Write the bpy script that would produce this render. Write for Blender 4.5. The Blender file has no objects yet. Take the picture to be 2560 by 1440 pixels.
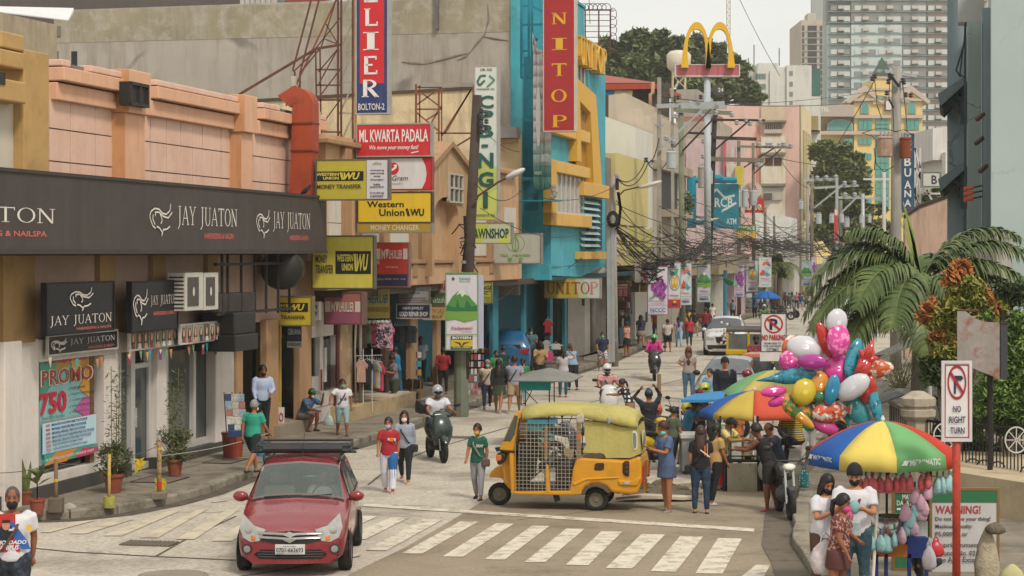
import bpy,math,random
import numpy as np
from mathutils import Vector as V,Matrix
sc=bpy.context.scene;C=sc.collection
pi=math.pi;rad=math.radians
R=random.Random(7)
FP,HC,HY=5000.0,4.6,632.0
cd=bpy.data.cameras.new('camera');cam=bpy.data.objects.new('camera',cd);C.objects.link(cam)
cam.location=(0,0,HC);cam.rotation_euler=(pi/2,0,0)
cd.sensor_width=36;cd.lens=FP/2560*36;cd.shift_y=(HY-720)/2560
cd.clip_start=.5;cd.clip_end=4000
sc.camera=cam
w=bpy.data.worlds.new('World');sc.world=w;w.use_nodes=True
nt=w.node_tree;N=nt.nodes;L=nt.links
bg=N['Background'];bg.inputs[1].default_value=.1
sky=N.new('ShaderNodeTexSky');sky.sky_type='NISHITA';sky.sun_disc=False
sky.sun_elevation=rad(52);sky.sun_rotation=rad(152);sky.dust_density=3
tc=N.new('ShaderNodeTexCoord');mp=N.new('ShaderNodeMapping');mp.inputs[3].default_value=(1,1,3.5)
nz=N.new('ShaderNodeTexNoise');nz.inputs['Scale'].default_value=2.6;nz.inputs['Detail'].default_value=5
cr=N.new('ShaderNodeValToRGB');cr.color_ramp.elements[0].position=.3;cr.color_ramp.elements[1].position=.7
cr.color_ramp.elements[0].color=(5.3,5.35,5.0,1);cr.color_ramp.elements[1].color=(6.4,6.35,5.95,1)
mx=N.new('ShaderNodeMixRGB');mx.inputs[0].default_value=.93
L.new(tc.outputs['Generated'],mp.inputs[0]);L.new(mp.outputs[0],nz.inputs['Vector']);L.new(nz.outputs[0],cr.inputs[0])
L.new(sky.outputs[0],mx.inputs[1]);L.new(cr.outputs[0],mx.inputs[2]);L.new(mx.outputs[0],bg.inputs[0])
sd=bpy.data.lights.new('sun','SUN');sd.energy=1.5;sd.angle=rad(10);sd.color=(1,.93,.82)
so=bpy.data.objects.new('sun',sd);C.objects.link(so)
az,el=rad(152),rad(50)
dv=V((math.sin(az)*math.cos(el),math.cos(az)*math.cos(el),math.sin(el)))
so.rotation_euler=dv.to_track_quat('Z','Y').to_euler();so.location=(0,0,60)
vs=sc.view_settings;vs.view_transform='Standard';vs.look='None';vs.gamma=1;vs.use_curve_mapping=False
vs.exposure=0.68
sc.cycles.max_bounces=5;sc.cycles.diffuse_bounces=2;sc.cycles.glossy_bounces=2;sc.cycles.transmission_bounces=4
sc.cycles.transparent_max_bounces=8;sc.cycles.caustics_reflective=False;sc.cycles.caustics_refractive=False
def P(x,y,Y):return V(((x-1280)/FP*Y,Y,HC-(y-HY)/FP*Y))
def G(x,y,z=0.0):
 Y=(HC-z)*FP/(y-HY);return V(((x-1280)/FP*Y,Y,z))
def lin(h):
 if isinstance(h,str):
  h=[int(h[i:i+2],16)/255 for i in(0,2,4)]
  return[(c/12.92 if c<=.04045 else((c+.055)/1.055)**2.4)for c in h]
 return list(h)
MC={}
def mat(h,rough=.8,metal=0,n=.14,s=3.0,bump=0.0,sk_=None,sa=.5,coat=0,trans=0,emit=0,dirt=None,da=.5,ds=1.2,alpha=1,pat=None,p2='f0e8e0',ps=30,rust=None,crack=0,spec=.4):
 """procedural paint / plaster / metal / cloth: colour noise, vertical streaks, blotches of dirt, cracks, prints"""
 key=(h if isinstance(h,str)else tuple(h),rough,metal,n,s,bump,sk_,sa,coat,trans,emit,dirt,da,ds,alpha,pat,p2,ps,crack,spec)
 if key in MC:return MC[key]
 m=bpy.data.materials.new('surface');m.use_nodes=True;t=m.node_tree;nn=t.nodes;ll=t.links
 b=nn['Principled BSDF'];b.inputs['Roughness'].default_value=rough;b.inputs['Metallic'].default_value=metal
 b.inputs['Specular IOR Level'].default_value=spec
 if coat:b.inputs['Coat Weight'].default_value=coat;b.inputs['Coat Roughness'].default_value=.08
 if trans:b.inputs['Transmission Weight'].default_value=trans
 if alpha<1:b.inputs['Alpha'].default_value=alpha
 c=lin(h);co=nn.new('ShaderNodeTexCoord');out=None
 def noise(scale,detail=4,vec=None,rgh=.6):
  q=nn.new('ShaderNodeTexNoise');q.inputs['Scale'].default_value=scale;q.inputs['Detail'].default_value=detail;q.inputs['Roughness'].default_value=rgh
  ll.new(vec or co.outputs['Object'],q.inputs['Vector']);return q
 def ramp(src,a,bb):
  q=nn.new('ShaderNodeMapRange');q.inputs[1].default_value=a;q.inputs[2].default_value=bb;ll.new(src,q.inputs[0]);return q.outputs[0]
 def mixc(fac,a,bcol):
  q=nn.new('ShaderNodeMixRGB');ll.new(fac,q.inputs[0])if not isinstance(fac,float)else None
  if hasattr(a,'links'):ll.new(a,q.inputs[1])
  else:q.inputs[1].default_value=(*a,1)
  if hasattr(bcol,'links'):ll.new(bcol,q.inputs[2])
  else:q.inputs[2].default_value=(*bcol,1)
  return q.outputs[0]
 def mul(a,k):
  q=nn.new('ShaderNodeMath');q.operation='MULTIPLY';ll.new(a,q.inputs[0])
  if hasattr(k,'links'):ll.new(k,q.inputs[1])
  else:q.inputs[1].default_value=k
  return q.outputs[0]
 out=mixc(ramp(noise(s,5).outputs[0],.3,.7),[x*(1-n)for x in c],[min(1,x*(1+n*.6))for x in c])if n else None
 if pat:
  if pat=='stripe':
   q=nn.new('ShaderNodeTexWave');q.bands_direction='Z';q.inputs['Scale'].default_value=ps;ll.new(co.outputs['Object'],q.inputs['Vector']);f=ramp(q.outputs['Fac'],.62,.68)
  elif pat=='dots':
   q=nn.new('ShaderNodeTexVoronoi');q.inputs['Scale'].default_value=ps;q.inputs['Randomness'].default_value=.3;ll.new(co.outputs['Object'],q.inputs['Vector']);f=ramp(q.outputs['Distance'],.36,.3)
  elif pat=='grid':
   q=nn.new('ShaderNodeTexBrick');q.offset=0;q.inputs['Scale'].default_value=ps;q.inputs['Mortar Size'].default_value=.03;ll.new(co.outputs['Object'],q.inputs['Vector']);f=q.outputs['Fac']
  elif pat=='holo':
   f=None
  else:
   f=ramp(noise(ps,2).outputs[0],.5,.56)
  out=mixc(f,out or c,lin(p2))
  if pat=='floral':out=mixc(ramp(noise(ps*1.7,1,None).outputs[0],.58,.62),out,lin('7a2f3a'))
 if sk_:
  q=nn.new('ShaderNodeMapping');q.inputs[3].default_value=(1,1,.12);ll.new(co.outputs['Object'],q.inputs[0])
  f=mul(ramp(noise(s*1.6+1.5,6,q.outputs[0],.7).outputs[0],.46,.72),sa)
  f=mul(f,ramp(noise(.35,2).outputs[0],.25,.6))
  out=mixc(f,out or c,lin(sk_))
 if dirt:
  f=mul(ramp(noise(ds,8,None,.72).outputs[0],.48,.64),da);out=mixc(f,out or c,lin(dirt))
 if crack:
  q=nn.new('ShaderNodeTexVoronoi');q.feature='DISTANCE_TO_EDGE';q.inputs['Scale'].default_value=crack
  d=noise(crack*2.2,4);va=nn.new('ShaderNodeVectorMath');va.operation='MULTIPLY_ADD';va.inputs[1].default_value=(.35/crack,)*3
  ll.new(d.outputs['Color'],va.inputs[0]);ll.new(co.outputs['Object'],va.inputs[2]);ll.new(va.outputs[0],q.inputs['Vector'])
  f=mul(ramp(q.outputs['Distance'],.012,.003),ramp(noise(.5,2).outputs[0],.45,.62));out=mixc(mul(f,.75),out or c,[x*.35 for x in c])
 if out is None:b.inputs['Base Color'].default_value=(*c,1)
 else:ll.new(out,b.inputs['Base Color'])
 if n and rough<.95:
  q=nn.new('ShaderNodeMapRange');q.inputs[3].default_value=max(0,rough-.1);q.inputs[4].default_value=min(1,rough+.12);ll.new(noise(s*2.3,3).outputs[0],q.inputs[0]);ll.new(q.outputs[0],b.inputs['Roughness'])
 if bump:
  q=nn.new('ShaderNodeBump');q.inputs['Strength'].default_value=bump;q.inputs['Distance'].default_value=.02;ll.new(noise(s*6,6).outputs[0],q.inputs['Height']);ll.new(q.outputs[0],b.inputs['Normal'])
 if emit:b.inputs['Emission Color'].default_value=(*c,1);b.inputs['Emission Strength'].default_value=emit
 MC[key]=m;return m
MW={}
def T(name,label=None,cat=None,loc=(0,0,0),rz=0,group=None,kind=None,parent=None):
 o=bpy.data.objects.new(name,None);C.objects.link(o);o.location=loc;o.rotation_euler=(0,0,rz);o.empty_display_size=.2
 if label:o['label']=label
 if cat:o['category']=cat
 if group:o['group']=group
 if kind:o['kind']=kind
 if parent:o.parent=parent
 MW[o.name]=Matrix.Translation(V(loc))@Matrix.Rotation(rz,4,'Z');return o
class MB:
 """collects shapes into ONE mesh; local=False: shapes are given in world coordinates and stored relative to the parent"""
 def __init__(s,local=False):s.v=[];s.f=[];s.m=[];s.local=local;s.M=None
 def add(s,vs,fs,mi=0):
  k=len(s.v);s.v+=[tuple(s.M@V(p))for p in vs]if s.M else[tuple(p)for p in vs]
  s.f+=[tuple(i+k for i in f)for f in fs];s.m+=[mi]*len(fs);return s
 def box(s,a,b,mi=0,M=None):
  x0,y0,z0=a;x1,y1,z1=b
  vs=[V((x,y,z))for z in(z0,z1)for y in(y0,y1)for x in(x0,x1)]
  if M:vs=[M@p for p in vs]
  return s.add(vs,[(0,2,3,1),(4,5,7,6),(0,1,5,4),(2,6,7,3),(0,4,6,2),(1,3,7,5)],mi)
 def fb(s,fr,a0,a1,b0,b1,c0,c1,mi=0):
  vs=[fr(a,b,c)for c in(c0,c1)for b in(b0,b1)for a in(a0,a1)]
  return s.add(vs,[(0,2,3,1),(4,5,7,6),(0,1,5,4),(2,6,7,3),(0,4,6,2),(1,3,7,5)],mi)
 def lf(s,rings,cap=True,mi=0,closed=True):
  n=len(rings[0]);vs=[p for r in rings for p in r];fs=[]
  for i in range(len(rings)-1):
   for j in range(n if closed else n-1):
    k=(j+1)%n;fs.append((i*n+j,i*n+k,(i+1)*n+k,(i+1)*n+j))
  if cap and closed:fs.append(tuple(range(n))[::-1]);fs.append(tuple((len(rings)-1)*n+j for j in range(n)))
  return s.add(vs,fs,mi)
 def tb(s,pts,r,n=6,cap=True,mi=0,sq=1.0,up=None):
  pts=[V(p)for p in pts];rs=r if isinstance(r,(list,tuple))else[r]*len(pts);rings=[];ref=None
  for i,p in enumerate(pts):
   d=(pts[min(i+1,len(pts)-1)]-pts[max(i-1,0)])
   if d.length<1e-9:d=V((0,0,1))
   d.normalize()
   if ref is None:ref=V(up)if up else(V((0,0,1))if abs(d.z)<.9 else V((1,0,0)))
   x=d.cross(ref)
   if x.length<1e-6:x=d.cross(V((0,1,.01)))
   x.normalize();y=x.cross(d);ref=y
   q=rs[i];qx,qy=q if isinstance(q,tuple)else(q,q*sq)
   o=pi/n if n==4 else 0
   rings.append([p+x*(qx*math.cos(o+2*pi*j/n))+y*(qy*math.sin(o+2*pi*j/n))for j in range(n)])
  return s.lf(rings,cap,mi)
 def bar(s,a,b,w,mi=0):return s.tb([a,b],w*.707,4,True,mi)
 def ell(s,c,r,nu=12,nv=8,M=None,mi=0,z0=-1.0,z1=1.0):
  c=V(c);r=(r,r,r)if not isinstance(r,(tuple,list))else r;rings=[]
  a0,a1=math.asin(z0),math.asin(z1)
  for i in range(nv+1):
   a=a0+(a1-a0)*i/nv;cz,ch=math.sin(a),max(.01,math.cos(a))
   ring=[V((r[0]*ch*math.cos(2*pi*j/nu),r[1]*ch*math.sin(2*pi*j/nu),r[2]*cz))for j in range(nu)]
   rings.append([c+(M@p if M else p)for p in ring])
  return s.lf(rings,True,mi)
 def lt(s,prof,n=12,c=(0,0,0),M=None,mi=0,cap=True):
  c=V(c);rings=[[c+(M@V((r*math.cos(2*pi*j/n),r*math.sin(2*pi*j/n),z))if M else V((r*math.cos(2*pi*j/n),r*math.sin(2*pi*j/n),z)))for j in range(n)]for r,z in prof]
  return s.lf(rings,cap,mi)
 def ps_m(s,pts,fr,c0,c1,mi=0,sides=True):
  n=len(pts);vs=[fr(a,b,c0)for a,b in pts]+[fr(a,b,c1)for a,b in pts]
  fs=[tuple(range(n))[::-1],tuple(range(n,2*n))]
  if sides:fs+=[(i,(i+1)%n,n+(i+1)%n,n+i)for i in range(n)]
  return s.add(vs,fs,mi)
 def pl(s,pts,mi=0):return s.add(pts,[tuple(range(len(pts)))],mi)
 def bd(s,name,m,parent=None,sm_=False,bevel=0,label=None,kind=None,remesh=0,subs=0,solid=0,cat=None,group=None):
  me=bpy.data.meshes.new(name);vs=s.v
  if not s.local and parent is not None:
   Mi=MW[parent.name].inverted();vs=[tuple(Mi@V(p))for p in vs]
  elif not s.local and parent is None and vs and not kind:
   a=np.array(vs);cx,cy=a[:,0].mean(),a[:,1].mean();cz=a[:,2].min();a-=(cx,cy,cz);vs=a.tolist()
  me.from_pydata(vs,[],s.f);me.validate()
  ms=m if isinstance(m,(list,tuple))else[m]
  for q in ms:me.materials.append(q)
  if len(ms)>1 and len(me.polygons)==len(s.m):me.polygons.foreach_set('material_index',s.m)
  if sm_:me.polygons.foreach_set('use_smooth',[True]*len(me.polygons))
  o=bpy.data.objects.new(name,me);C.objects.link(o)
  if parent is not None:o.parent=parent
  elif not s.local and not kind and s.v:o.location=(cx,cy,cz)
  MW[o.name]=(MW[parent.name]if(parent is not None)else Matrix.Translation(o.location))if not s.local else Matrix()
  if remesh:q=o.modifiers.new('r','REMESH');q.mode='VOXEL';q.voxel_size=remesh;q.use_smooth_shade=True
  if bevel:q=o.modifiers.new('b','BEVEL');q.width=bevel;q.segments=2;q.limit_method='ANGLE';q.angle_limit=rad(40)
  if solid:q=o.modifiers.new('s','SOLIDIFY');q.thickness=solid
  if subs:q=o.modifiers.new('u','SUBSURF');q.levels=subs;q.render_levels=subs
  if label:o['label']=label
  if kind:o['kind']=kind
  if cat:o['category']=cat
  if group:o['group']=group
  return o
def frame(o,r,u,n):
 o,r,u,n=V(o),V(r),V(u),V(n)
 return lambda a,b,c=0.0:o+r*a+u*b+n*c
def copy_tree(o,parent=None):
 c=o.copy();C.objects.link(c);c.parent=parent
 for ch in list(o.children):copy_tree(ch,c)
 return c
UD=V((.21896,.97573,0));ND=V((.97573,-.21896,0));FO=V((-6.35,46,0));UZ=V((0,0,1))
FA=frame(FO,UD,UZ,ND)
def fs(x,c=0.0):
 k=(x-1280)/FP;return(k*(FO.y+c*ND.y)-(FO.x+c*ND.x))/(UD.x-k*UD.y)
def fY(x,c=0.0):return FO.y+fs(x,c)*UD.y+c*ND.y
def fz(x,y,c=0.0):return HC-(y-HY)/FP*fY(x,c)
def fpx(mb,x0,x1,y0,y1,c0,c1,mi=0):
 """box on the left facade between pixel columns x0..x1, heights read at column x0"""
 return mb.fb(FA,fs(x0,c1),fs(x1,c1),fz(x0,y1,c1),fz(x0,y0,c1),c0,c1,mi)
def fzb(mb,x0,x1,z0,z1,c0,c1,mi=0):return mb.fb(FA,fs(x0,c1),fs(x1,c1),z0,z1,c0,c1,mi)
SER={'U':[('b',.2,.25,.2,1,.09),('b',.8,.25,.8,1,.05),('a',.5,.32,.3,.32,180,360,.08),('h',.06,.38,.97),('h',.66,.94,.97)],'N':[('b',.17,0,.17,1,.05),('b',.83,0,.83,1,.05),('b',.17,.97,.83,.03,.1),('h',.03,.32,.03),('h',.03,.25,.97),('h',.68,.97,.97)],'I':[('b',.5,0,.5,1,.12),('h',.25,.75,.03),('h',.25,.75,.97)],'T':[('b',.5,0,.5,1,.1),('b',.06,.95,.94,.95,.05),('b',.07,.8,.07,1,.035),('b',.93,.8,.93,1,.035),('h',.32,.68,.03)],'O':[('a',.5,.5,.4,.48,0,360,.09)],'P':[('b',.28,0,.28,1,.1),('a',.45,.74,.34,.23,-90,90,.08),('b',.28,.96,.48,.96,.035),('b',.28,.52,.48,.52,.035),('h',.1,.48,.03)],'L':[('b',.28,0,.28,1,.11),('b',.28,.05,.88,.05,.055),('b',.87,0,.87,.24,.04),('h',.1,.46,.97)],'E':[('b',.26,0,.26,1,.11),('b',.26,.05,.86,.05,.055),('b',.26,.95,.82,.95,.055),('b',.26,.52,.62,.52,.05),('b',.85,0,.85,.22,.04),('b',.81,.8,.81,1,.04)],'R':[('b',.25,0,.25,1,.11),('a',.42,.75,.34,.22,-90,90,.09),('b',.25,.96,.45,.96,.035),('b',.25,.52,.45,.52,.035),('b',.45,.52,.85,.03,.1),('h',.07,.43,.03),('h',.75,.98,.03)],'H':[('b',.2,0,.2,1,.1),('b',.8,0,.8,1,.1),('b',.2,.5,.8,.5,.05),('h',.05,.35,.03),('h',.65,.95,.97),('h',.05,.35,.97),('h',.65,.95,.03)],'A':[('b',.1,0,.5,1,.045),('b',.5,1,.88,0,.09),('b',.25,.36,.72,.36,.035),('h',0,.24,.03),('h',.72,1,.03)],'J':[('b',.6,0,.6,1,.09),('b',.6,0,.35,-.22,.06),('h',.42,.78,.97)],'Y':[('b',.5,0,.5,.48,.09),('b',.5,.45,.14,1,.08),('b',.5,.45,.86,1,.045),('h',.32,.68,.03),('h',0,.3,.97),('h',.7,1,.97)],'B':[('b',.25,0,.25,1,.1),('a',.42,.75,.3,.22,-90,90,.08),('a',.42,.27,.38,.25,-90,90,.09),('b',.25,.97,.45,.97,.03),('b',.25,.52,.45,.52,.03),('b',.25,.03,.45,.03,.03),('h',.08,.3,.03)],' ':[]}
TX={}
def glyphs(st,style):
 k=(st,style)
 if k in TX:return TX[k]
 if style.startswith('S'):
  vs,fc=[],[];x=0;thin=.6 if 's' in style else 1
  for ch in st:
   g=SER[ch];w_=.45 if ch==' ' else(.62 if ch in 'IJ' else .95);sx=w_
   if ch=='I':ox=-.19
   elif ch=='J':ox=-.2
   else:ox=0
   for op in g:
    if op[0]=='h':op=('b',op[1],op[3],op[2],op[3],.03)
    if op[0]=='b':
     x0,y0,x1,y1,hw=op[1:];hw*=thin;dx,dy=x1-x0,y1-y0;l=math.hypot(dx,dy)
     nx,ny=-dy/l*hw,dx/l*hw
     q=[(x0+nx,y0+ny),(x1+nx,y1+ny),(x1-nx,y1-ny),(x0-nx,y0-ny)]
     b0=len(vs);vs+=[(x+(a+ox)*.9,b)for a,b in q];fc.append((b0+3,b0+2,b0+1,b0))
    else:
     cx,cy,rx,ry,a0,a1,hw=op[1:];hw*=thin;nn=16;b0=len(vs)
     for i in range(nn+1):
      a=rad(a0+(a1-a0)*i/nn);ww=hw*(.45+.55*abs(math.cos(a)))
      for sg in(-1,1):vs.append((x+(cx+(rx+sg*ww)*math.cos(a)+ox)*.9,cy+(ry+sg*ww*.7)*math.sin(a)))
     fc+=[(b0+2*i,b0+2*i+1,b0+2*i+3,b0+2*i+2)for i in range(nn)]
   x+=w_*.9 if ch!=' ' else .4
   x+=.06
 else:
  cu=bpy.data.curves.new('lettering','FONT');cu.body=st;cu.resolution_u=2;cu.fill_mode='FRONT'
  if 'b' in style:cu.offset=.02
  if 'B' in style:cu.offset=.035
  if 'i' in style:cu.shear=.3
  if '|' in st:cu.body=st.replace('|','\n');cu.align_x='CENTER';cu.space_line=.9
  o=bpy.data.objects.new('lettering',cu);me=bpy.data.meshes.new_from_object(o)
  vs=[(v.co.x,v.co.y)for v in me.vertices];fc=[tuple(p.vertices)for p in me.polygons]
  bpy.data.objects.remove(o);bpy.data.meshes.remove(me)
 if not vs:TX[k]=([],[]);return TX[k]
 a=np.array(vs);mn,mxx=a.min(0),a.max(0);a=(a-mn)/np.maximum(mxx-mn,1e-6)
 TX[k]=(a.tolist(),fc);return TX[k]
def text(mb,st,fr,a0,b0,a1,b1,c,style='b',mi=0,depth=0):
 vs,fc=glyphs(st,style)
 pts=[fr(a0+(a1-a0)*u,b0+(b1-b0)*v_,c)for u,v_ in vs];mb.add(pts,fc,mi)
 if depth:
  mb.add([fr(a0+(a1-a0)*u,b0+(b1-b0)*v_,c-depth)for u,v_ in vs]+pts,[],mi)
  cnt={}
  for f in fc:
   for i in range(len(f)):
    e=(f[i],f[(i+1)%len(f)]);cnt[tuple(sorted(e))]=cnt.get(tuple(sorted(e)),0)+1
  k=len(mb.v)-2*len(pts);n=len(pts)
  for(i,j),q in cnt.items():
   if q==1:mb.f.append((k+i,k+j,k+n+j,k+n+i));mb.m.append(mi)
def draw(mb,ops,fr,W,H,c,mats):
 """flat print: ops in fractions of the board, y from the top"""
 def mi(h,**k):
  q=mat(h,n=.05,rough=.55,**k)
  if q not in mats:mats.append(q)
  return mats.index(q)
 st=.004
 for i,op in enumerate(ops):
  cc=c+.006+i*st*.6;k=op[0]
  if k=='r':_,x0,y0,x1,y1,h=op;mb.pl([fr(x0*W,-y1*H,cc),fr(x1*W,-y1*H,cc),fr(x1*W,-y0*H,cc),fr(x0*W,-y0*H,cc)],mi(h))
  elif k=='p':mb.pl([fr(x*W,-y*H,cc)for x,y in op[1]],mi(op[2]))
  elif k=='e':
   _,x,y,rx,ry,h=op;mb.pl([fr((x+rx*math.cos(t*pi/10))*W,-(y+ry*math.sin(t*pi/10))*H,cc)for t in range(20)],mi(h))
  elif k=='o':
   _,x,y,rx,ry,th,h=op;n=28;q=[]
   for t in range(n):
    for s_ in(1,1-th):q.append(fr((x+rx*s_*math.cos(t*2*pi/n))*W,-(y+ry*s_*math.sin(t*2*pi/n))*H,cc))
   mb.add(q,[(2*t,2*((t+1)%n),2*((t+1)%n)+1,2*t+1)for t in range(n)],mi(h))
  elif k=='l':
   _,pts,wd,h=op;a=[fr(x*W,-y*H,cc)for x,y in pts];nrm=(fr(0,0,1)-fr(0,0,0)).normalized();m_=mi(h)
   for p,q in zip(a,a[1:]):
    d=(q-p).cross(nrm).normalized()*wd/2;mb.pl([p-d,q-d,q+d,p+d],m_)
  elif k=='t':
   _,s_,x0,y0,x1,y1,h=op[:7];text(mb,s_,fr,x0*W,-y1*H,x1*W,-y0*H,cc,op[7]if len(op)>7 else 'b',mi(h))
def sign(label,x0,y0,x1,y1,Y,col,ops=(),plane='n',thick=.22,edge='4a4642',name='shop_sign',cat='sign',c=0.0,group=None,post=None,kw=None,yb=None,parts=()):
 """board whose left edge stands at pixel column x0 at distance Y; plane 'n' faces the camera across the street, 'f' lies along the facade"""
 if plane=='f':
  o=FA(fs(x0,c),fz(x0,y0,c),c);r=UD;n=ND;W=fs(x1,c)-fs(x0,c);Yl=fY(x0,c)
 else:
  if plane=='n' and 790<x0<1300:Y=min(Y,fY(x0,.7 if y0<700 else .15)-.15)if x0>800 else Y
  r=ND if plane=='n' else V((math.cos(plane),math.sin(plane),0));n=V((r.y,-r.x,0));o=P(x0,y0,Y);Yl=Y
  k=(x1-1280)/FP;W=(k*o.y-o.x)/(r.x-k*r.y)
 H=(y1-y0)/FP*Yl;ctr=o+r*(W/2)
 t=T(name,label,cat,(ctr.x,ctr.y,o.z-H),0,group);fr=frame(o,r,UZ,n)
 mb=MB();mb.fb(fr,0,W,-H,0,-thick,0);b=mb.bd('board',mat(col,**(kw or dict(n=.06,rough=.5,sk_='8a8272',sa=.25))),t)
 if edge:
  mb=MB();e=.035
  for q in((-e,W+e,-H-e,-H),(-e,W+e,0,e),(-e,0,-H,0),(W,W+e,-H,0)):mb.fb(fr,*q,-thick-.01,.012)
  mb.bd('frame',mat(edge,rough=.5,metal=.3),t)
 if ops:
  mb=MB();ms=[];draw(mb,ops,fr,W,H,0,ms);mb.bd('lettering',ms,t)
 return t,fr,W,H
def pt_b(mb,pts,r,n=4,mi=0):return mb.tb([P(*p)for p in pts],r,n,True,mi)
def ground_poly(name,pts,z,m,thick=0,label=None):
 mb=MB();q=[G(x,y,z)if y<1e8 else None for x,y in pts]
 q=[V((p.x,p.y,z))for p in q]
 if thick:mb.ps_m([(p.x,p.y)for p in q],lambda a,b,c:V((a,b,c)),z-thick,z)
 else:mb.pl(q)
 return mb.bd(name,m,kind='structure',label=label)
# ================================================================ ground
K=mat
m_road=K('bdb4a6',rough=.9,n=.14,s=1.8,bump=.35,dirt='6b6154',da=.6,ds=.38,crack=.16,pat='x',p2='aaa091',ps=11)
m_patch=K('968874',rough=.9,n=.16,s=1.2,bump=.3,dirt='5d5245',da=.6,ds=.6,pat='x',p2='8b7e6a',ps=13)
m_walk=K('857b6c',rough=.92,n=.2,s=1.3,bump=.35,dirt='4f483e',da=.6,ds=1.1,crack=.5)
m_kerb=K('8d8474',rough=.92,n=.2,s=3,bump=.5,dirt='453e35',da=.7,ds=2.2)
m_gut=K('5c5246',rough=.95,n=.25,s=2,dirt='3a332b',da=.6,ds=3)
m_paint=K('cfc6b4',rough=.85,n=.1,s=5,dirt='8f836f',da=.95,ds=3.5)
m_paintf=K('c6bba5',rough=.85,n=.08,s=3,dirt='9d917d',da=.8,ds=1.6)
mb=MB();mb.pl([(-900,-20,-.03),(900,-20,-.03),(900,1500,-.03),(-900,1500,-.03)]);mb.bd('ground',K('8a8172',n=.2,s=.2),kind='structure')
mb=MB();mb.pl([(-60,10,0),(60,10,0),(60,60,0),(110,400,0),(40,400,0),(-30,60,0)]);mb.bd('road',m_road,kind='structure')
ground_poly('road_patch',[(1240,1232),(1500,1222),(1760,1205),(1990,1190),(1975,1290),(1965,1440),(1990,1560),(700,1560),(880,1432),(1010,1370),(1130,1300)],.004,m_patch)
jm=K('5a5044',rough=.95,n=.3,s=4)
def strip(name,pts,w_,z,m,kind='structure'):
 q=[G(x,y,z)for x,y in pts];mb=MB()
 for a,b in zip(q,q[1:]):
  d=(b-a).cross(UZ).normalized()*w_/2;mb.pl([a-d,b-d,b+d,a+d])
 return mb.bd(name,m,kind=kind)
for pts,w_ in[([(920,1212),(985,1160),(1080,1122),(1200,1088),(1330,1052),(1480,1005),(1650,962),(1760,935)],.05),([(60,1368),(190,1380),(420,1392),(590,1400)],.06),([(390,1390),(470,1345),(590,1290)],.04),([(1150,1000),(1250,985),(1300,972)],.03),([(1530,923),(1700,921)],.09),([(1130,1145),(1290,1142)],.03),([(1320,960),(1500,915)],.03),([(1690,905),(1900,850),(1990,815)],.04),([(600,1440),(700,1425),(900,1390)],.05),([(1290,1300),(1500,1275),(1700,1262)],.02)]:
 strip('road_joint',pts,w_,.008,jm)
mp_=[((978,1293),(1023,1294),(913,1348),(850,1348)),((1058,1298),(1106,1299),(966,1376),(915,1375)),((1151,1303),(1196,1304),(1055,1384),(1004,1383)),((1240,1308),(1285,1309),(1157,1392),(1106,1391)),((1330,1314),(1374,1315),(1262,1399),(1212,1398)),((1416,1321),(1462,1322),(1362,1406),(1311,1405)),((1503,1328),(1556,1329),(1471,1413),(1414,1412)),((1604,1335),(1663,1336),(1581,1421),(1514,1420)),((1700,1340),(1758,1341),(1690,1429),(1626,1428)),((1795,1345),(1855,1346),(1806,1434),(1738,1433)),((900,1289),(945,1290),(880,1320),(830,1320)),((1890,1412),(1925,1412),(1905,1452),(1842,1450))]
for q in mp_:
 q=[(x,y)for x,y in q];ground_poly('crosswalk_stripe',[q[3],q[2],q[1],q[0]],.012,m_paint)
for q in[((195,1303),(240,1300),(125,1331),(98,1331)),((290,1300),(335,1298),(214,1334),(172,1334)),((418,1278),(450,1277),(305,1339),(258,1339)),((495,1273),(520,1272),(395,1344),(350,1344)),((570,1273),(600,1273),(486,1348),(438,1348)),((620,1300),(660,1300),(580,1352),(530,1352))]:
 ground_poly('crosswalk_stripe',[q[3],q[2],q[1],q[0]],.012,m_paintf)
ground_poly('stop_line',[(905,1265),(1884,1329),(1887,1321),(915,1259)],.012,m_paint)
strip('centre_line',[(530,1255),(570,1250)],.1,.012,m_paintf)
def disc(name,x,y,r,lbl,cat):
 p=G(x,y);t=T(name,lbl,cat,(p.x,p.y,0));mb=MB(1);mb.lt([(r,-.01),(r,.02),(r*.94,.022),(r*.92,.012),(0.01,.012)],28);mb.bd('rim',K('8a8172',rough=.8),t)
 mb=MB(1)
 for i in range(-4,5):mb.box((-math.sqrt(max(0,.8*r*r-(i*r/5)**2)),i*r/5-.02,.012),(math.sqrt(max(0,.8*r*r-(i*r/5)**2)),i*r/5+.02,.024))
 mb.bd('ridges',K('978e7f',rough=.8),t)
disc('manhole_cover',432,1441,.5,'round iron manhole cover at the lower edge of the crossing, left of the red car','manhole')
def grate(x,y,a,b,lbl):
 p=G(x,y);t=T('drain_grate',lbl,'drain grate',(p.x,p.y,0),-.2);mb=MB(1);mb.box((-a,-b,-.02),(a,b,.01));mb.bd('pit',K('4a4339'),t)
 mb=MB(1)
 for i in range(12):mb.box((-a+i*2*a/12,-b,.01),(-a+i*2*a/12+a/11,b,.025))
 mb.bd('bars',K('7a7163',metal=.2),t)
grate(375,1360,.42,.24,'rusty drain grate in the road below the crosswalk stripes, near the red car')
grate(1150,1094,.5,.22,'drain grate in the road beside the dark green scooter')
curb=[(-200,1330),(75,1302),(180,1298),(300,1285),(420,1262),(520,1235),(600,1203),(700,1170),(900,1112),(960,1092),(1050,1060),(1156,1022),(1290,980),(1400,945),(1528,903),(1614,866),(1750,826),(1860,797),(1975,768)]
cp=[G(x,y)for x,y in curb];cp=[V((c.x,c.y,0))for c in cp]
back=[FA(s_,0,-2.2)for s_ in(190,60,30,10,-8,-30)]
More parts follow.
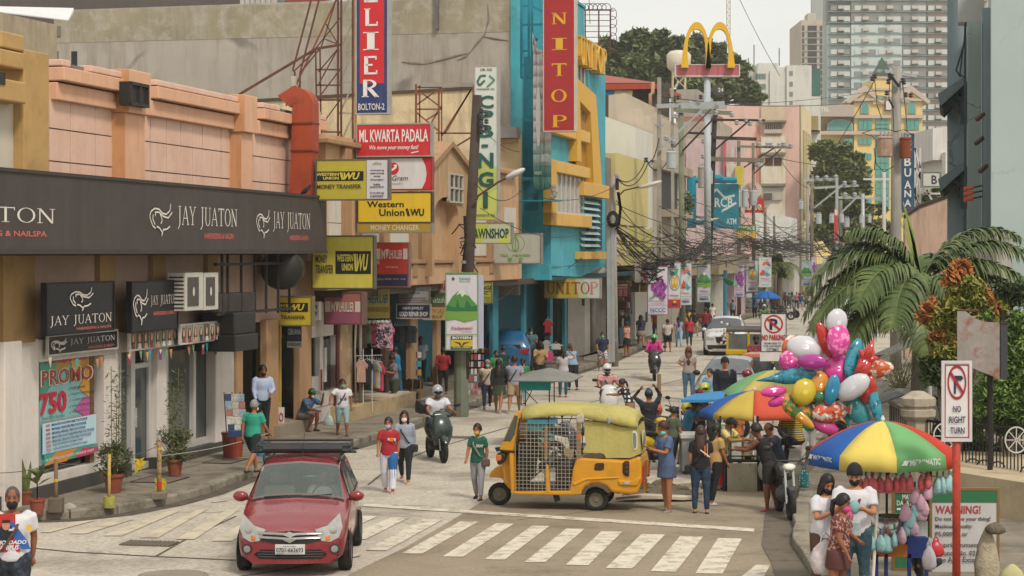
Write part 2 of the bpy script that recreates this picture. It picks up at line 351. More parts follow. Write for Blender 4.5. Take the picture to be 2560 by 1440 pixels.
def solid_poly(name,pts,z0,z1,m):
 mb=MB();mb.ps_m([(p.x,p.y)for p in pts],lambda a,b,c:V((a,b,c)),z0,z1);return mb.bd(name,m,kind='structure')
def offset(pts,d):
 out=[]
 for i,p in enumerate(pts):
  t_=(pts[min(i+1,len(pts)-1)]-pts[max(i-1,0)]).normalized();out.append(p+V((-t_.y,t_.x,0))*d)
 return out
ci=offset(cp,.22)
solid_poly('left_pavement',ci+back+[V((-30,20,0)),V((-14,28,0))],-.05,.135,m_walk)
def jit(p,a):return V((p.x+R.uniform(-a,a),p.y+R.uniform(-a,a),0))
kb=[]
for a,b in zip(cp,cp[1:]):
 n_=max(1,int((b-a).length/1.0))
 for i in range(n_):kb.append(a.lerp(b,i/n_))
kb.append(cp[-1]);kj=[jit(p,.035)for p in kb];kin=offset(kb,.25)
kr=T('left_kerb',loc=(0,0,0),kind='structure')
for i in range(len(kb)-1):
 a,b,c_,d=kj[i],kj[i+1],kin[i+1],kin[i];z=.15+R.uniform(-.012,.015);e=(b-a)*.012
 mb=MB();mb.ps_m([(p.x,p.y)for p in(a+e,b-e,c_-e,d+e)],lambda a_,b_,cc:V((a_,b_,cc)),-.05,z);mb.bd('kerb_stone',m_kerb,kr,bevel=.03 if kb[i].y<62 else 0)
go=offset(kb,-.32)
mb=MB()
for i in range(len(kb)-1):mb.pl([V((p.x,p.y,.006))for p in(kj[i],kj[i+1],go[i+1],go[i])][::-1])
mb.bd('gutter',m_gut,kind='structure')
for q in[[(1180,990),(1290,962),(1330,950)],[(700,1140),(880,1085)],[(350,1200),(500,1160)]]:
 strip('pavement_crack',q,.03,.14,jm)
def slab(x,y,a,b,lbl):
 p=G(x,y,.135);t=T('inspection_cover',lbl,'utility cover',(p.x,p.y,.135),-.22);mb=MB(1);mb.box((-a,-b,0),(a,b,.012));mb.bd('lid',K('6e6558',n=.2),t)
 mb=MB(1)
 for q in((-a-.03,-b-.03,a+.03,-b),(-a-.03,b,a+.03,b+.03),(-a-.03,-b,-a,b),(a,-b,a+.03,b)):mb.box((q[0],q[1],0),(q[2],q[3],.016))
 mb.bd('rim',K('3b352d',metal=.4),t)
slab(400,1200,.38,.5,'square concrete cover in the pavement behind the rusty pipe post')
slab(563,1153,.3,.5,'square concrete cover in the pavement before the red drum')
rc=[(2035,1465),(2012,1408),(1984,1365),(1984,1292),(2008,1218),(2062,1148),(2110,1090),(2168,1000),(2215,930),(2262,850),(2290,800)]
rp=[G(x,y)for x,y in rc];rp=[V((p.x,p.y,0))for p in rp];ri=offset(rp,-.22)
solid_poly('right_pavement',ri+[V((60,180,0)),V((40,20,0)),V((5,18,0))],-.05,.135,m_walk)
kr=T('right_kerb',loc=(0,0,0),kind='structure');kb=[]
for a,b in zip(rp,rp[1:]):
 n_=max(1,int((b-a).length/.8))
 for i in range(n_):kb.append(a.lerp(b,i/n_))
kb.append(rp[-1]);kin=offset(kb,-.25);kj=[jit(p,.03)for p in kb]
for i in range(len(kb)-1):
 a,b,c_,d=kj[i],kj[i+1],kin[i+1],kin[i];e=(b-a)*.01
 mb=MB();mb.ps_m([(p.x,p.y)for p in(a+e,d+e,c_-e,b-e)],lambda a_,b_,cc:V((a_,b_,cc)),-.05,.15+R.uniform(-.01,.015));mb.bd('kerb_stone',m_kerb,kr,bevel=.03 if i<16 else 0)
go=offset(kb,.5);mb=MB()
for i in range(len(kb)-1):mb.pl([V((p.x,p.y,.016))for p in(kj[i],kj[i+1],go[i+1],go[i])])
mb.bd('gutter',K('6b6154',rough=.95,n=.25,s=1.5,dirt='3a332b',da=.7,ds=1.5),kind='structure')
ground_poly('gutter_slab',[(1905,1345),(1965,1330),(1975,1260),(2010,1200),(2060,1130),(2090,1060),(2060,1060),(1990,1160),(1930,1260),(1900,1330)],.008,K('8f8676',rough=.9,n=.15,s=1,dirt='5a5042',da=.6,ds=1.2,crack=.4))
mb=MB()
p0=G(1650,1232)
for i in range(150):
 a=R.uniform(0,2*pi);r=abs(R.gauss(0,.38));h=max(0,.2-.4*r)
 mb.ell((p0.x+r*1.4*math.cos(a),p0.y+r*math.sin(a),h*.9),R.uniform(.02,.09),5,3)
mb.lt([(.8,-.01),(.5,.05),(.25,.14),(.1,.19),(.01,.2)],12,(p0.x,p0.y,0));mb.bd('gravel_heap',K('6a5f50',rough=1,n=.35,s=9,bump=1),kind='stuff')
mb=MB();p=G(1640,1252)
pts=[(-.75,-.12),(-.3,-.25),(.5,-.2),(.85,.02),(.4,.22),(-.2,.2),(-.55,.12)]
mb.ps_m([(p.x+a,p.y+b)for a,b in pts],lambda a,b,c:V((a,b,c+.06*math.sin(a*9)*math.cos(b*7)+.05)),0,.05);mb.bd('cement_sack',K('b9ad9c',n=.2),cat='sack',label='flattened pale paper sack lying behind the yellow rickshaw')
# ================================================================ corner salon building (left)
m_peach=K('ddb8a4',rough=.85,n=.05,s=1.5,sk_='b98a74',sa=.4,dirt='c2937c',da=.3,ds=1.4)
m_peach2=K('d9a98a',rough=.85,n=.07,s=2,sk_='a97255',sa=.45)
m_orange=K('c99468',rough=.85,n=.08,s=2,sk_='8d5a36',sa=.5)
m_must=K('b8945f',rough=.85,n=.07,s=2,dirt='8f6f45',da=.4,ds=1.5)
m_mustd=K('9c7d50',rough=.85,n=.08,s=2,dirt='6f5535',da=.4)
m_cream=K('c9bfae',rough=.85,n=.06,s=1.5,sk_='9a8f7c',sa=.35)
m_white=K('d6cdc6',rough=.75,n=.05,s=1.5,sk_='9e9184',sa=.45,dirt='aaa095',da=.35,ds=1.5)
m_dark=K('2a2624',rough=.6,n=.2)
m_glass=K('10161a',rough=.12,n=.3,s=.8,spec=.8)
m_glass2=K('39413f',rough=.1,n=.4,s=.9,spec=.9)
m_alu=K('c8c4be',rough=.4,metal=.2,n=.05)
m_iron=K('27211f',rough=.7,n=.2)
m_rust=K('5a3a33',rough=.8,n=.3,s=4,dirt='7a4a32',da=.5,ds=3)
t=T('salon_building','corner building with peach tiled upper storey above a long black fascia, at the left','building',tuple(FA(-5,0,0)))
s0=fs(-160);s1=fs(792)
mb=MB();mb.fb(FA,s0,s1,2.95,7.45,-9,-.06);mb.fb(FA,s0,s1,7.45,8.0,-9,-8.8);mb.bd('wall',K('a98d7c',n=.1),t)
def panels(xs,zs,m,c=0.03):
 for xa,xb in zip(xs,xs[1:]):
  for za,zb in zip(zs,zs[1:]):
   mb=MB();a,b=fs(xa,c),fs(xb,c);g=.012;cc=c+R.uniform(-.006,.006);mb.fb(FA,a+g,b-g,za+g,zb-g,-.06,cc);mb.bd('panel',m,t)
zz=[5.6,6.28,6.88,7.42]
panels([123,176,238,288],zz,m_peach);panels([362,377,416,452,481,506,530,553,575],zz,m_peach);panels([632,652,676,698,720,742,762,786],zz,m_peach)
for(xa,xb)in((123,291),(362,576),(632,792)):
 for k,(za,zb,cc)in enumerate([(7.4,7.72,.16),(7.75,8.0,.3),(8.02,8.14,.26)]):
  mb=MB();a,b=fs(xa),fs(xb);n_=max(1,int((b-a)/1.4))if k==2 else 1
  if k==2 and xa in(123,632):
   cuts=[(0,.12),(.42,1)]if xa==123 else[(0,.25),(.75,1)]
   for u,v_ in cuts:mb.fb(FA,a+(b-a)*u,a+(b-a)*v_,za,zb,-.2,cc)
   m2=MB()
   u,v_=(.14,.98)if xa==123 else(.27,.74)
   m2.fb(FA,a+(b-a)*u,a+(b-a)*v_,za,zb-.03,-.25,.1);m2.bd('broken_parapet',K('77716a',n=.3,s=5,dirt='332e2a',da=.7,ds=4),t)
   m3=MB()
   for q in range(3):m3.fb(FA,a+(b-a)*(u+.3+q*.12),a+(b-a)*(u+.39+q*.12),za+.02,zb-.05,0,.105)
   m3.bd('vent_hole',m_dark,t)
  else:mb.fb(FA,a,b,za,zb,-.2,cc)
  mb.bd('cornice',m_peach2 if k<2 else m_peach,t,bevel=.02)
for xa,xm,xb in((288,313,364),(572,603,632)):
 cc=.3;sa_,sb=fs(xm,cc),fs(xb,cc)
 mb=MB();mb.fb(FA,sa_,sb,5.6,7.35,0,cc);mb.fb(FA,sa_-.05,sb+.05,7.35,8.2,0,cc+.1);mb.bd('pilaster',m_peach2,t,bevel=.02)
 mb=MB();mb.fb(FA,sa_-.02,sa_,5.6,7.34,0,cc+.004);mb.fb(FA,sa_-.07,sa_-.05,7.36,8.19,0,cc+.104);mb.bd('pilaster_side',m_orange,t)
mb=MB();fpx(mb,322,368,203,262,.3,.5);mb.bd('vent_box',m_dark,t)
mb=MB();a,b=fs(322,.5),fs(368,.5);z0,z1=fz(322,262,.5),fz(322,203,.5)
for q in((a,b,z0,z0+.06),(a,b,z1-.06,z1),(a,a+.05,z0,z1),(b-.05,b,z0,z1),((a+b)/2,(a+b)/2+.04,z0,z1)):mb.fb(FA,*q,.5,.55)
mb.bd('vent_frame',K('3f3a36',metal=.3),t)
mb=MB();fpx(mb,60,123,122,470,-.2,.5);mb.bd('column',m_must,t,bevel=.02)
mb=MB();mb.fb(FA,fs(-160),fs(60,.3),5.6,7.5,-.2,.3);mb.bd('bay_wall',m_cream,t)
for q in((-160,66,165,224,.62),(5,62,76,118,.5),(0,62,120,163,.53)):
 mb=MB();fpx(mb,q[0],q[1],q[2],q[3],0,q[4]);mb.bd('cornice_block',m_must,t,bevel=.03)
mb=MB();fpx(mb,-10,14,178,208,.3,.64);mb.bd('broken_block',m_dark,t)
mb=MB();c_=-.9
mb.ps_m([(fs(-80,c_),7.4),(fs(142,c_),7.4),(fs(142,c_),fz(142,62,c_)),(fs(20,c_),fz(20,35,c_)),(fs(-80,c_),fz(-80,10,c_))],FA,c_-.3,c_);mb.bd('rear_parapet',K('a79b84',n=.15,s=3,sk_='5c4a2c',sa=.9),t)
mb=MB();ce=.95;mb.fb(FA,fs(-160,ce),fs(817,ce),4.6,5.98,.12,ce);o=mb.bd('fascia',K('453d3a',rough=.6,n=.12,s=1,sk_='57504b',sa=.4),t,bevel=.02)
mb=MB();mb.fb(FA,fs(-160,ce),fs(817,ce),4.58,4.66,ce-.02,ce+.02);mb.fb(FA,fs(-160,ce),fs(817,ce),5.94,6.0,ce-.1,ce+.03);mb.bd('fascia_trim',K('4a433f',metal=.3),t)
def logo(ops,x,y,sx,sy,h='d9cfc6',w_=.03):
 """drawn head with swept hair, in board fractions"""
 for pts in([(.05,.62),(.0,.45),(.06,.3),(.22,.2),(.4,.22),(.55,.35),(.72,.38),(.88,.25),(.92,.02)],[(.25,.45),(.22,.33),(.4,.32),(.58,.45),(.8,.5),(.98,.3)],[(.05,.62),(.12,.78),(.24,.86)],[(.42,.36),(.5,.5),(.52,.62),(.46,.7)],[(.28,.8),(.4,.84),(.52,.98),(.5,1.12)],[(.5,1.1),(.56,.9),(.72,.88),(.86,.78)],[(.12,.4),(.1,.55),(.2,.74)]):
  ops.append(('l',[(x+a*sx,y+b*sy)for a,b in pts],w_,h))
def fasciatext():
 fr=frame(FA(0,0,ce),UD,UZ,ND);ms=[];mb=MB()
 def item(x0,x1,y0,y1,ops):
  a,b=fs(x0,ce),fs(x1,ce);zt,zb=fz(x0,y0,ce),fz(x0,y1,ce)
  f2=frame(FA(a,zt,ce),UD,UZ,ND);draw(mb,ops,f2,b-a,zt-zb,0,ms)
 wht='e2d9d0';red='c9665c'
 item(-160,137,500,592,[('t','JUATON',0,.08,1,.65,wht,'Ss'),('t','HAIRDRESSING & NAILSPA',0,.78,.92,.95,red)])
 for x0,x1,y0,y1 in((373,592,503,598),(640,775,520,602)):
  ops=[('t','JAY JUATON',.3,.06,1,.72,wht,'Ss'),('t','HAIRDRESSING & NAILSPA',.6,.8,.96,.96,red)];logo(ops,0,.02,.24,.8,wht,.03);item(x0,x1,y0,y1,ops)
 mb.bd('lettering',ms,t)
fasciatext()
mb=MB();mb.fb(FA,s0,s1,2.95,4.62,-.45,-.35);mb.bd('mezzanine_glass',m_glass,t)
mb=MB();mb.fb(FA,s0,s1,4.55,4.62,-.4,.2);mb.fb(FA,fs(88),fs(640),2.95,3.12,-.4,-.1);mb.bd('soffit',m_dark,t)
for xa,xb in((8,88),(250,288),(383,414),(520,545)):
 mb=MB();mb.fb(FA,fs(xa,.05),fs(xb,.05),3.0,4.6,-.4,.05);mb.bd('column',m_mustd,t)
for xa in(140,190,310,345,450,480,590,610,630):
 mb=MB();mb.fb(FA,fs(xa),fs(xa)+.05,3.1,4.56,-.34,-.28);mb.bd('mullion',m_iron,t)
def wpart(name,xa,xb,z0,z1,c0,c1,m,bevel=0):
 mb=MB();mb.fb(FA,fs(xa,c1),fs(xb,c1),z0,z1,c0,c1);return mb.bd(name,m,t,bevel=bevel)
wpart('wall',-160,12,.1,3.02,-.5,-.02,m_white);wpart('column',12,56,.1,3.05,-.2,.12,m_white,.02);wpart('column',56,98,.1,3.05,-.5,.0,m_white,.02)
wpart('lintel',98,560,2.62,3.02,-.5,0,m_white);wpart('column',262,298,.1,2.62,-.22,.02,m_white,.02);wpart('column',395,418,.1,2.62,-.22,.02,m_white,.02)
wpart('column',540,592,.1,3.02,-.22,.03,m_white,.02);wpart('sill',98,262,.1,.55,-.5,.0,m_white);wpart('plinth',-160,330,.1,.38,-.3,.06,K('4a4743',n=.2,s=3));wpart('plinth',392,592,.1,.36,-.3,.06,K('4a4743',n=.2,s=3))
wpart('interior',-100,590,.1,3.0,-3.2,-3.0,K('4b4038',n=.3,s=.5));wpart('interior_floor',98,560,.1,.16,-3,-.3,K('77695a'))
wpart('window_pane',98,262,.55,2.62,-.26,-.22,m_glass);wpart('window_pane',300,330,.4,2.62,-.26,-.22,m_glass2);wpart('door_pane',338,372,.22,2.3,-.2,-.17,m_glass2);wpart('window_pane',420,540,.5,2.62,-.26,-.22,m_glass2)
for xa,xb,z0,z1 in((298,303,.3,2.62),(328,338,.2,2.62),(372,380,.2,2.62),(388,395,.2,2.62),(338,372,.16,.3),(338,372,2.24,2.34),(484,490,.5,2.62),(418,421,.5,2.62),(536,541,.4,2.62),(419,541,.36,.5),(300,330,.3,.42),(225,235,.55,2.62)):
 wpart('window_frame',xa,xb,z0,z1,-.24,-.12,m_alu if xa!=225 else K('6b4f33'))
wpart('door_handle',341,343,1.05,1.45,-.12,-.08,K('dddddd',metal=.8,rough=.25))
wpart('shelf',470,535,1.0,1.25,-1.2,-.9,K('6e5138'));
sn,fr,W,H=sign('tall glossy promotional poster with price list inside the salon shop window',99,886,234,1165,0,'8fc0bf',plane='f',c=-.14,thick=.012,edge=None,name='window_poster',cat='poster',kw=dict(n=.2,s=.8,rough=.35))
ops=[('p',[(0,0),(1,0),(1,.3),(.6,.12),(0,.22)],'b08a3a'),('p',[(0,0),(.35,0),(.2,.3),(0,.42)],'4f9a86'),('p',[(1,.1),(1,.5),(.7,.36),(.85,.2)],'d49a3c'),('p',[(.62,.55),(.8,.44),(1,.46),(1,.64),(.8,.62)],'c45d9d'),('p',[(.5,.0),(.8,0),(.65,.3)],'c9a95a'),('t','Kadayawan',.1,.03,.85,.11,'c2415a','Bi'),('t','PROMO',.0,.145,.98,.295,'f0e6cf','B'),('t','PROMO',.02,.15,.96,.29,'a8432c','b'),('t','750',-.02,.35,.47,.55,'c01f3d','B'),('t','Every Major Services',.02,.565,.42,.6,'3b2f45','i')]
for i,s_ in enumerate(['HAIR REBOND','COLOR CONDITIONING','CLASSIC BALAYAGE','KERATIN BRAZILIAN','KERATIN BOTOX']):ops+=[('t',s_,.55,.335+i*.055,.55+.024*len(s_),.355+i*.055,'2c3d58'),('l',[(.49,.347+i*.055),(.505,.36+i*.055),(.53,.33+i*.055)],.012,'2c3d58')]
ops+=[('r',0,.615,1,.622,'b5563c'),('r',0,.622,1,.9,'b9d6e0')]
for i,(p_,s_)in enumerate([('400','MANI-PEDI-FOOTSPA FREE FOOTSCRUB'),('400','MANIGEL-PEDICURE FREE FOOTSCRUB'),('600','MANIGEL-PEDIGEL FREE FOOTSCRUB'),('500','MANI-PEDI-FOOT PARAFFIN FREE FOOTSCRUB'),('600','MANIGEL-PEDI-FOOTSPA FREE FOOTSCRUB'),('500','LASH EXTENSION (HUMAN HAIR)'),('350','LASH EXTENSION (SYNTHETIC HAIR)')]):
 y=.635+i*.037;ops+=[('t',p_,.05,y,.13,y+.024,'c01f3d'),('t',s_,.16,y,.16+.0205*len(s_),y+.024,'24417a')]
ops+=[('p',[(0,.9),(1,.9),(1,.98),(0,1)],'3aa08c'),('p',[(.2,.9),(.6,.9),(.4,1),(0,1)],'d08a3c'),('p',[(.55,.99),(.7,.91),(1,.93),(1,.97),(.8,.99)],'c23a6a'),('t','ALSO AVAILABLE INSIDE: MASSAGE CHAIR',.01,.94,.92,.965,'e8d9c8')]
mb=MB();ms=[];draw(mb,ops,fr,W,H,.0,ms);mb.bd('print',ms,sn)
bk=dict(n=.1,rough=.35)
ops=[('t','JAY JUATON',.04,.64,.97,.88,'e0d6cd','Ss'),('t','HAIRDRESSING & NAILSPA',.42,.91,.96,.965,'c9665c')];logo(ops,.32,.08,.36,.44,'e0d6cd',.028)
sign('square black hanging board with a drawn head, over the poster window',118,712,283,836,0,'15161a',ops,'f',.1,'1b1b1e',c=.5,kw=bk)
ops=[('t','JAY JUATON',.4,.27,.98,.52,'e0d6cd','Ss'),('t','HAIRDRESSING & NAILSPA',.45,.62,.98,.7,'c9665c')];logo(ops,.02,.12,.32,.68,'e0d6cd',.03)
sign('square black hanging board with a drawn head, beside the air conditioners',330,708,443,829,0,'15161a',ops,'f',.1,'1b1b1e',c=.5,kw=bk)
ops=[('t','JAY JUATON',.3,.2,.96,.62,'e0d6cd','Ss'),('t','HAIRDRESSING & NAILSPA',.55,.75,.95,.9,'c9665c')];logo(ops,.03,.12,.22,.72,'e0d6cd',.03)
sign('low wide black banner with white letters tied above the poster',121,843,293,887,0,'1a1b20',ops,'f',.03,'c9c2b8',c=.12,name='banner',cat='banner',kw=bk)
def faces(n,rs):
 ops=[]
 for i in range(n):
  x=i/n;w_=1/n;ops+=[('r',x,0,x+w_,1,rs.choice(['8f9a86','b5ad9b','6b675c','a8a295'])),('e',x+w_*.5,.55,w_*.36,.42,rs.choice(['2b2019','4a2c1c','6b3520','191614'])),('e',x+w_*.5,.42,w_*.2,.24,'c49a7c'),('p',[(x+w_*.2,1),(x+w_*.3,.72),(x+w_*.7,.72),(x+w_*.85,1)],rs.choice(['c49a7c','8a3b36','3b3f55','d0c8bb']))]
 return ops
sign('strip banner printed with hairstyle portraits, left one over the glass door',325,826,436,874,0,'b0a999',faces(8,R),'f',.03,'d8d2ca',c=.3,name='banner',cat='banner')
sign('strip banner printed with hairstyle portraits, right one near the dark awning box',452,815,580,858,0,'b0a999',faces(10,R),'f',.03,'d8d2ca',c=.5,name='banner',cat='banner')
def condenser(x0,x1,y0,y1,c,lbl):
 a,b=fs(x0,c),fs(x1,c);z0,z1=fz(x0,y1,c),fz(x0,y0,c);q=T('air_conditioner',lbl,'air conditioner',tuple(FA((a+b)/2,z0,c-.2)),0,'outdoor units on the salon wall')
 mb=MB();mb.fb(FA,a,b,z0,z1,c-.4,c);mb.bd('casing',K('c3beb4',rough=.5,n=.06,sk_='8a8272',sa=.4),q,bevel=.01)
 mb=MB();mb.fb(FA,a+.1*(b-a),a+.72*(b-a),z0+.12*(z1-z0),z0+.88*(z1-z0),c,c+.012);mb.bd('grille',K('4f4a46',rough=.6),q)
 mb=MB();fr=frame(FA((a+a+.82*(b-a))/2,(z0+z1)/2,c+.02),UD,UZ,ND);mb.pl([fr(.06*math.cos(i*pi/5),.1*math.sin(i*pi/5),0)for i in range(10)]);mb.bd('fan_hub',K('c9c4ba'),q)
 mb=MB()
 for i in range(9):mb.fb(FA,a-.008,a,z0+(z1-z0)*(.06+i*.1),z0+(z1-z0)*(.1+i*.1),c-.36,c-.04)
 mb.bd('side_fins',K('2d2a28'),q)
condenser(464,508,682,778,.75,'cream outdoor air conditioner unit, left of the pair beside the black board')
condenser(511,546,682,776,.75,'cream outdoor air conditioner unit, right of the pair beside the black board')
mb=MB()
for x in(560,574,608,642,670,700,728):mb.fb(FA,fs(x,.7),fs(x,.7)+.05,fz(x,782,.7),4.58,.62,.67)
for y in(660,782):mb.fb(FA,fs(545,.7),fs(735,.7),fz(600,y,.7)-.03,fz(600,y,.7)+.03,.6,.68)
q=T('bracket_frame','dark steel frame of upright bars hanging under the end of the black fascia','steel frame',tuple(FA(fs(640),3.4,.6)));mb.bd('bars',m_iron,q)
mb=MB();fpx(mb,548,640,735,781,.3,.66);mb.bd('tray',K('3d3833',n=.3,s=5),q)
q=T('exhaust_drum','big round dark exhaust drum slung under the black fascia, right end','exhaust fan',tuple(FA(fs(700,.8),3.9,.6)))
mb=MB();Mx=Matrix.Rotation(pi/2,4,'X')@Matrix.Identity(4);mb.lt([(.05,-.45),(.44,-.42),(.5,-.3),(.5,.3),(.42,.42),(.05,.45)],18,FA(fs(712,.6),4.22,.55),Matrix.Rotation(pi/2,4,'X'));mb.bd('casing',K('24201e',rough=.5,n=.3),q,sm_=1)
q=T('awning_box','black box awning hanging low beside the hairstyle banners','awning',tuple(FA(fs(600,.6),2.6,.6)))
mb=MB();fpx(mb,586,640,782,838,.1,.9);fpx(mb,588,646,838,880,.0,.98);mb.bd('casing',K('1c1a19',rough=.45,n=.3,s=4),q,bevel=.03)
q=T('exhaust_duct','tall rusty red metal duct with a curved hood rising over the fascia','duct',tuple(FA(fs(765,.9),5.95,.7)))
m_duct=K('a8482a',rough=.55,n=.12,s=1.5,dirt='6b2c1a',da=.5,ds=1.5,sk_='7c321c')
cx=fs(768,.6)
fd=frame(FA(fs(762,.55),0,.55),ND,UZ,-UD)
def drect(z,w_,d_,off=0):return[fd(off-w_/2,z,d_/2),fd(off+w_/2,z,d_/2),fd(off+w_/2,z,-d_/2),fd(off-w_/2,z,-d_/2)]
mb=MB();mb.lf([drect(5.9,.56,.5,-.06),drect(7.1,.53,.5,0),drect(7.12,.55,.52,0),drect(7.9,.52,.5,.02),drect(8.25,.52,.5,.02)]);mb.bd('shaft',m_duct,q)
mb=MB();rr=[]
for i in range(8):
 a=i/7*rad(100);c0=V((-.28,8.25));
 po=(c0.x+.56*math.cos(a),c0.y+.42*math.sin(a)*1.0);pi_=(c0.x+.04*math.cos(a),c0.y+.04*math.sin(a)-.02*i)
 if i==7:po=(-.62,8.45);pi_=(-.3,8.16)
 rr.append([fd(po[0],po[1],.25),fd(po[0],po[1],-.25),fd(pi_[0],pi_[1],-.25),fd(pi_[0],pi_[1],.25)])
mb.lf(rr);mb.bd('hood',m_duct,q)
mb=MB()
for z in(7.08,7.75):mb.lf([drect(z,.58,.56,0),drect(z+.04,.58,.56,0)])
mb.bd('flange',K('7a331d',rough=.6),q)
q=T('pigeon','dark grey pigeon standing on top of the black fascia beside the red duct','pigeon',tuple(FA(fs(768,.9),5.99,.85)),0)
mb=MB();b0=FA(fs(768,.9),6.1,.85);dd=(ND*.8+UZ*.62).normalized()
mb.tb([b0-dd*.2-UZ*.02,b0-dd*.09,b0,b0+dd*.08,b0+dd*.14+UZ*.02,b0+dd*.17+UZ*.03,b0+dd*.2+UZ*.02],[.012,.04,.062,.045,.028,.03,.006],8);mb.bd('body',K('2f2d33',n=.3),q,sm_=1)
mb=MB()
for s_ in(-.02,.02):mb.tb([b0+UD*s_-UZ*.04,b0+UD*s_-UZ*.11],.006,4);
mb.bd('leg',K('8a4a40'),q)
mb=MB();mb.fb(FA,fs(780,.3),fs(800,.3),4.4,8.2,-.4,.32);mb.bd('end_pier',K('c9b092',n=.06,sk_='8f7a5e'),t)
# ================================================================ tan arcade building (between the salon and the blue store)
m_tan=K('c9a27e',rough=.85,n=.06,s=1.5,sk_='8f6c4d',sa=.5,dirt='a07c5b',da=.35,ds=1.2)
m_tand=K('a88461',rough=.85,n=.08,s=2,sk_='6f543b',sa=.5)
m_panelw=K('cfc6ba',rough=.8,n=.05,s=2,sk_='9a8c7a',sa=.4)
cu_=.7
t=T('arcade_building','tan arcade building with arched niche and shops below, between salon and blue store','building',tuple(FA(fs(1000),0,-1)))
mb=MB();mb.fb(FA,fs(820,cu_),fs(1300,cu_),3.65,7.6,-6,cu_-.06);mb.fb(FA,fs(820,cu_),fs(1300,cu_),7.6,7.75,-6,-5.8);mb.bd('wall',m_tan,t)
def tw(name,xa,xb,ya,yb,c0,c1,m,bevel=0):
 mb=MB();fpx(mb,xa,xb,ya,yb,c0,c1);return mb.bd(name,m,t,bevel=bevel)
def twz(name,xa,xb,z0,z1,c0,c1,m,bevel=0):
 mb=MB();fzb(mb,xa,xb,z0,z1,c0,c1);return mb.bd(name,m,t,bevel=bevel)
for xa,xb in((822,862),(905,958),(978,1030),(1185,1222),(1262,1290)):
 for za,zb in((4.5,5.35),(5.37,6.2)):twz('wall_panel',xa,xb,za,zb,.6,cu_-.02,m_panelw)
for xa,xb in((866,880),(960,974),(1034,1046),(1226,1236)):twz('pilaster',xa,xb,3.9,7.3,.5,cu_+.12,m_tand,.02)
for xa,xb in((1046,1080),(1238,1262)):twz('recess',xa,xb,4.3,5.7,.5,cu_-.01,K('9a7550',n=.1))
twz('sill_band',820,1300,3.65,4.25,.5,cu_+.08,m_tan,.02)
for z in(4.28,7.35):twz('moulding',820,1300,z,z+.12,.5,cu_+.16,m_tand,.02)
ct=1.0
mb=MB();a,b=fs(1080,ct),fs(1176,ct);zt=fz(1080,408,ct);zp=fz(1120,357,ct)
s_=lambda x:fs(x,ct)
m_t2=K('bd9a75',rough=.85,n=.07,s=1.5,sk_='7f6347',sa=.6)
arch=[];za,zb=fz(1090,690,ct),fz(1090,545,ct);a2,b2=s_(1086),s_(1146)
mb.fb(FA,a,a2,3.9,zt,.2,ct);mb.fb(FA,b2,b,3.9,zt,.2,ct)
n_=12;mid=(a2+b2)/2;hw=(b2-a2)/2
for i in range(n_):
 t0,t1=pi-i*pi/n_,pi-(i+1)*pi/n_;p0=(mid+hw*math.cos(t0),5.75+.55*math.sin(t0));p1=(mid+hw*math.cos(t1),5.75+.55*math.sin(t1))
 mb.ps_m([p0,p1,(p1[0],zt),(p0[0],zt)],FA,.2,ct)
mb.ps_m([(a,zt),(b,zt),(s_(1124),zp)],FA,.2,ct);mb.bd('arch_tower',m_t2,t)
mb=MB();mb.ps_m([(a-.25,zt-.02),(s_(1124),zp+.06),(s_(1124),zp-.1),(a-.1,zt-.15)],FA,.1,ct+.12);mb.ps_m([(s_(1124),zp+.06),(b+.2,zt-.02),(b+.1,zt-.15),(s_(1124),zp-.1)],FA,.1,ct+.12);mb.bd('gable_coping',m_tand,t)
mb=MB();mb.fb(FA,a2,b2,3.9,6.4,.25,.35);mb.bd('niche_wall',K('c8bfb2',n=.06,s=1,sk_='6d6255',sa=.9),t)
mb=MB();fr=frame(FA(0,0,.35),UD,UZ,ND);text(mb,'line',fr,s_(1088),fz(1090,566),s_(1112),fz(1090,542),.12,'Bi',depth=.12);text(mb,'ARCADE',fr,s_(1086),fz(1090,632),s_(1122),fz(1090,606),.12,'b',depth=.12);mb.bd('lettering',K('5f5348'),t)
mb=MB();fpx(mb,1122,1154,438,470,ct-.2,ct+.01);fpx(mb,1122,1154,470,502,ct-.2,ct+.01);mb.bd('window_pane',K('20211f',rough=.2),t)
mb=MB();z0,z1=fz(1122,502,ct),fz(1122,436,ct);x0,x1=s_(1121),s_(1155)
for q in[(x0,x1,z0-.05,z0),(x0,x1,z1,z1+.05),(x0,x1,(z0+z1)/2-.03,(z0+z1)/2+.03)]+[(x0+(x1-x0)*i/3-.03,x0+(x1-x0)*i/3+.03,z0,z1)for i in range(4)]:mb.fb(FA,*q,ct-.05,ct+.06)
mb.bd('window_frame',K('b9b2a6'),t)
cg=-.15
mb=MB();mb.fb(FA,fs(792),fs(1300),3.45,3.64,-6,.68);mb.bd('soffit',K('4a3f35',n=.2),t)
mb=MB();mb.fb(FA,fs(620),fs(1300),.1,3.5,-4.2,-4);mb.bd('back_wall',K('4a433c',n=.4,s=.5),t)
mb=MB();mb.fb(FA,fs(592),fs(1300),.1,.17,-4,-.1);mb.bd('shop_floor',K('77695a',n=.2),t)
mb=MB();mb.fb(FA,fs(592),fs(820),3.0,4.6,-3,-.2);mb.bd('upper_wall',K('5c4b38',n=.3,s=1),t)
twz('interior_partition',640,770,.15,3.0,-1.2,-1.1,m_glass)
for xa,xb in((592,608),(667,697),(750,779)):twz('column',xa,xb,.13,3.0,-.08,.1,m_tand,.02)
twz('column',853,881,.13,3.6,-.1,.05,K('9b7d5d',n=.15,s=2,dirt='c4b7a0',da=.6,ds=1.8),.02)
twz('shutter_post',843,853,.13,3.5,-.3,.0,K('5a2a25',n=.2))
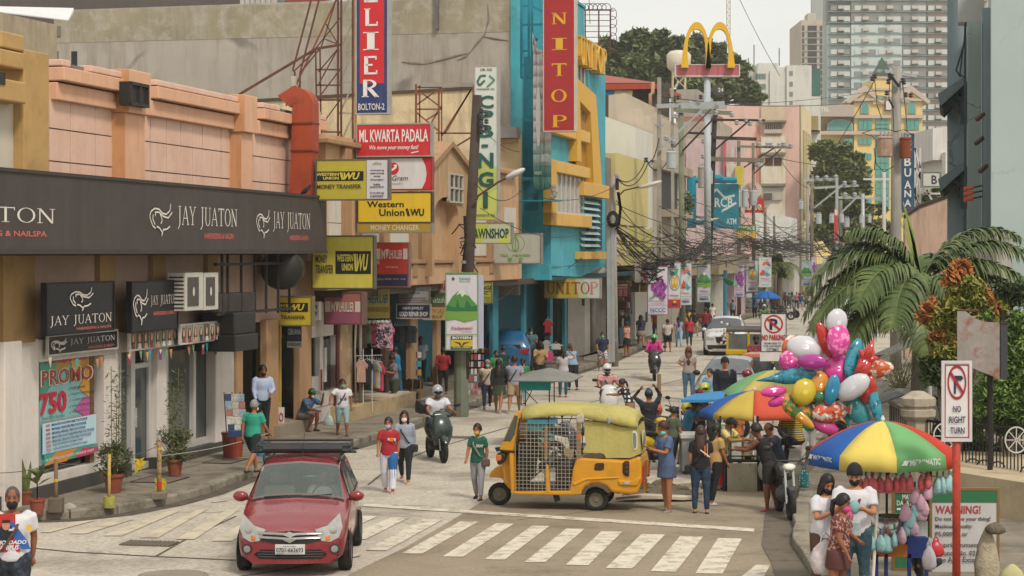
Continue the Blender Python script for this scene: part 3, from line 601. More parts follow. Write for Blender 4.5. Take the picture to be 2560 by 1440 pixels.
twz('column',963,978,.13,3.5,-.14,.0,K('4a3527',n=.25,s=4));twz('column',1026,1045,.13,3.5,-.14,.0,m_tand);twz('column',1092,1102,.13,3.5,-.14,.0,m_tand)
twz('wall',1045,1093,.13,3.5,-1.6,-1.5,K('1f6f80',n=.15,sk_='14505c'));twz('wall',780,845,2.4,3.3,-.4,-.1,m_white)
for i in range(3):
 for j in range(2):twz('wall_tile',780+j*11,790.5+j*11,.15+i*.42,.55+i*.42,-.3,-.1,m_white)
for j in range(3):twz('wall_tile',803+j*14,816.5+j*14,.15,.55,-.3,-.1,m_white);twz('wall_tile',803+j*14,816.5+j*14,.57,.95,-.3,-.1,m_white)
twz('door_pane',784,800,.9,2.4,-.25,-.18,m_glass2);twz('window_pane',808,838,.95,2.3,-.25,-.18,m_glass2)
for xa,xb,z0,z1,m in((800,808,.95,2.4,m_alu),(838,843,.95,2.4,m_alu),(801,806,1.0,1.55,K('a8262a')),(838,842,1.0,1.6,K('a8262a')),(812,817,1.2,2.1,K('cfcac0'))):twz('window_frame',xa,xb,z0,z1,-.2,-.05,m)
twz('step',885,1040,.13,.5,-.9,.55,K('b39c78',n=.1,s=2,dirt='6b5c46',da=.5));twz('step',700,780,.13,.42,-.5,.25,K('8f8272',n=.1));twz('step',978,1024,.13,.55,-.9,.5,K('c0b6a6',n=.1,s=2));twz('step',1046,1240,.13,.35,-1,.1,K('6b6358',n=.2))
for xa,xb in((650,655),(700,704),(742,746)):twz('door_frame',xa,xb,.15,2.9,-.4,-.3,K('b8944a',n=.1))
twz('door_pane',705,740,.15,2.9,-.9,-.85,K('18211f',rough=.15))
mb=MB();mb.tb([FA(fs(879),.2,.25),FA(fs(879),3.5,.25)],.045,8);mb.tb([FA(fs(872),.4,.2),FA(fs(868),2,.22),FA(fs(874),3.2,.2)],.03,6);mb.bd('drain_pipe',K('8e8578',n=.2),t,sm_=1)
# ================================================================ grey fire wall and things above the roofs
def nbox(name,x0,x1,yt,Y,m,parent=None,zb=0.0,depth=12,yb=None,tilt=0,**k):
 """block whose camera-facing side runs across the street at pixel columns x0..x1, x1 at distance Y"""
 o=P(x1,yt,Y);w_=None;k0=(x0-1280)/FP;a=(k0*o.y-o.x)/(-ND.x+k0*ND.y);zt=o.z
 if yb is not None:zb=P(x1,yb,Y).z
 fr=frame((o.x,o.y,0),-ND,UZ,-UD);mb=MB()
 if tilt:mb.ps_m([(0,zb),(a,zb),(a,zt+tilt),(0,zt)],fr,-depth,0)
 else:mb.fb(fr,0,a,zb,zt,-depth,0)
 return mb.bd(name,m,parent,**k),fr,a,zt
FWY=fY(1297)
m_fire=K('aaa298',rough=.92,n=.12,s=.45,bump=.25,sk_='77694f',sa=.85,dirt='948b80',da=.5,ds=.35,crack=.06)
t=T('grey_firewall','huge stained grey concrete fire wall rising behind the roofs at upper left','wall',tuple(P(700,300,78)))
o,frw,aw,zw=nbox('wall',135,1297,-14,FWY,m_fire,t,zb=3,depth=.4,tilt=-.1)
mb=MB();mb.fb(frw,0,aw,zw-1.4,zw-.12,0,.012);mb.bd('mossy_band',K('968d76',rough=.95,n=.2,s=.6,sk_='a8a198',sa=.9,dirt='b0a89c',da=.75,ds=1.6),t)
mb=MB()
for i,(u,z,w_,h)in enumerate([(aw-.3,13.2,.5,.42),(aw-.1,12.7,.4,.45),(aw-.2,12.2,.5,.42),(aw-.45,11.8,.55,.35),(aw-.1,11.3,.4,.5),(aw-.25,10.8,.35,.45),(aw-.05,10.3,.35,.4)]):mb.fb(frw,u,u+w_,z,z+h,0,.06)
mb.bd('exposed_block',K('7d766c',n=.3,s=3,dirt='4d4740',da=.5,ds=3),t,bevel=.02)
mb=MB();mb.fb(frw,aw-1.0,aw-.75,11.9,12.6,.01,.02);mb.bd('hole',m_dark,t)
mb=MB()
for pts in([(1.2,14),(1.3,12.9),(1.9,12.2),(2.4,11.9)],[(1.9,12.2),(3.6,11.8),(4.6,11.9)],[(1.4,12.8),(.4,12.6)]):
 for a_,b_ in zip(pts,pts[1:]):mb.fb(frw,min(a_[0],b_[0])-.05,max(a_[0],b_[0])+.05,0,0.001,0,.0)if 0 else mb.tb([frw(a_[0],a_[1],.0),frw((a_[0]+b_[0])/2+R.uniform(-.1,.1),(a_[1]+b_[1])/2,.0),frw(b_[0],b_[1],.0)],[.03,.05,.02],5)
mb.bd('wide_crack',K('857b6e',n=.3,s=5),t)
for u in(3.1,5.7):
 mb=MB();mb.fb(frw,u,u+.13,13.1,14.6,.0,.2);mb.bd('bracket',K('77736e',metal=.4),t)
mb=MB();mb.tb([frw(5.9,14,.02),frw(5.95,11,.02),frw(5.9,9,.02)],.03,5);mb.bd('seam',K('7a7060',n=.3),t)
t=T('dark_roof_building','dark grey slab of a building behind the fire wall, top left corner','building',tuple(P(300,10,110)))
nbox('wall',-300,606,-160,112,K('5d5552',rough=.9,n=.12,s=.3,sk_='4b4441',sa=.4),t,depth=10)
t=T('rooftop_shed','small pale corrugated rooftop shed on the fire wall, at the top edge','shed',tuple(P(700,0,100)))
nbox('wall',600,690,-30,100,K('bdb8ae',n=.1,s=1,sk_='8c5a40',sa=.6),t,zb=10,depth=5);nbox('wall',690,745,-20,100,K('7c7b80',n=.1),t,zb=10,depth=5)
mb=MB();mb.tb([P(715,6,84),P(1000,-20,86)],.12,4);mb.bd('red_eave',K('8f3f35'),t)
for i in range(6):mb=MB();mb.tb([P(612+i*13,10,99),P(612+i*13,-30,99)],.05,4);mb.bd('sheet_rib',K('8d8a86'),t)
t=T('white_roof_sheet','white corrugated metal roofing sheet lying on the parapet at the far upper left','roof sheet',tuple(P(90,40,50)))
mb=MB();Yq=40
n_=26;top=[];bot=[]
for i in range(n_+1):
 u=i/n_;x=-30+u*215;r_=.03*math.sin(i*pi/1.5)
 top.append(P(x,22+1*u,Yq+1.5)+V((0,0,r_)));bot.append(P(x,30+26*min(1,u*1.3)if u<1 else 52,Yq)+V((0,0,r_)))
mb=MB();rows=[]
for j in range(13):
 v_=j/12;off=.045*math.sin(j*pi*.95);rows.append([P(-30,26-6*v_+0,Yq+v_*1.5)+V((0,0,off)),P(185-14*(1-v_),50-27*v_,Yq+v_*1.5)+V((0,0,off))])
for a_,b_ in zip(rows,rows[1:]):mb.pl([a_[0],a_[1],b_[1],b_[0]])
mb.bd('sheet',K('dcdcdc',rough=.35,metal=.3,n=.05),t,solid=.02)
t=T('stained_parapet','peeling cream wall with black-mould top standing before the grey fire wall','wall',tuple(P(900,300,72)))
o,fr2,a2_,z2_=nbox('wall',560,1185,224,69,K('cfbf9c',rough=.92,n=.1,s=.8,sk_='7e7360',sa=.95,dirt='a3977f',da=.6,ds=1.1),t,zb=4,depth=.4,tilt=-.35)
mb=MB();mb.ps_m([(-.05,z2_-.0),(a2_,z2_-.35),(a2_,z2_-.24),(-.05,z2_+.11)],fr2,-.45,.06);mb.bd('coping',K('4f483d',n=.3,s=4,dirt='2b2722',da=.6,ds=4),t)
t=T('cracked_cream_wall','cream wall with crazed plaster between the white pawnshop sign and the blue store','wall',tuple(P(1270,400,73)))
nbox('wall',1180,1297,335,74.2,K('d9bf98',rough=.9,n=.08,s=.8,crack=1.3,sk_='a88a68',sa=.5),t,zb=3.6,depth=.5)
mb=MB();oo=P(1290,322,74);mb.fb(frame((oo.x,oo.y,0),-ND,UZ,-UD),-.1,1.0,oo.z-.35,oo.z+.05,-.3,.35);mb.bd('lead_flashing',K('8f8d8a',n=.15,metal=.3),t)
t=T('gabled_roof','small brown gabled roof behind the red money sign','roof',tuple(P(1100,380,64)))
mb=MB();mb.pl([P(1082,395,66),P(1115,358,64),P(1125,360,70),P(1090,392,72)]);mb.bd('slope',K('8a5140',n=.15),t,solid=.06)
# ================================================================ lattice tower carrying the tall red sign
t=T('lattice_tower','rusty lattice tower of steel bars holding the tall red vertical sign','steel tower',tuple(P(860,500,58)),0)
Yt=57.5;mb=MB()
def ml(pts,w_,dy=0):
 for a_,b_ in zip(pts,pts[1:]):mb.bar(P(a_[0],a_[1],Yt+dy+(a_[2]if len(a_)>2 else 0)),P(b_[0],b_[1],Yt+dy+(b_[2]if len(b_)>2 else 0)),w_)
ml([(845,400),(845,-20)],.06);ml([(853,400),(853,-20)],.06);ml([(882,410),(882,-20)],.06);ml([(735,395),(737,180),(732,175),(778,0)],.05);ml([(748,395),(750,183),(800,-10)],.05);ml([(793,390),(789,120)],.045);ml([(803,395),(800,118)],.045);ml([(598,236),(790,122),(850,112)],.07)
ml([(735,178),(790,125)],.04);ml([(750,183),(803,118)],.04)
mb.bd('post',m_rust,t)
mb=MB();m_or=K('8e5238',rough=.8,n=.25,s=3);ml([(715,265),(845,-10)],.05,.6);ml([(725,262),(752,205)],.04,.6);mb.bd('orange_brace',m_or,t)
mb=MB()
for i,y in enumerate(range(-60,420,78)):
 ml([(850,y+30),(884,y+32)],.045);ml([(850,y+32),(884,y-46)],.04);ml([(848,y+112),(882,y+34)],.035,.5)
mb.bd('pale_rung',K('9a9389',rough=.6,metal=.3,n=.2),t)
mb=MB()
for y in(174,213,250,330):ml([(791,y),(850,y)],.045)
for a_,b_,c_,d_ in((791,330,850,250),(792,250,850,174),(795,213,846,120),(808,395,850,330),(793,330,803,395),(815,60,846,112),(790,120,850,45),(803,118,840,0),(812,98,850,112),(796,180,845,122)):ml([(a_,b_),(c_,d_)],.035)
mb.bd('cross_bar',m_rust,t)
mb=MB()
ml([(785,398),(888,398)],.08);ml([(855,375),(880,400)],.04);ml([(790,370),(800,398)],.05);mb.bd('foot_beam',K('3b3230',n=.3),t)
mb=MB();mb.fb(frame(P(727,190,57),ND,UZ,-UD),0,.14,-.28,0,-.1,0);mb.bd('meter_box',K('b5b0a6'),t)
mb=MB();mb.tb([P(889,400,56.6),P(889,-20,56.6)],.04,6);mb.bd('conduit',K('a07c45',n=.3),t)
t=T('steel_lattice','small rusty lattice frame behind the tall white and green vertical sign','steel tower',tuple(P(1110,300,66)),0);Yt=65;mb=MB()
ml([(1040,210),(1040,312)],.07);ml([(1049,213),(1049,312)],.05);ml([(1097,213),(1097,360)],.06);ml([(1104,220),(1104,360)],.05);ml([(1183,212),(1183,400)],.06)
for q in((1040,218,1104,218),(1042,273,1104,273),(1042,262,1100,220),(1049,228,1104,270),(1042,282,1100,330),(1077,310,1100,268),(1104,340,1183,216),(1112,335,1178,222),(1090,333,1183,333),(1130,372,1183,340),(1066,300,1100,280)):ml([q[:2],q[2:]],.05)
mb.bd('bars',K('7a4f3c',rough=.85,n=.3,s=5),t)
mb=MB();ml([(1052,213),(1183,212)],.13);mb.bd('top_pipe',K('99948c',metal=.3),t)
# ================================================================ blue department store
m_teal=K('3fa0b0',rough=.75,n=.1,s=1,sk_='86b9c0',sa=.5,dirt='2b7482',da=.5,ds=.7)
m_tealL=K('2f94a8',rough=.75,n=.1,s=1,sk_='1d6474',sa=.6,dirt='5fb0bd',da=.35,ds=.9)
m_yel=K('d6a53d',rough=.65,n=.06,s=2,sk_='a87f35',sa=.35)
m_yel2=K('d9ab58',rough=.7,n=.05,s=2,sk_='a88146',sa=.4)
t=T('department_store','turquoise department store with yellow window frames, in the middle of the left side','building',tuple(FA(fs(1400),0,-2)))
cb=1.24;e0,e1=fs(1378,cb),fs(1514,cb)
mb=MB();mb.fb(FA,e0,fs(1461,cb),4.05,14.6,-.4,cb);mb.fb(FA,fs(1461,cb),e1,4.05,13.1,-3,cb);mb.bd('facade',m_teal,t,bevel=.05)
mb=MB();mb.ps_m([(e0,3.75),(e0,4.06),(e1,4.06),(e1,4.06),((e0+e1)/2,3.62)],FA,-1,cb-.01);mb.bd('bottom_edge',m_teal,t)
fl=frame(FA(e0,0,0),ND,UZ,-UD)
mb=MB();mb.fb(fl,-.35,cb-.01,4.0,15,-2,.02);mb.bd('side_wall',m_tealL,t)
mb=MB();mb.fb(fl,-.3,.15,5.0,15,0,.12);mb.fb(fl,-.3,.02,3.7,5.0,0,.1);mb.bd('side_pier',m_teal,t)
mb=MB();mb.fb(fl,.2,.75,6.2,12,0,.03);mb.bd('dark_recess',K('176c7e',n=.15),t)
mb=MB();fpx(mb,1374,1380,660,700,-1,cb+.02);mb.fb(fl,-.25,1.0,3.65,4.0,-.1,.05);mb.bd('lower_box',m_teal,t)
def up(name,xa,xb,ya,yb,c0,c1,m,**k):
 mb=MB();fpx(mb,xa,xb,ya,yb,cb+c0,cb+c1);return mb.bd(name,m,t,**k)
def uz(name,xa,xb,z0,z1,c0,c1,m,**k):
 mb=MB();mb.fb(FA,fs(xa,cb+c1),fs(xb,cb+c1),z0,z1,cb+c0,cb+c1);return mb.bd(name,m,t,**k)
uz('frame_side',1379,1392,5.62,8.05,0,.32,m_yel,bevel=.02);uz('frame_top',1392,1476,7.62,8.05,0,.32,m_yel2,bevel=.02);uz('frame_bottom',1379,1480,5.62,6.1,0,.32,m_yel2,bevel=.02)
uz('window_pane',1392,1458,6.15,7.6,-.2,.06,K('a3a196',rough=.25,n=.12,s=1))
for i in range(7):x=1392+i*11;uz('mullion',x,x+1.5,6.15,7.6,.0,.12,m_alu)
uz('window_sill',1392,1460,6.08,6.16,0,.2,m_alu)
uz('ledge',1380,1476,9.05,9.5,0,.32,m_yel2,bevel=.02);uz('ledge',1437,1477,12.2,12.6,0,.3,m_yel2,bevel=.02);uz('frame_side',1379,1386,9.5,11.2,0,.3,m_yel)
uz('window_pane',1386,1463,9.5,12.1,-.2,.06,K('b9bab2',rough=.2,n=.12,s=1))
for i in range(9):x=1388+i*9;uz('mullion',x,x+1.2,9.5,12.1,.0,.12,K('8f9290'))
S_=lambda x:fs(x,cb+.6)
mb=MB();mb.ps_m([(S_(1459),8.2),(S_(1459),11.45),(S_(1505),11.1),(S_(1521),7.25),(S_(1521),6.95),(S_(1517),6.95),(S_(1500),7.3),(S_(1492),10.3),(S_(1466),10.6),(S_(1470),8.2)],FA,cb,cb+.35);mb.bd('slanted_frame',m_yel,t)
mb=MB();mb.ps_m([(S_(1470),8.0),(S_(1470),10.4),(S_(1490),10.2),(S_(1500),7.4)],FA,cb,cb+.1);mb.bd('slanted_reveal',K('a8761c',n=.1),t)
uz('ledge',1462,1523,6.9,7.45,0,.36,m_yel2,bevel=.02);uz('ledge',1462,1521,4.35,4.65,0,.4,m_yel2)
uz('louvre_recess',1466,1505,4.75,6.85,-.3,.02,K('16434f'))
for i in range(8):
 mb=MB();a_,b_=fs(1467,cb+.3),fs(1506,cb+.3);z=4.85+i*.25;mb.ps_m([(0,0),(.14,.0),(.02,.12),(-.1,.12)],frame(FA(a_,z,cb+.1),ND,UZ,UD),0,b_-a_);mb.bd('louvre_blade',K('9dbcc0',rough=.5,n=.15,s=3,sk_='c0b49a',sa=.5),t)
mb=MB();fr=frame(FA(0,0,cb),UD,UZ,ND);text(mb,'UNITOP',fr,fs(1425,cb),12.05,fs(1491,cb),13.2,.45,'S',depth=.4);mb.bd('lettering',K('d9a83a',rough=.5,n=.1),t)
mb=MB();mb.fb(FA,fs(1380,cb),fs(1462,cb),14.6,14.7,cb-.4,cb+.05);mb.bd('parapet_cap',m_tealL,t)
m_dteal=K('1f5f70',rough=.8,n=.15,s=1,sk_='123f4b',sa=.5)
mb=MB();mb.fb(FA,fs(1180),fs(1445,0),.13,3.7,-3.2,-3);mb.bd('shutter',m_dteal,t)
mb=MB();mb.fb(FA,fs(1296),fs(1445,0),.13,3.7,-1.3,-1.2);mb.bd('shutter',m_dteal,t)
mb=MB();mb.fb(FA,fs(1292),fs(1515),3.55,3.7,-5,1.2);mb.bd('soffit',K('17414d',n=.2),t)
for xa,xb,m in((1232,1246,K('2c7a8c',n=.15)),(1310,1316,K('2c7a8c',n=.15)),(1375,1382,K('2c7a8c',n=.15)),(1412,1419,K('2c7a8c',n=.15))):uz('column',xa,xb,.13,3.7,-1.22,-1.1,m)  # columns in darkened teal: the shade under the store is put into their colour
for xa,xb,m in((1420,1462,K('8d857c',n=.12,sk_='5f564d')),(1462,1476,K('a09a90',n=.12)),(1476,1515,K('6f675e',n=.25,s=2,dirt='48423b',da=.6))):uz('wall',xa,xb,.13,3.9,-1.5,-1.05,m)
uz('step',1380,1460,.13,.3,-1.5,-.2,K('6b6358',n=.2))
mb=MB();mb.box((-.14,-.1,0),(.14,.1,.42),M=Matrix.Translation(FA(fs(1445),2.3,.15)));mb.bd('meter',K('3b3a38'),t)
mb=MB();mb.tb([FA(fs(1466),.2,.3),FA(fs(1466),3.3,.3),FA(fs(1468),3.9,.8)],.12,8);mb.bd('drain_pipe',K('8e8a84',n=.2),t,sm_=1)
q=T('ladder_frame','turquoise steel ladder frame bolted to the side of the blue store','steel frame',tuple(P(1310,150,73.5)),0);Yt=73.6;mb=MB()
for x in(1303,1322,1330):ml([(x,-10),(x,195)],.09)
for y in(15,62,128,163,195):ml([(1303,y),(1358 if y in(62,195)else 1322,y-1)],.07)
ml([(1330,14),(1358,30)],.06);ml([(1330,95),(1345,100)],.1);ml([(1306,300),(1330,300)],.12);ml([(1305,447),(1332,447)],.12);mb.bd('bars',K('1c7f93',n=.15,rough=.6),q)
q=T('canopy_shelf','thin turquoise shelf canopy on brackets projecting below the city banner','canopy',tuple(P(1350,500,73)),0)
frs=frame(P(1306,502,74),ND,UZ,-UD);mb=MB();mb.fb(frs,0,1.5,-.04,.0,0,.8);mb.bd('plate',K('2a8c9f',n=.15),q)
for u in(.35,.8):
 mb=MB();mb.ps_m([(u-.22,0),(u+.05,0),(u+.05,.22)],frs,.0,.05);mb.ps_m([(u-.05,-.04),(u+.12,-.04),(u-.05,-.25)],frs,0,.05);mb.bd('bracket',K('1c7f93'),q)
mb=MB();pb=P(1385,496,73);[mb.ell((pb.x+R.uniform(-.07,.07),pb.y,pb.z+.05+i*.06),R.uniform(.07,.12),6,4)for i in range(7)];mb.bd('rag',K('a39a8c',n=.3,s=9),cat='rag',label='crumpled grey rag bundled on the end of the turquoise shelf canopy')
q=T('city_banner','long white and green tarpaulin hanging behind the vertical red sign','banner',tuple(P(1353,300,73.2)),0)
mb=MB();rows=[]
for j in range(15):
 v_=j/14;y=80+v_*390;xl=1333 if v_>.1 else 1331;xr=1378 if v_>.1 else 1350
 rows.append([P(xl+(xr-xl)*u,y+6*math.sin(u*pi)*(v_==1)+(60*u if j==0 else(20*u if j==1 else 0)),73.1+.06*math.sin(u*9+v_*4))for u in(0,.2,.4,.6,.8,1)])
fcs=[(a_,b_)for a_,b_ in zip(rows,rows[1:])]
for k_,(a_,b_)in enumerate(fcs):
 for j in range(5):mb.pl([a_[j],b_[j],b_[j+1],a_[j+1]],1 if k_>11 else(2 if k_>9 else 0))
mb.bd('cloth',[K('cfcdca',n=.06,sk_='b0aeab'),K('5f8f84',n=.1),K('a9c4bb',n=.1)],q,sm_=1,solid=.01)
frb=frame(P(1334,470,73.0),ND,UZ,-UD);mb=MB();ms=[]
draw(mb,[('e',.3,-2.6,.14,1.1,'e8ebe8'),('e',.72,-2.8,.07,.8,'e8ebe8'),('t','UNI CITY',.5,-1.25,.95,-.95,'dfe4e0'),('t','WWW.UNICITY.PH',.08,-.6,.5,-.48,'dfe4e0')]+[('t','MODE',.55,-5.7+i*.17,.85,-5.6+i*.17,'4b4b4b')for i in range(6)],frb,.62,1.0,.06,ms);mb.bd('lettering',ms,q)
# ================================================================ shop signs
YL,BK='cfc04a','1d1b1a'
def wu(x0,y0,x1,y1,yc=YL):
 w_,h=x1-x0,y1-y0
 return[('r',x0,y0,x1,y1,BK),('t','WESTERN',x0+.04*w_,y0+.14*h,x0+.5*w_,y0+.46*h,yc,'B'),('t','UNION',x0+.18*w_,y0+.54*h,x0+.5*w_,y0+.86*h,yc,'B'),('l',[(x0+.53*w_,y0+.12*h),(x0+.57*w_,y0+.88*h)],.03,yc),('l',[(x0+.56*w_,y0+.12*h),(x0+.6*w_,y0+.88*h)],.03,yc),('t','WU',x0+.6*w_,y0+.13*h,x0+.93*w_,y0+.87*h,yc,'Bi')]
sgn=[sign('tall vertical red sign with blue border and white capital letters',892,-330,968,283,56.2,'22366b',[('r',.1,0,.9,.88,'c8262d')]+[('t',c_,.3 if c_!='I' else .38,a,.74 if c_!='I' else .64,b,'ded9d5','S')for c_,a,b in(('L',.41,.475),('H',.3,.365),('U',.2,.265),('I',.48,.5),('L',.573,.645),('I',.67,.742),('E',.762,.835),('R',.855,.93))][:0],edge='a9a6a0',thick=.3),]
def pxops(items,X0,Y0,X1,Y1):
 return[('t',s_,(a-X0)/(X1-X0),(b-Y0)/(Y1-Y0),(c_-X0)/(X1-X0),(d-Y0)/(Y1-Y0),h,st)for s_,a,b,c_,d,h,st in items]
sn,fr,W,H=sgn[0];mb=MB();ms=[]
draw(mb,pxops([('L',910,-100,944,-46,'ded9d5','S'),('L',910,-38,944,7,'ded9d5','S'),('E',911,-44,945,7,'ded9d5','S')][2:]+[('L',911,22,945,66,'ded9d5','S'),('I',908,81,947,126,'ded9d5','S'),('E',911,141,944,187,'ded9d5','S'),('R',905,200,948,245,'ded9d5','S'),('BOLTON-2',896,259,962,276,'c9c6c6','b')],892,-330,968,283),fr,W,H,.008,ms)
mb.bd('lettering',ms,sn)
sign('wide red signboard with white letters about sending money fast',893,313,1076,390,55.8,'c62830',[('t','ML KWARTA PADALA',.03,.15,.97,.56,'e3dbd6','b'),('t','We move your money fast!',.17,.66,.84,.84,'e3dbd6','bi'),('l',[(.74,.92),(.84,.87)],.03,'e3dbd6')],edge='9f9c98')
sign('white signboard with red curved edges and a red arrow disc',895,397,1077,473,55.8,'d3cfcd',[('p',[(0,0),(.09,0),(.05,.25),(.03,.5),(.05,.75),(.09,1),(0,1)],'c4242f'),('p',[(.88,0),(1,0),(1,1),(.88,1),(.93,.75),(.945,.5),(.93,.25)],'c4242f'),('e',.49,.33,.075,.2,'c4242f'),('l',[(.46,.38),(.49,.36),(.525,.27)],.05,'ece5e0'),('p',[(.49,.22),(.54,.2),(.53,.34)],'ece5e0'),('t','MoneyGram',.2,.56,.69,.78,'3c3436','i'),('t','money transfer',.3,.79,.62,.87,'77706c','i')],edge='9f3036')
sign('bright yellow signboard with black lettering and a money changer strip below',896,483,1077,555,55.8,'dcb92a',[('t','Western',.12,.28,.63,.5,BK,'b'),('t','Union',.29,.55,.64,.8,BK,'b'),('l',[(.66,.54),(.69,.8)],.03,BK),('l',[(.68,.54),(.71,.8)],.03,BK),('t','WU',.72,.55,.91,.8,BK,'B')],edge='4b3a2c')
sign('ochre strip sign with pale words, directly under the bright yellow board',896,558,1077,580,55.8,'a8892f',[('t','MONEY CHANGER',.17,.2,.84,.82,'c9c3b0','b')],edge='8a8378')
sign('olive yellow blade sign with a white service list on its right',793,402,969,498,48.9,'b7a83a',wu(-.04,.28,.66,.53,'cdbf46')+[('t','MONEY TRANSFER',.0,.62,.63,.73,'2e2a22','b'),('r',.71,0,1,1,'c9c4c8'),('t','eBiz',.79,.05,.92,.13,'8a8a3a','b')]+[('t',s_,.76+.05*(len(s_)<6),y,.955-.05*(len(s_)<6),y+.055,'2c2733','b')for s_,y in(('ticketing',.24),('service',.31),('money',.4),('changer',.48),('bills',.6),('payment',.67),('loading',.82),('center',.9))],edge='6b6558')
sign('large yellow money transfer board with black box, below the end of the black fascia',782,592,932,719,49.95,'c2b445',wu(.38,.28,.97,.73,'c8b94a')+[('t','MONEY',.05,.36,.25,.51,'3a3428','b'),('t','TRANSFER',.05,.55,.35,.72,'3a3428','b')],edge='5f5848',kw=dict(n=.08,rough=.5,sk_='d8cf7c',sa=.5))
sign('red and navy pawnshop board hanging right of the large yellow board',939,609,1019,715,56.6,'c2382f',[('r',0,.72,1,1,'332f55'),('r',0,.12,1,.37,'cfc4bf'),('r',.15,.1,.86,.4,'c2382f'),('t','M',.19,.15,.3,.36,'d6cbc5'),('p',[(.3,.13),(.42,.13),(.36,.35)],'d6cbc5'),('t','LHUILLIER',.43,.15,.84,.36,'d6cbc5'),('t','Tulay ng Pamilyang Pilipino',.32,.53,.72,.58,'d6cbc5'),('t','Quick Cash Loans',.06,.81,.25,.87,'b5afba'),('t','KWARTA PADALA',.3,.81,.5,.86,'b5afba'),('t','Family Insurance',.55,.81,.74,.86,'b5afba'),('t','Money Changer',.79,.81,.95,.86,'b5afba')],edge='8d6a62')
sn,fr,W,H=sign('yellow lightbox over the guarded entrance, partly covered by a dark box',645,743,777,811,49.3,'c0a928',wu(.06,.2,.95,.53,'d2bb34')+[('t','TRANSFER',.44,.66,.9,.8,'2e2718','b')],edge='7d7254',yb=0)
mb=MB();mb.fb(fr,.12*W,.4*W,-1.0*H,-.56*H,.0,.12);mb.bd('dark_cover',K('1a1918',rough=.4),sn)
sign('narrow white side panel of the yellow lightbox with two cut words',780,754,797,800,50.5,'c5beb2',[('t','ading',.0,.12,.8,.4,'2b2833'),('t','nter',.0,.5,.8,.75,'2b2833')],edge=None)
sign('navy and white dealer banner hanging in the guarded doorway',718,813,754,869,49.8,'24405c',[('r',0,.72,1,1,'c0bdb8'),('t','CEBUANA',.05,.15,.95,.42,'d5d2cc','b'),('t','LHUILLIER',.3,.5,.9,.62,'7a2f3a'),('t','AUTHORIZED AGENT',.06,.78,.94,.92,'3b3733')],edge=None,thick=.01,name='banner',cat='banner')
sign('faded pink pawnshop board with white tabs over the tiled shop',813,733,901,808,53.6,'9c5f5a',[('r',0,.62,1,1,'945066'),('r',.0,.27,.15,.62,'cbbcae'),('r',.85,.27,1,.62,'cbbcae'),('t','M',.18,.3,.28,.63,'d5c8bc'),('p',[(.28,.28),(.4,.28),(.34,.62)],'d5c8bc'),('t','LHUILLIER',.41,.3,.82,.62,'d5c8bc')],edge='6f4f48',thick=.5)
sn,fr,W,H=sign('wrinkled yellow fabric banner for a fashion boutique above hanging clothes',903,722,973,795,57.2,'a8a052',[('t','CHERUB',.03,.18,.95,.5,'2f5f7a','bi'),('t','FASHION BOUTIQUE',.12,.62,.97,.82,'8f4a35')],edge=None,thick=.02,name='banner',cat='banner')
sign('small white sale banner pinned in front of the yellow boutique banner',922,718,948,796,56.9,'c3bfb2',[('p',[(.1,0),(.8,0),(.7,.14),(.2,.12)],'3f8a55'),('e',.5,.42,.36,.08,'a83a3a'),('t','AUGUST 6-9',.22,.39,.78,.45,'d9cfc4'),('t','ALL SELECTED',.05,.55,.95,.66,'a83a3a','b'),('t','ITEMS 50% OFF',.12,.72,.9,.8,'a83a3a'),('t','EXCEPT',.3,.86,.75,.95,'a83a3a')],edge=None,thick=.01,name='banner',cat='banner')
sign('grey white engineering services board with printed lines',998,721,1072,760,60.2,'a5a49e',[('e',.07,.13,.05,.1,'2f4f6f'),('t','GELBORE ENGINEERING',.18,.04,.98,.17,'33506a'),('t','SERVICES',.38,.22,.7,.34,'33506a'),('t','ACCEPTS:',.02,.42,.3,.52,'5a4048'),('t','SIGNING AND SEALING OF PLANS',.02,.57,.9,.67,'33506a'),('t','ELECTRICAL, MECHANICAL, PLUMBING',.02,.73,.97,.82,'7a3f45'),('t','FENCING, PLOTTING, BLUEPRINTING',.02,.87,.97,.95,'7a3f45')],edge='77736b',thick=.05)
sign('navy board with white words about jewelry and gold repair',993,762,1074,794,59.5,'1e2f4d',[('t',"MEN'S JEWELRY",.17,.14,.82,.42,'c9c5be','b'),('t','GOLD REPAIR SHOP',.05,.52,.95,.9,'d8d4cc','B')],edge='b5b1a8',thick=.08)
sign('white board with dark red letters and black arrow, above the green lace sign',1077,704,1117,735,61.5,'b0aaa0',[('p',[(.0,.4),(.25,.1),(.25,.75)],'2a2724'),('t','ADAM',.28,.1,1,.75,'9c2f42','B'),('t','SHARPENING',.3,.82,.98,.97,'4a4440')],edge='6f6a62',thick=.06)
sign('dark green board with white script, half hidden by the mountain banner',1072,736,1117,766,61.3,'3c5a35',[('t','Natasha',.1,.2,.98,.7,'c0c8b0','i'),('r',0,.88,1,1,'8a3f35')],edge='5d5a4a',thick=.06)
sign('sagging yellow cloth banner with red hand-painted sale words',1057,768,1115,800,60.8,'b8a46a',[('t','WOW SALE',.2,.1,.95,.5,'9c3a2f','i'),('t','FREE & UP',.3,.6,.85,.85,'9c3a2f')],edge=None,thick=.01,name='banner',cat='banner')
cp_=[('t','CPB - NGI',.23,.012,.77,.03,'4a5a55'),('l',[(.5,.06),(.25,.06),(.1,.1),(.2,.125),(.45,.09)],.07,'3a6a60'),('l',[(.65,.06),(.9,.09),(.55,.135)],.06,'5a8a70'),('t','PAWNSHOP, INC.',.07,.142,.93,.157,'4a5a55')]
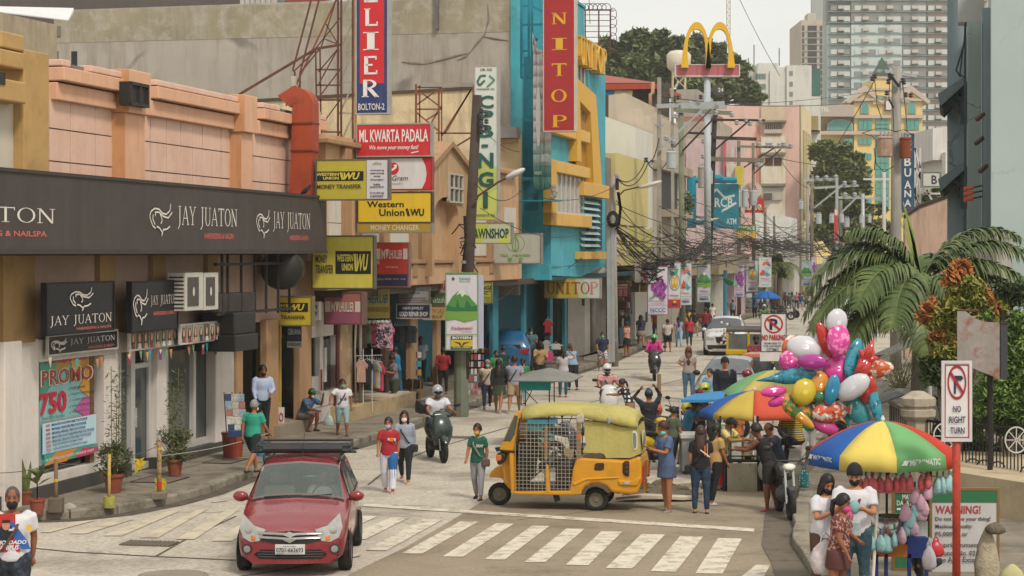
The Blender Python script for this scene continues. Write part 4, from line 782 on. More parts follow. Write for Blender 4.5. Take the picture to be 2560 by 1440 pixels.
for i,ch in enumerate(['C','P','B','-','N','G','I']):
 ys=[.18,.275,.37,.5,.555,.68,.8];hh=[.085,.085,.085,.02,.1,.1,.1]
 ch_w=(.35,.62)if ch=='I' else((.3,.6)if ch=='-' else(.14,.86))
 if ch=='I':cp_.append(('r',.38,ys[i]+.02,.6,ys[i]+.13,'24594f'))
 else:cp_.append(('t',ch,ch_w[0],ys[i]+.01,ch_w[1],ys[i]+.01+hh[i],'24594f','B'))
cp_=[('p',[(0,.72),(.3,.62),(1,.66),(1,1),(0,1)],'b9c46a'),('p',[(0,.9),(1,.8),(1,1),(0,1)],'c8cf6a')]+cp_+[('t','PAWNSHOP, INC.',.06,.967,.94,.985,'3a4a40')]
sign('tall vertical white and lime sign with dark green letters, behind the dark timber pole',1188,167,1242,548,63.5,'cdd3cc',cp_,edge='a8a49c',thick=.35)
sign('lime and white blade sign with dark green word beside the tall vertical sign',1187,559,1277,607,62.5,'c5c8a5',[('p',[(0,0),(.4,0),(.2,1),(0,1)],'c0c95a'),('p',[(.6,1),(.9,.4),(1,1)],'c0c95a'),('t','PAWNSHOP',-.12,.25,.95,.78,'27503a','B')],edge='8f887c',thick=.3)
sign('grey white tea shop sign with green leaf ring',1228,585,1350,657,68.5,'b4b0a6',[('o',.5,.33,.19,.3,.06,'6a9a45'),('l',[(.5,.05),(.44,.3),(.44,.52),(.5,.6),(.56,.52),(.56,.3),(.5,.05)],.035,'6a9a45'),('l',[(.5,.14),(.5,.55)],.03,'6a9a45'),('t','TEA · HEAVEN',.18,.7,.8,.79,'6a9a45','b'),('l',[(.35,.84),(.43,.84)],.025,'6a9a45'),('l',[(.37,.82),(.37,.86)],.02,'6a9a45'),('l',[(.41,.82),(.41,.86)],.02,'6a9a45'),('l',[(.34,.91),(.39,.86),(.44,.91)],.025,'6a9a45'),('l',[(.39,.89),(.39,.96)],.025,'6a9a45'),('l',[(.36,.92),(.42,.92)],.02,'6a9a45'),('e',.5,.9,.012,.02,'6a9a45'),('l',[(.57,.86),(.57,.84),(.65,.84),(.65,.86)],.022,'6a9a45'),('l',[(.61,.82),(.61,.84)],.02,'6a9a45'),('l',[(.59,.87),(.63,.87),(.63,.9),(.59,.9),(.59,.87)],.02,'6a9a45'),('l',[(.58,.93),(.64,.93)],.02,'6a9a45'),('l',[(.61,.9),(.61,.96)],.022,'6a9a45'),('l',[(.57,.965),(.65,.965)],.022,'6a9a45')],edge='857f74',thick=.35)
sign('small yellow pawnshop panel partly behind the mountain banner',1198,708,1228,756,66,'b5b04a',[('t','NGI',.2,.12,.98,.35,'2c3a2a','B'),('l',[(0,.42),(1,.42)],.02,'2c3a2a'),('t','INC',.2,.46,.75,.6,'2c3a2a')]+[('t',s_,.05,y,.95,y+.06,'3a3a25')for s_,y in(('Alahas',.7),('Relos, Radio',.8),('Power Tools',.89))],edge='7d7a50',thick=.1)
rd=[('r',0,0,1,1,'a3282c')]
cn=[(.34,'N',32,62),(.34,'I',96,126),(.34,'T',159,191),(.34,'O',224,256),(.34,'P',288,319)]
ops=[('t',ch,.26 if ch!='I' else .26,(y0+120)/447,.76 if ch!='I' else .76,(y1+120)/447,'d9a52a','S')for _,ch,y0,y1 in cn]
ops[3]=('t','O',.24,344/447,.76,376/447,'d9a52a','S')
ops.append(('t','U',.26,-.0,.76,.07,'d9a52a','S'))
sign('tall vertical crimson sign with golden capitals on the blue store',1360,-120,1435,327,71.5,'a3282c',ops,edge='c9b9a8',thick=.5,kw=dict(n=.08,s=2,rough=.55,sk_='8a1f26',sa=.4))
sign('yellow to white shop board with large red serif name, under the blue store',1363,697,1499,744,78.5,'b5a53c',[('p',[(.55,0),(1,0),(1,1),(.62,1)],'b9bd9a'),('p',[(.72,0),(1,0),(1,1),(.78,1)],'c3c6c0'),('t','UNITO',.03,.15,.82,.82,'a8402c','S'),('t','P',.82,.15,.97,.82,'c0806c','S')],edge='8c877c',thick=.3)
sign('maroon notice board with small white lines beyond the double pole',1532,708,1572,742,92,'6e2427',[('t','ALICIA BARBER',.05,.08,.95,.2,'b9a59c'),('t','SHOP AND SALON',.15,.28,.9,.38,'b9a59c')]+[('t','CUT',x,y,x+.2,y+.1,'b9a59c')for x in(.05,.4,.72)for y in(.5,.66,.82)],edge='4a2422',thick=.1)
sign('small yellow shop board with dark letters behind the orchid banner',1600,702,1626,730,98,'8a6a2a',[('t','CIA',.1,.1,.6,.5,'3a2418','B'),('t','AGENCY',.05,.6,.95,.85,'3a2418')],edge=None,thick=.1)
sign('dull olive hanging board in the dark shopfronts beyond the double pole',1574,696,1598,730,97,'55502a',[('t','OPTICAL',.08,.2,.92,.45,'2c2a1a'),('t','clinic',.3,.6,.8,.8,'2c2a1a')],edge=None,thick=.1)
# ================================================================ buildings further up the street, left side
def col_box(par,name,x0,x1,y0,y1,c0,c1,m,**k):
 mb=MB();fpx(mb,x0,x1,y0,y1,c0,c1);return mb.bd(name,m,par,**k)
def rc_(par,name,fr,rs,c0,c1,m):
 """many like pieces given in frame coordinates, each an object of its own sharing one mesh where sizes agree"""
 ca={}
 for(a0,a1,b0,b1)in rs:
  k=(round(a1-a0,3),round(b1-b0,3));o3=fr(a0,b0,0)
  if k not in ca:
   mb=MB(1);mb.add([fr(a,b,c)-o3 for c in(c0,c1)for b in(b0,b1)for a in(a0,a1)],[(0,2,3,1),(4,5,7,6),(0,1,5,4),(2,6,7,3),(0,4,6,2),(1,3,7,5)]);o=mb.bd(name,m,par);ca[k]=o
  else:o=ca[k].copy();C.objects.link(o);o.parent=par
  o.location=o3-MW[par.name].translation
def pxr(fr,Yp,xs,ys):
 """pixel rectangle -> frame rectangle for a plane facing the camera (frame right = +X)"""
 o=fr(0,0,0);return[((xs[0]-1280)/FP*Yp-o.x,(xs[1]-1280)/FP*Yp-o.x,HC-(ys[1]-HY)/FP*Yp,HC-(ys[0]-HY)/FP*Yp)]
t=T('white_party_wall','blank white sloping party wall just beyond the blue store','wall',tuple(P(1560,500,104)))
nbox('wall',1490,1588,318,103,K('d3cfc4',n=.04,s=1,sk_='b0aa9c',sa=.5),t,tilt=.75,depth=6)
t=T('stepped_building','beige plastered building with a stepped side wall below the red roof','building',tuple(P(1600,600,110)))
m_bei=K('bcae9b',rough=.9,n=.07,s=1,sk_='8f806c',sa=.5)
o=P(1632,292,109);fr=frame((o.x,o.y,0),-ND,UZ,-UD);Z=lambda y:P(0,y,109).z;A_=lambda x:(1632-x)/FP*109*1.02
mb=MB();mb.ps_m([(0,0),(A_(1522),0),(A_(1522),Z(236)),(A_(1563),Z(231)),(A_(1563),Z(254)),(A_(1587),Z(255)),(A_(1587),Z(271)),(A_(1610),Z(272)),(A_(1610),Z(287)),(0,Z(292))],fr,-13,0);mb.bd('wall',m_bei,t)
mb=MB();mb.fb(fr,A_(1522),A_(1512),0,Z(236),-1,0);mb.bd('dark_gap',K('4a433b',n=.3),t)
fb_=frame((o.x,o.y,0),UD,UZ,ND);rc_(t,'opening',fb_,[(2.2,9.5,Z(530),Z(420)),(2.2,9.5,Z(640),Z(600))],-.1,.03,m_dark)
mb=MB();mb.fb(fb_,3,10,Z(530)-.2,Z(520),0,.9);mb.fb(fb_,0,13,Z(420)-.05,Z(400),0,.5);mb.bd('balcony',K('a89a87',n=.1),t)
t=T('corrugated_building','building clad in dull yellow corrugated sheets beside the double pole','building',tuple(FA(fs(1575),0,0)))
ccr=.9;a,b=fs(1538,ccr),fs(1619,ccr);z0,z1=5.9,9.15
mb=MB();mb.fb(FA,a,b,z0,z1,-6,ccr);mb.fb(FA,a,b,4.0,z0,-6,ccr-.1);mb.bd('wall',K('c2b47a',n=.08,s=2,sk_='8f8450',sa=.5),t)
rc_(t,'sheet_rib',FA,[(a+(b-a)*i/34,a+(b-a)*(i+.45)/34,z0,z1+.02)for i in range(34)],ccr,ccr+.05,K('cdbf86',n=.06,s=2,sk_='8f8450',sa=.4))
rc_(t,'window_panel',FA,[(a+.8+i*2.6,a+3.1+i*2.6,4.6,5.8)for i in range(4)],ccr-.1,ccr,K('b9ad5c',n=.1));rc_(t,'mullion',FA,[(a+.7+i*2.6,a+.8+i*2.6,4.5,5.9)for i in range(5)],ccr-.1,ccr+.05,m_alu)
mb=MB();mb.fb(FA,fs(1516,.7),a,3.7,8.9,-2,.7);mb.bd('grey_pier',K('7f776d',n=.2,s=2,sk_='4a433b'),t)
mb=MB();mb.fb(FA,fs(1515),fs(1640),3.3,3.7,-4,1.3);mb.bd('canopy',K('4f463c',n=.3,s=3),t)
t=T('red_roof_house','house with rusty red hipped metal roof behind the stepped wall','house',tuple(P(1600,250,130)))
Yr=128;m_rr=K('9c4a38',rough=.6,n=.15,s=1,sk_='6f3428',sa=.6)
mb=MB();mb.pl([P(1500,215,Yr),P(1640,213,Yr),P(1632,205,Yr+5),P(1500,186,Yr+9)]);mb.pl([P(1640,213,Yr),P(1699,236,Yr+14),P(1632,205,Yr+5)]);mb.bd('roof',m_rr,t,solid=.1)
mb=MB();mb.pl([P(1500,211,Yr-.1),P(1640,210,Yr-.1),P(1640,222,Yr-.1),P(1500,225,Yr-.1)]);mb.pl([P(1640,211,Yr-.1),P(1700,236,Yr+14),P(1700,246,Yr+14),P(1640,222,Yr-.1)]);mb.bd('eave_board',K('a8432f',n=.12,s=1,sk_='7a3226'),t,solid=.1)
mb=MB();mb.fb(frame(P(1500,400,Yr+1.5),(1,0,0),UZ,(0,-1,0)),0,4.5,0,5,-5,0);mb.bd('wall',K('4f463d',n=.4,s=2),t)
mb=MB()
for i in range(26):x,y=R.uniform(1570,1635),R.uniform(235,280);pt_b(mb,[(x,y,Yr+.5),(x+R.uniform(-14,14),y+R.uniform(-14,14),Yr+R.uniform(-.2,.8))],.045)
mb.bd('clutter',K('3a2f2a',n=.3),t,kind='stuff')
mb=MB()
for x0,x1,h in((1513,1536,'2f6fa0'),(1536,1582,'b0a57c')):mb.pl([P(x0,226,Yr),P(x1,226,Yr),P(x1-3,252,Yr),P(x0,240,Yr)],0 if h[0]=='2' else 1)
mb.bd('tarpaulin',[K('2f6fa0'),K('b0a57c',n=.2)],t)
mb=MB();pt_b(mb,[(1632,205,Yr-1),(1632,232,Yr-1),(1626,236,Yr-1),(1626,275,Yr-1)],.12,8);mb.bd('vent_pipe',K('b98f74',n=.2),t,sm_=1)
t=T('water_tank','round cream water tank with conical base on braced legs, left of the golden arches','water tank',tuple(P(1697,222,160)))
p=P(1697,222,160);mb=MB();mb.lt([(.15,1.0),(.55,1.35),(.95,1.7),(.98,2.7),(.7,3.0),(.1,3.1)],16,p);mb.bd('tank',K('d3c9b6',n=.08,sk_='a09078'),t,sm_=1)
mb=MB()
for sx in(-.5,.5):
 for sy in(-.5,.5):mb.bar(p+V((sx,sy,-.4)),p+V((sx,sy,1.7)),.1)
mb.bar(p+V((-.5,-.5,0)),p+V((.5,-.5,1)),.06);mb.bar(p+V((.5,-.5,0)),p+V((-.5,-.5,1)),.06);mb.bd('legs',K('c2b394'),t)
t=T('concrete_block_house','grey weathered concrete rooftop block under the water tank','building',tuple(P(1720,300,150)))
nbox('wall',1690,1743,223,150,K('a39c93',n=.12,s=1,sk_='6f675e',sa=.7),t,depth=10);nbox('annex',1690,1800,290,146,K('9c6a58',n=.2,s=2),t,depth=2,yb=303);nbox('annex',1690,1800,303,144,K('a79b8c',n=.2,s=2),t,depth=8)
t=T('pale_pink_block','mottled pale pink block behind the black pole and blue bank sign','building',tuple(P(1780,500,140)))
nbox('wall',1715,1832,345,140,K('cdb6b4',n=.1,s=1.5,sk_='8f7d7a',sa=.7),t,depth=8);nbox('pink_stripe',1808,1814,345,139.8,K('c9606c'),t,depth=.2,yb=500);nbox('yellow_stripe',1838,1856,415,139,K('c9b84a',n=.1),t,depth=1,yb=462)
nbox('white_panel',1816,1838,410,139.5,K('cfc9bd',n=.1,sk_='8f887c'),t,depth=.5,yb=460)
t=T('pink_building','tall pink building with cream edge and barred windows, centre right of the street','building',tuple(P(1900,600,208)))
m_pink=K('d8b3a7',rough=.88,n=.05,s=.5,sk_='a98579',sa=.55);YK=208
_,frp,ap,zp_=nbox('wall',1790,2003,262,YK,m_pink,t,depth=14)
q_=lambda x:(2003-x)/FP*YK*1.05
def prr(x0,x1,y0,y1):return(q_(x1),q_(x0),P(0,y1,YK).z,P(0,y0,YK).z)
rc_(t,'wall_bay',frp,[prr(1908,1966,340,660)],0,.25,K('d5ccbc',n=.06,s=.6,sk_='b59a5c',sa=.7));rc_(t,'wall_bay',frp,[prr(1908,1966,263,300)],0,.25,K('c9b79c',n=.08,s=.6,sk_='8f7d5c',sa=.7))
rc_(t,'window_canopy',frp,[prr(1908,1968,301,306),prr(1905,1966,381,387),prr(1905,1966,459,465)],0,.9,K('8c8270',n=.2,sk_='4f473a'))
rc_(t,'window_pane',frp,[prr(1918,1937,311,323),prr(1938,1957,311,323),prr(1918,1936,394,414),prr(1939,1957,394,414)],.2,.3,K('5f3a28',rough=.3,n=.3,s=1));rc_(t,'window_box',frp,[prr(1916,1959,323,333),prr(1911,1958,470,500)],.1,.5,K('b7aea0',n=.1))
rc_(t,'window_bar',frp,[prr(1918+i*5,1919+i*5,311,323)for i in range(8)],.3,.35,m_alu)
rc_(t,'air_conditioner',frp,[prr(1915,1935,483,499)],.2,.9,K('5b554e',n=.2));rc_(t,'orange_pipe',frp,[prr(1899,1903,300,500)],0,.2,K('c98462'))
fk=frame(frp(0,0,0),UD,UZ,ND);mb=MB();mb.fb(fk,0,14,0,zp_+.02,-.2,.02);mb.bd('street_face',K('d3c39c',n=.06,s=.5,sk_='a08f66'),t);rc_(t,'opening',fk,[(2,12,8,17.5)],0,.05,K('8f8462',n=.2));rc_(t,'fin',fk,[(i*3,i*3+.5,8,17.5)for i in range(1,5)],0,.2,K('c9b98f'))
t=T('white_shed_roof','white rendered annex with sloping top in front of the pink building','building',tuple(P(1920,560,190)))
nbox('wall',1880,1982,545,190,K('cfcdc8',n=.08,s=1,sk_='5f5950',sa=.8),t,depth=5,yb=600,tilt=.9);nbox('wall',1880,1986,600,188,K('c9c5bc',n=.1,s=1,sk_='6f675c',sa=.6),t,depth=6)
t=T('shop_row','row of dark open shopfronts under the wires, left side beyond the double pole','building',tuple(FA(fs(1650),0,-1)))
col_box(t,'wall',1600,1700,600,668,-3,.6,K('a89a87',n=.12,sk_='5f5448'));col_box(t,'wall',1716,1800,640,690,-3,.8,K('b9ab92',n=.1,sk_='7f7260'));mb=MB();mb.fb(FA,fs(1515),fs(1990),.1,3.4,-3,-2.2);mb.bd('back_wall',K('3b332c',n=.5,s=.5),t)
for i,(x,h)in enumerate([(1545,'5f4d3b'),(1572,'8f7a5c'),(1600,'6a5340'),(1620,'a0624c'),(1632,'7b6f5f'),(1700,'5c5044'),(1745,'7b6f5f'),(1800,'cfc9bd'),(1870,'a89f90')]):
 mb=MB();mb.fb(FA,fs(x),fs(x)+(1.2 if h!='cfc9bd' else 7),.1,3.6,-2,-.3);mb.bd('pillar',K(h,n=.15,s=2,sk_='3f362d'),t)
for i,(x0,x1,h)in enumerate([(1530,1560,'8f7a3c'),(1580,1600,'74706a'),(1650,1690,'54606a'),(1725,1760,'9a8a6a'),(1840,1880,'5f8a72'),(1905,1960,'8f887c')]):
 mb=MB();mb.fb(FA,fs(x0),fs(x1),3.0,3.6,-.3,.7);mb.bd('shop_board',K(h,n=.15),t)
for i in range(40):
 x=R.choice([1560,1610,1625,1690,1720,1760,1790,1850,1885])+R.uniform(-8,8);mb=MB();a=fs(x,-.3);z=R.uniform(.9,1.9);mb.fb(FA,a,a+R.uniform(.2,.5),z,z+R.uniform(.4,.9),-.35,-.25+R.uniform(0,.3));mb.bd('hanging_goods',K(R.choice(['6b3f3a','3a4a5f','b0a08a','7a6f8f','2f2c2a','a8584a','5f7a6a']),n=.3,s=9),t)
t=T('beige_canopy_house','low beige house with tiled eave between the mountain and orchid banners','building',tuple(P(1800,650,125)))
nbox('wall',1700,1798,638,124,K('b8a98c',n=.08,s=1,sk_='7f735c'),t,depth=18,yb=686);nbox('white_wall',1772,1806,690,126,K('cbc6be',n=.06,sk_='8f887c'),t,depth=2);nbox('blue_frame',1806,1814,676,126.2,K('2a6a84',n=.1),t,depth=1)
mb=MB();mb.pl([P(1806,690,124),P(1836,705,122),P(1834,716,122),P(1818,712,123)]);mb.bd('green_awning',K('3f9c74'),t,solid=.05)
t=T('street_end_wall','white boundary wall and low brown house closing the far end of the street','wall',tuple(P(1980,740,230)))
nbox('wall',1900,2040,722,225,K('bdb8af',n=.1,s=.7,sk_='7b746a'),t,depth=1);nbox('brown_house',1950,2020,650,232,K('7d6a59',n=.2,s=1),t,depth=6);nbox('shutter',1960,1996,680,231,K('8f8574',n=.1,s=2,pat='stripe',p2='6f6556',ps=3),t,depth=.3,yb=720)
t=T('far_right_shops','pale low shops at the far right end of the street behind the palm','building',tuple(P(2150,700,170)))
nbox('wall',2075,2290,640,165,K('a39c92',n=.2,s=.5,sk_='5f584f'),t,depth=10);nbox('wall',2040,2090,660,200,K('8a837a',n=.2,s=.5),t,depth=10)
nbox('white_wall',2055,2078,640,195,K('c9c5bd',n=.1),t,depth=1)
# ================================================================ far towers
def fc_(Yp):o=P(1280,632,Yp);return frame((0,Yp,0),(1,0,0),UZ,(0,-1,0))
def fbld(par,name,x0,x1,y0,y1,Yp,m,depth=10,side=0,c=0):
 mb=MB();f=fc_(Yp);r=pxr(f,Yp,(x0,x1),(y0,y1))[0];mb.fb(f,*r,-depth,c);return mb.bd(name,m,par)
Y5=520;t=T('blue_grey_tower','pale blue, grey and beige apartment tower with rows of air conditioner ledges','building',tuple(P(2220,632,Y5)));f5=fc_(Y5)
mlb,mdg,mbe=K('b7c4c3',n=.03,s=.1),K('7a7a78',n=.04,s=.1),K('b3a196',n=.03,s=.1)
for x0,x1,y0,y1,m in((2070,2128,-60,62,mdg),(2128,2255,-60,62,mdg),(2070,2128,62,700,mlb),(2128,2255,62,700,mlb),(2255,2316,-60,700,mdg),(2316,2470,-60,700,mbe)):fbld(t,'wall',x0,x1-.4,y0,y1,Y5+(1.2 if x0==2070 else 0)+(.0 if x0!=2316 else 1.0),m,30)
fbld(t,'side_strip',2057,2071,-60,700,Y5+4,K('c2c7c2',n=.05,s=.1),20)
wr,dk,ac,bd=[],[],[],[]
for r_ in range(-2,20):
 y=20+r_*27.45
 for gx,w_ in((2077,49),(2136,54),(2196,56),(2258,57),(2320,50),(2378,50)):
  k=.23;
  for a_ in(gx,gx+w_*.66):(wr if R.random()<.7 else dk).append((a_,a_+w_*.32,y-6,y+6));
  ac.append((gx+w_*.35,gx+w_*.63,y-5,y+3))
 bd.append((2070,2128,y+8,y+9.3));bd.append((2128,2255,y+8,y+9.3));bd.append((2255,2470,y+8,y+9.3))
PR=lambda L_:[pxr(f5,Y5,(a,b),(c_,d))[0]for a,b,c_,d in L_]
rc_(t,'window_pane',f5,PR(wr),-1.5,.25,K('c3c8c4',rough=.3,n=.25,s=.3));rc_(t,'window_pane',f5,PR(dk),-1.5,.25,K('8a8c8a',rough=.25,n=.4,s=.3));rc_(t,'air_conditioner_ledge',f5,PR(ac),-1.5,1.2,K('b3ada6',n=.2,s=.6));rc_(t,'floor_band',f5,PR(bd),-1.5,.35,K('8fa5a5',n=.05))
Y4=480;t=T('beige_tower','slim unfinished beige tower with turquoise corner blocks, far background','building',tuple(P(2030,632,Y4)));f4=fc_(Y4)
fbld(t,'wall',2003,2056,50,700,Y4,K('b5a89a',n=.08,s=.2,sk_='6f6458'),20);fbld(t,'top',2020,2040,33,50,Y4+4,K('b3ab9f',n=.2,s=.6),6)
rc_(t,'opening',f4,[pxr(f4,Y4,(2019,2042),(64+i*16,77+i*16))[0]for i in range(14)],-1,.1,K('3b3a38',n=.4,s=.3));rc_(t,'opening',f4,[pxr(f4,Y4,(2005,2011),(64+i*16,77+i*16))[0]for i in range(14)]+[pxr(f4,Y4,(2049,2056),(64+i*16,77+i*16))[0]for i in range(14)],-1,.1,K('57504a',n=.3));rc_(t,'turquoise_block',f4,[pxr(f4,Y4,(x,x+5),(78+i*16,81+i*16))[0]for i in range(8)for x in(2013,2043)],-1,.2,K('3a9cae'))
Y3=330;t=T('white_office_block','white office block with small grey windows and green glass strip, behind the pink building','building',tuple(P(1960,632,Y3)));f3=fc_(Y3);mw3=K('c5c3bd',n=.05,s=.2,sk_='8f8c84',sa=.5)
for q in((1860,1900,172,500,6),(1893,1968,168,500,3),(1925,1966,177,500,2.5),(1967,2029,163,500,2),(1895,1945,158,168,6),(2028,2052,240,500,2.2)):fbld(t,'wall',q[0],q[1],q[2],q[3],Y3+q[4],mw3,15)
fbld(t,'green_glass',2028,2051,171,241,Y3+2.2,K('2f5f55',rough=.2,n=.15,s=.3),12);rc_(t,'window_pane',f3,[pxr(f3,Y3,(1978,1986),(y,y+11))[0]for y in(175,202,227,252)],-2.5,-1.9,K('7d7d7a',n=.2));rc_(t,'window_pane',f3,[pxr(f3,Y3,(1896+i*3.6,1898+i*3.6),(y,y+14))[0]for i in range(7)for y in(180,206,228)],-4,-2.9,K('4f6f68',n=.1))
Y2=390;t=T('yellow_hotel','yellow hotel with green glass windows, white trims and a dark green pointed turret','hotel',tuple(P(2200,632,Y2)));f2=fc_(Y2)
my,mt_,mg=K('d9bd7a',n=.04,s=.2,sk_='b59c66'),K('b5a596',n=.05,s=.3),K('4f9488',rough=.25,n=.12,s=.3)
fbld(t,'wall',2040,2136,285,700,Y2+2,my,20);fbld(t,'wall',2135,2306,252,700,Y2,my,20);fbld(t,'tower',2182,2240,196,260,Y2-.5,my,12);fbld(t,'name_band',2000,2135,262,291,Y2-2,K('a89b93',n=.04),5)
for xc in(2162,2277):
 mb=MB();r=pxr(f2,Y2,(xc-32,xc+32),(222,253))[0];mb.ps_m([(r[0],r[2]),(r[1],r[2]),((r[0]+r[1])/2,r[3]-.6)],f2,-6,.3);mb.bd('gable',my,t);mb=MB();mb.ps_m([(r[0]-.8,r[2]-.6),((r[0]+r[1])/2,r[3]-.6),((r[0]+r[1])/2,r[3]+.6),(r[0]-1.2,r[2])],f2,-6,.9);mb.ps_m([((r[0]+r[1])/2,r[3]-.6),(r[1]+.8,r[2]-.6),(r[1]+1.2,r[2]),((r[0]+r[1])/2,r[3]+.6)],f2,-6,.9);mb.bd('gable_trim',mt_,t)
rc_(t,'trim_band',f2,[pxr(f2,Y2,q[:2],q[2:])[0]for q in((2133,2308,247,253),(2133,2308,288,296),(2040,2308,328,337),(2183,2240,192,197),(2183,2240,221,226))],-2,.8,mt_)
def arcw(x0,x1,y0,y1,ya):
 for g,m,c1 in((2.5,mt_,.4),(0,mg,.5)):
  r=pxr(f2,Y2,(x0-g,x1+g),(ya,y1+g*.5))[0];h=pxr(f2,Y2,(x0,x1),(y0-g,ya))[0][3];mb=MB();mb.ps_m([(r[0],r[2]),(r[1],r[2]),(r[1],r[3])]+[((r[0]+r[1])/2+(r[1]-r[0])/2*math.cos(a),r[3]+(h-r[3])*math.sin(a))for a in[pi*i/10 for i in range(1,10)]]+[(r[0],r[3])],f2,-2.5,c1);mb.bd('window_trim' if g else 'window_pane',m,t)
arcw(2154,2170,257,284,264);arcw(2270,2287,257,284,264);arcw(2070,2129,300,326,314)
rc_(t,'window_pane',f2,[pxr(f2,Y2,q[:2],q[2:])[0]for q in[(x,x+10.5,299,325)for x in(2146,2157.5,2169,2263,2274.5,2286)]+[(x,x+10,y,y+14)for y in(347,384,421,458,495,532)for x in(2110,2121,2146,2157,2168,2284,2295)]+[(2189,2199,y,y+14)for y in range(297,520,16)]+[(2200,2211,y,y+14)for y in range(297,520,16)]+[(2212,2222,y,y+14)for y in range(297,520,16)]+[(2194,2210,203,216),(2212,2232,203,216),(2044,2049,308,326)]],-2.5,.35,mg)
rc_(t,'sign_panel',f2,[pxr(f2,Y2,(2211,2232),(246,277))[0]],-2,.8,K('6b4f42'));rc_(t,'sign_face',f2,[pxr(f2,Y2,(2213,2230),(248,275))[0]],.8,.9,K('cfc9c4'))
r=pxr(f2,Y2,(2190,2238),(138,192))[0];cxx=(r[0]+r[1])/2;wq=(r[1]-r[0])/2;mb=MB();mb.lf([[f2(cxx+wq*k*a,z,-4+wq*k*b)for a,b in((1,1),(-1,1),(-1,-1),(1,-1))]for k,z in((1,r[2]),(.85,r[2]+1),(.45,r[2]+2.6),(.02,r[3]))]);mb.bd('turret_roof',K('2c4a38',n=.15,s=.6),t)
mb=MB();text(mb,'A HOTEL',fc_(Y2-7.1),*[pxr(fc_(Y2-7),Y2-7,(2016,2073),(268,279))[0][i]for i in(0,2,1,3)],.3,'b',depth=.2);mb.bd('lettering',K('cfc8c0'),t)
fbld(t,'dark_eave',2024,2046,290,330,Y2-60,K('8a7a4a',n=.2),3);fbld(t,'slab',2024,2050,325,333,Y2-60,K('5f4f3c'),3)
def mast(x,y0,y1,Y,wd,h,lbl):
 q=T('antenna_mast',lbl,'antenna',tuple(P(x,y1,Y)));mb=MB();n_=max(2,int((y1-y0)/8));w_=wd/FP*Y
 a0,b0=P(x,y1,Y),P(x,y0,Y)
 for s_ in(-1,1):mb.bar(a0+V((s_*w_/2,0,0)),b0+V((s_*w_/2,0,0)),w_*.14)
 for i in range(n_):za=a0.lerp(b0,i/n_);zb=a0.lerp(b0,(i+1)/n_);s_=(-1)**i;mb.bar(za+V((s_*w_/2,0,0)),zb+V((-s_*w_/2,0,0)),w_*.1);mb.bar(zb+V((-w_/2,0,0)),zb+V((w_/2,0,0)),w_*.1)
 mb.bd('lattice',K(h,n=.2),q)
mast(1821,-10,120,280,9,'9a7a62','tall thin lattice radio mast rising behind the golden arches')
for x,y0,y1 in((1871,145,172),(1885,112,172),(1948,120,165)):
 q=T('roof_antenna','thin roof aerial on the white office block, %s'%{1871:'leftmost and shortest',1885:'second from left',1948:'rightmost one'}[x],'antenna',tuple(P(x,y1,335)));mb=MB();mb.tb([P(x,y1,335),P(x,y0,335)],.12,4);mb.bd('rod',K('6f6f6c'),q)
# ================================================================ right side buildings
t=T('blue_grey_building','large plain blue-grey rendered building with timber-braced eaves, right edge','building',tuple(P(2500,632,57)))
mbl,mbd=K('a6b3b0',rough=.85,n=.05,s=.5,crack=.5,sk_='8d9c9a',sa=.4),K('8a9aa0',rough=.85,n=.06,s=.5,crack=.4,sk_='66767b',sa=.4)  # second, darker wall tone paints in the shade of the street-side faces
def rb(x0,x1,yt,Y,m,name='wall',dep=6,yb=None):
 mb=MB();o=P(x0,yt,Y);zb=0 if yb is None else P(x0,yb,Y).z;W=(x1-x0)/FP*Y;fq=frame((o.x,Y,0),(1,0,0),UZ,-UD*1.03);mb.fb(fq,0,W,zb,o.z,-dep,0);return mb.bd(name,m,t)
rb(2478,2900,-200,52,mbl);rb(2455,2479,19,53.5,mbd,'pier',2);rb(2418,2480,53,56,mbl);rb(2395,2460,-200,58,K('b5b3b0',n=.04),'pale_wall',1,55);rb(2368,2420,-200,60,mbd);rb(2410,2416,60,55.5,K('3f4a50'),'down_pipe',.2)
rb(2455,2458,60,53.2,K('5f6d70'),'pipe',.1)
for k_,yb in enumerate((186,398)):
 dy=yb-186;mb=MB();Ye=56.5;fe=frame(P(2413,0,Ye),(1,0,0),UZ,-UD);e=lambda x,y:((x-2413)/FP*Ye,(0-y-dy)/FP*Ye)
 mb.ps_m([e(2414,191),e(2414,210),e(2352,267),e(2345,237)],fe,-4,.3);mb.bd('eave_roof',K('69767a',n=.1),t)
 mb=MB();mb.ps_m([e(2414,206),e(2414,214),e(2358,272),e(2348,264)],fe,-3.9,.2);mb.bd('eave_soffit',K('1f2626'),t)
 mb=MB();mb.bar(fe(*e(2378,246),0),fe(*e(2405,285),0),.14);mb.bar(fe(*e(2375,235),.1),fe(*e(2403,252),.1),.12);mb.bd('eave_brace',K('2c3538'),t);mb=MB();mb.bar(fe(*e(2408,205),0),fe(*e(2408,310),0),.2);mb.bd('eave_post',K('374247'),t)
for x,y in((2448,290),(2445,350),(2455,420)):mb=MB();mb.bar(P(x+12,y-6,53),P(x-6,y+10,52.8),.09);mb.bd('rusty_stub',K('4a2c28',n=.3),t)
for i,y in enumerate((470,483,497)):mb=MB();pt_b(mb,[(2410,y+3,53.2),(2432,y-1,53.2)],.07,6);mb.bd('orange_sleeve',K('b0522f',n=.1),t);mb=MB();pt_b(mb,[(2432,y-1,53.2),(2456,y-6,53.2)],.025,5);mb.bd('cable_end',m_dark,t)
mb=MB();pt_b(mb,[(2414,55,55),(2410,110,55),(2395,160,55),(2390,175,55),(2402,193,55)],.025,5);pt_b(mb,[(2414,75,55),(2406,130,55),(2400,185,55),(2412,195,55)],.02,5);mb.bd('hanging_cable',m_dark,t)
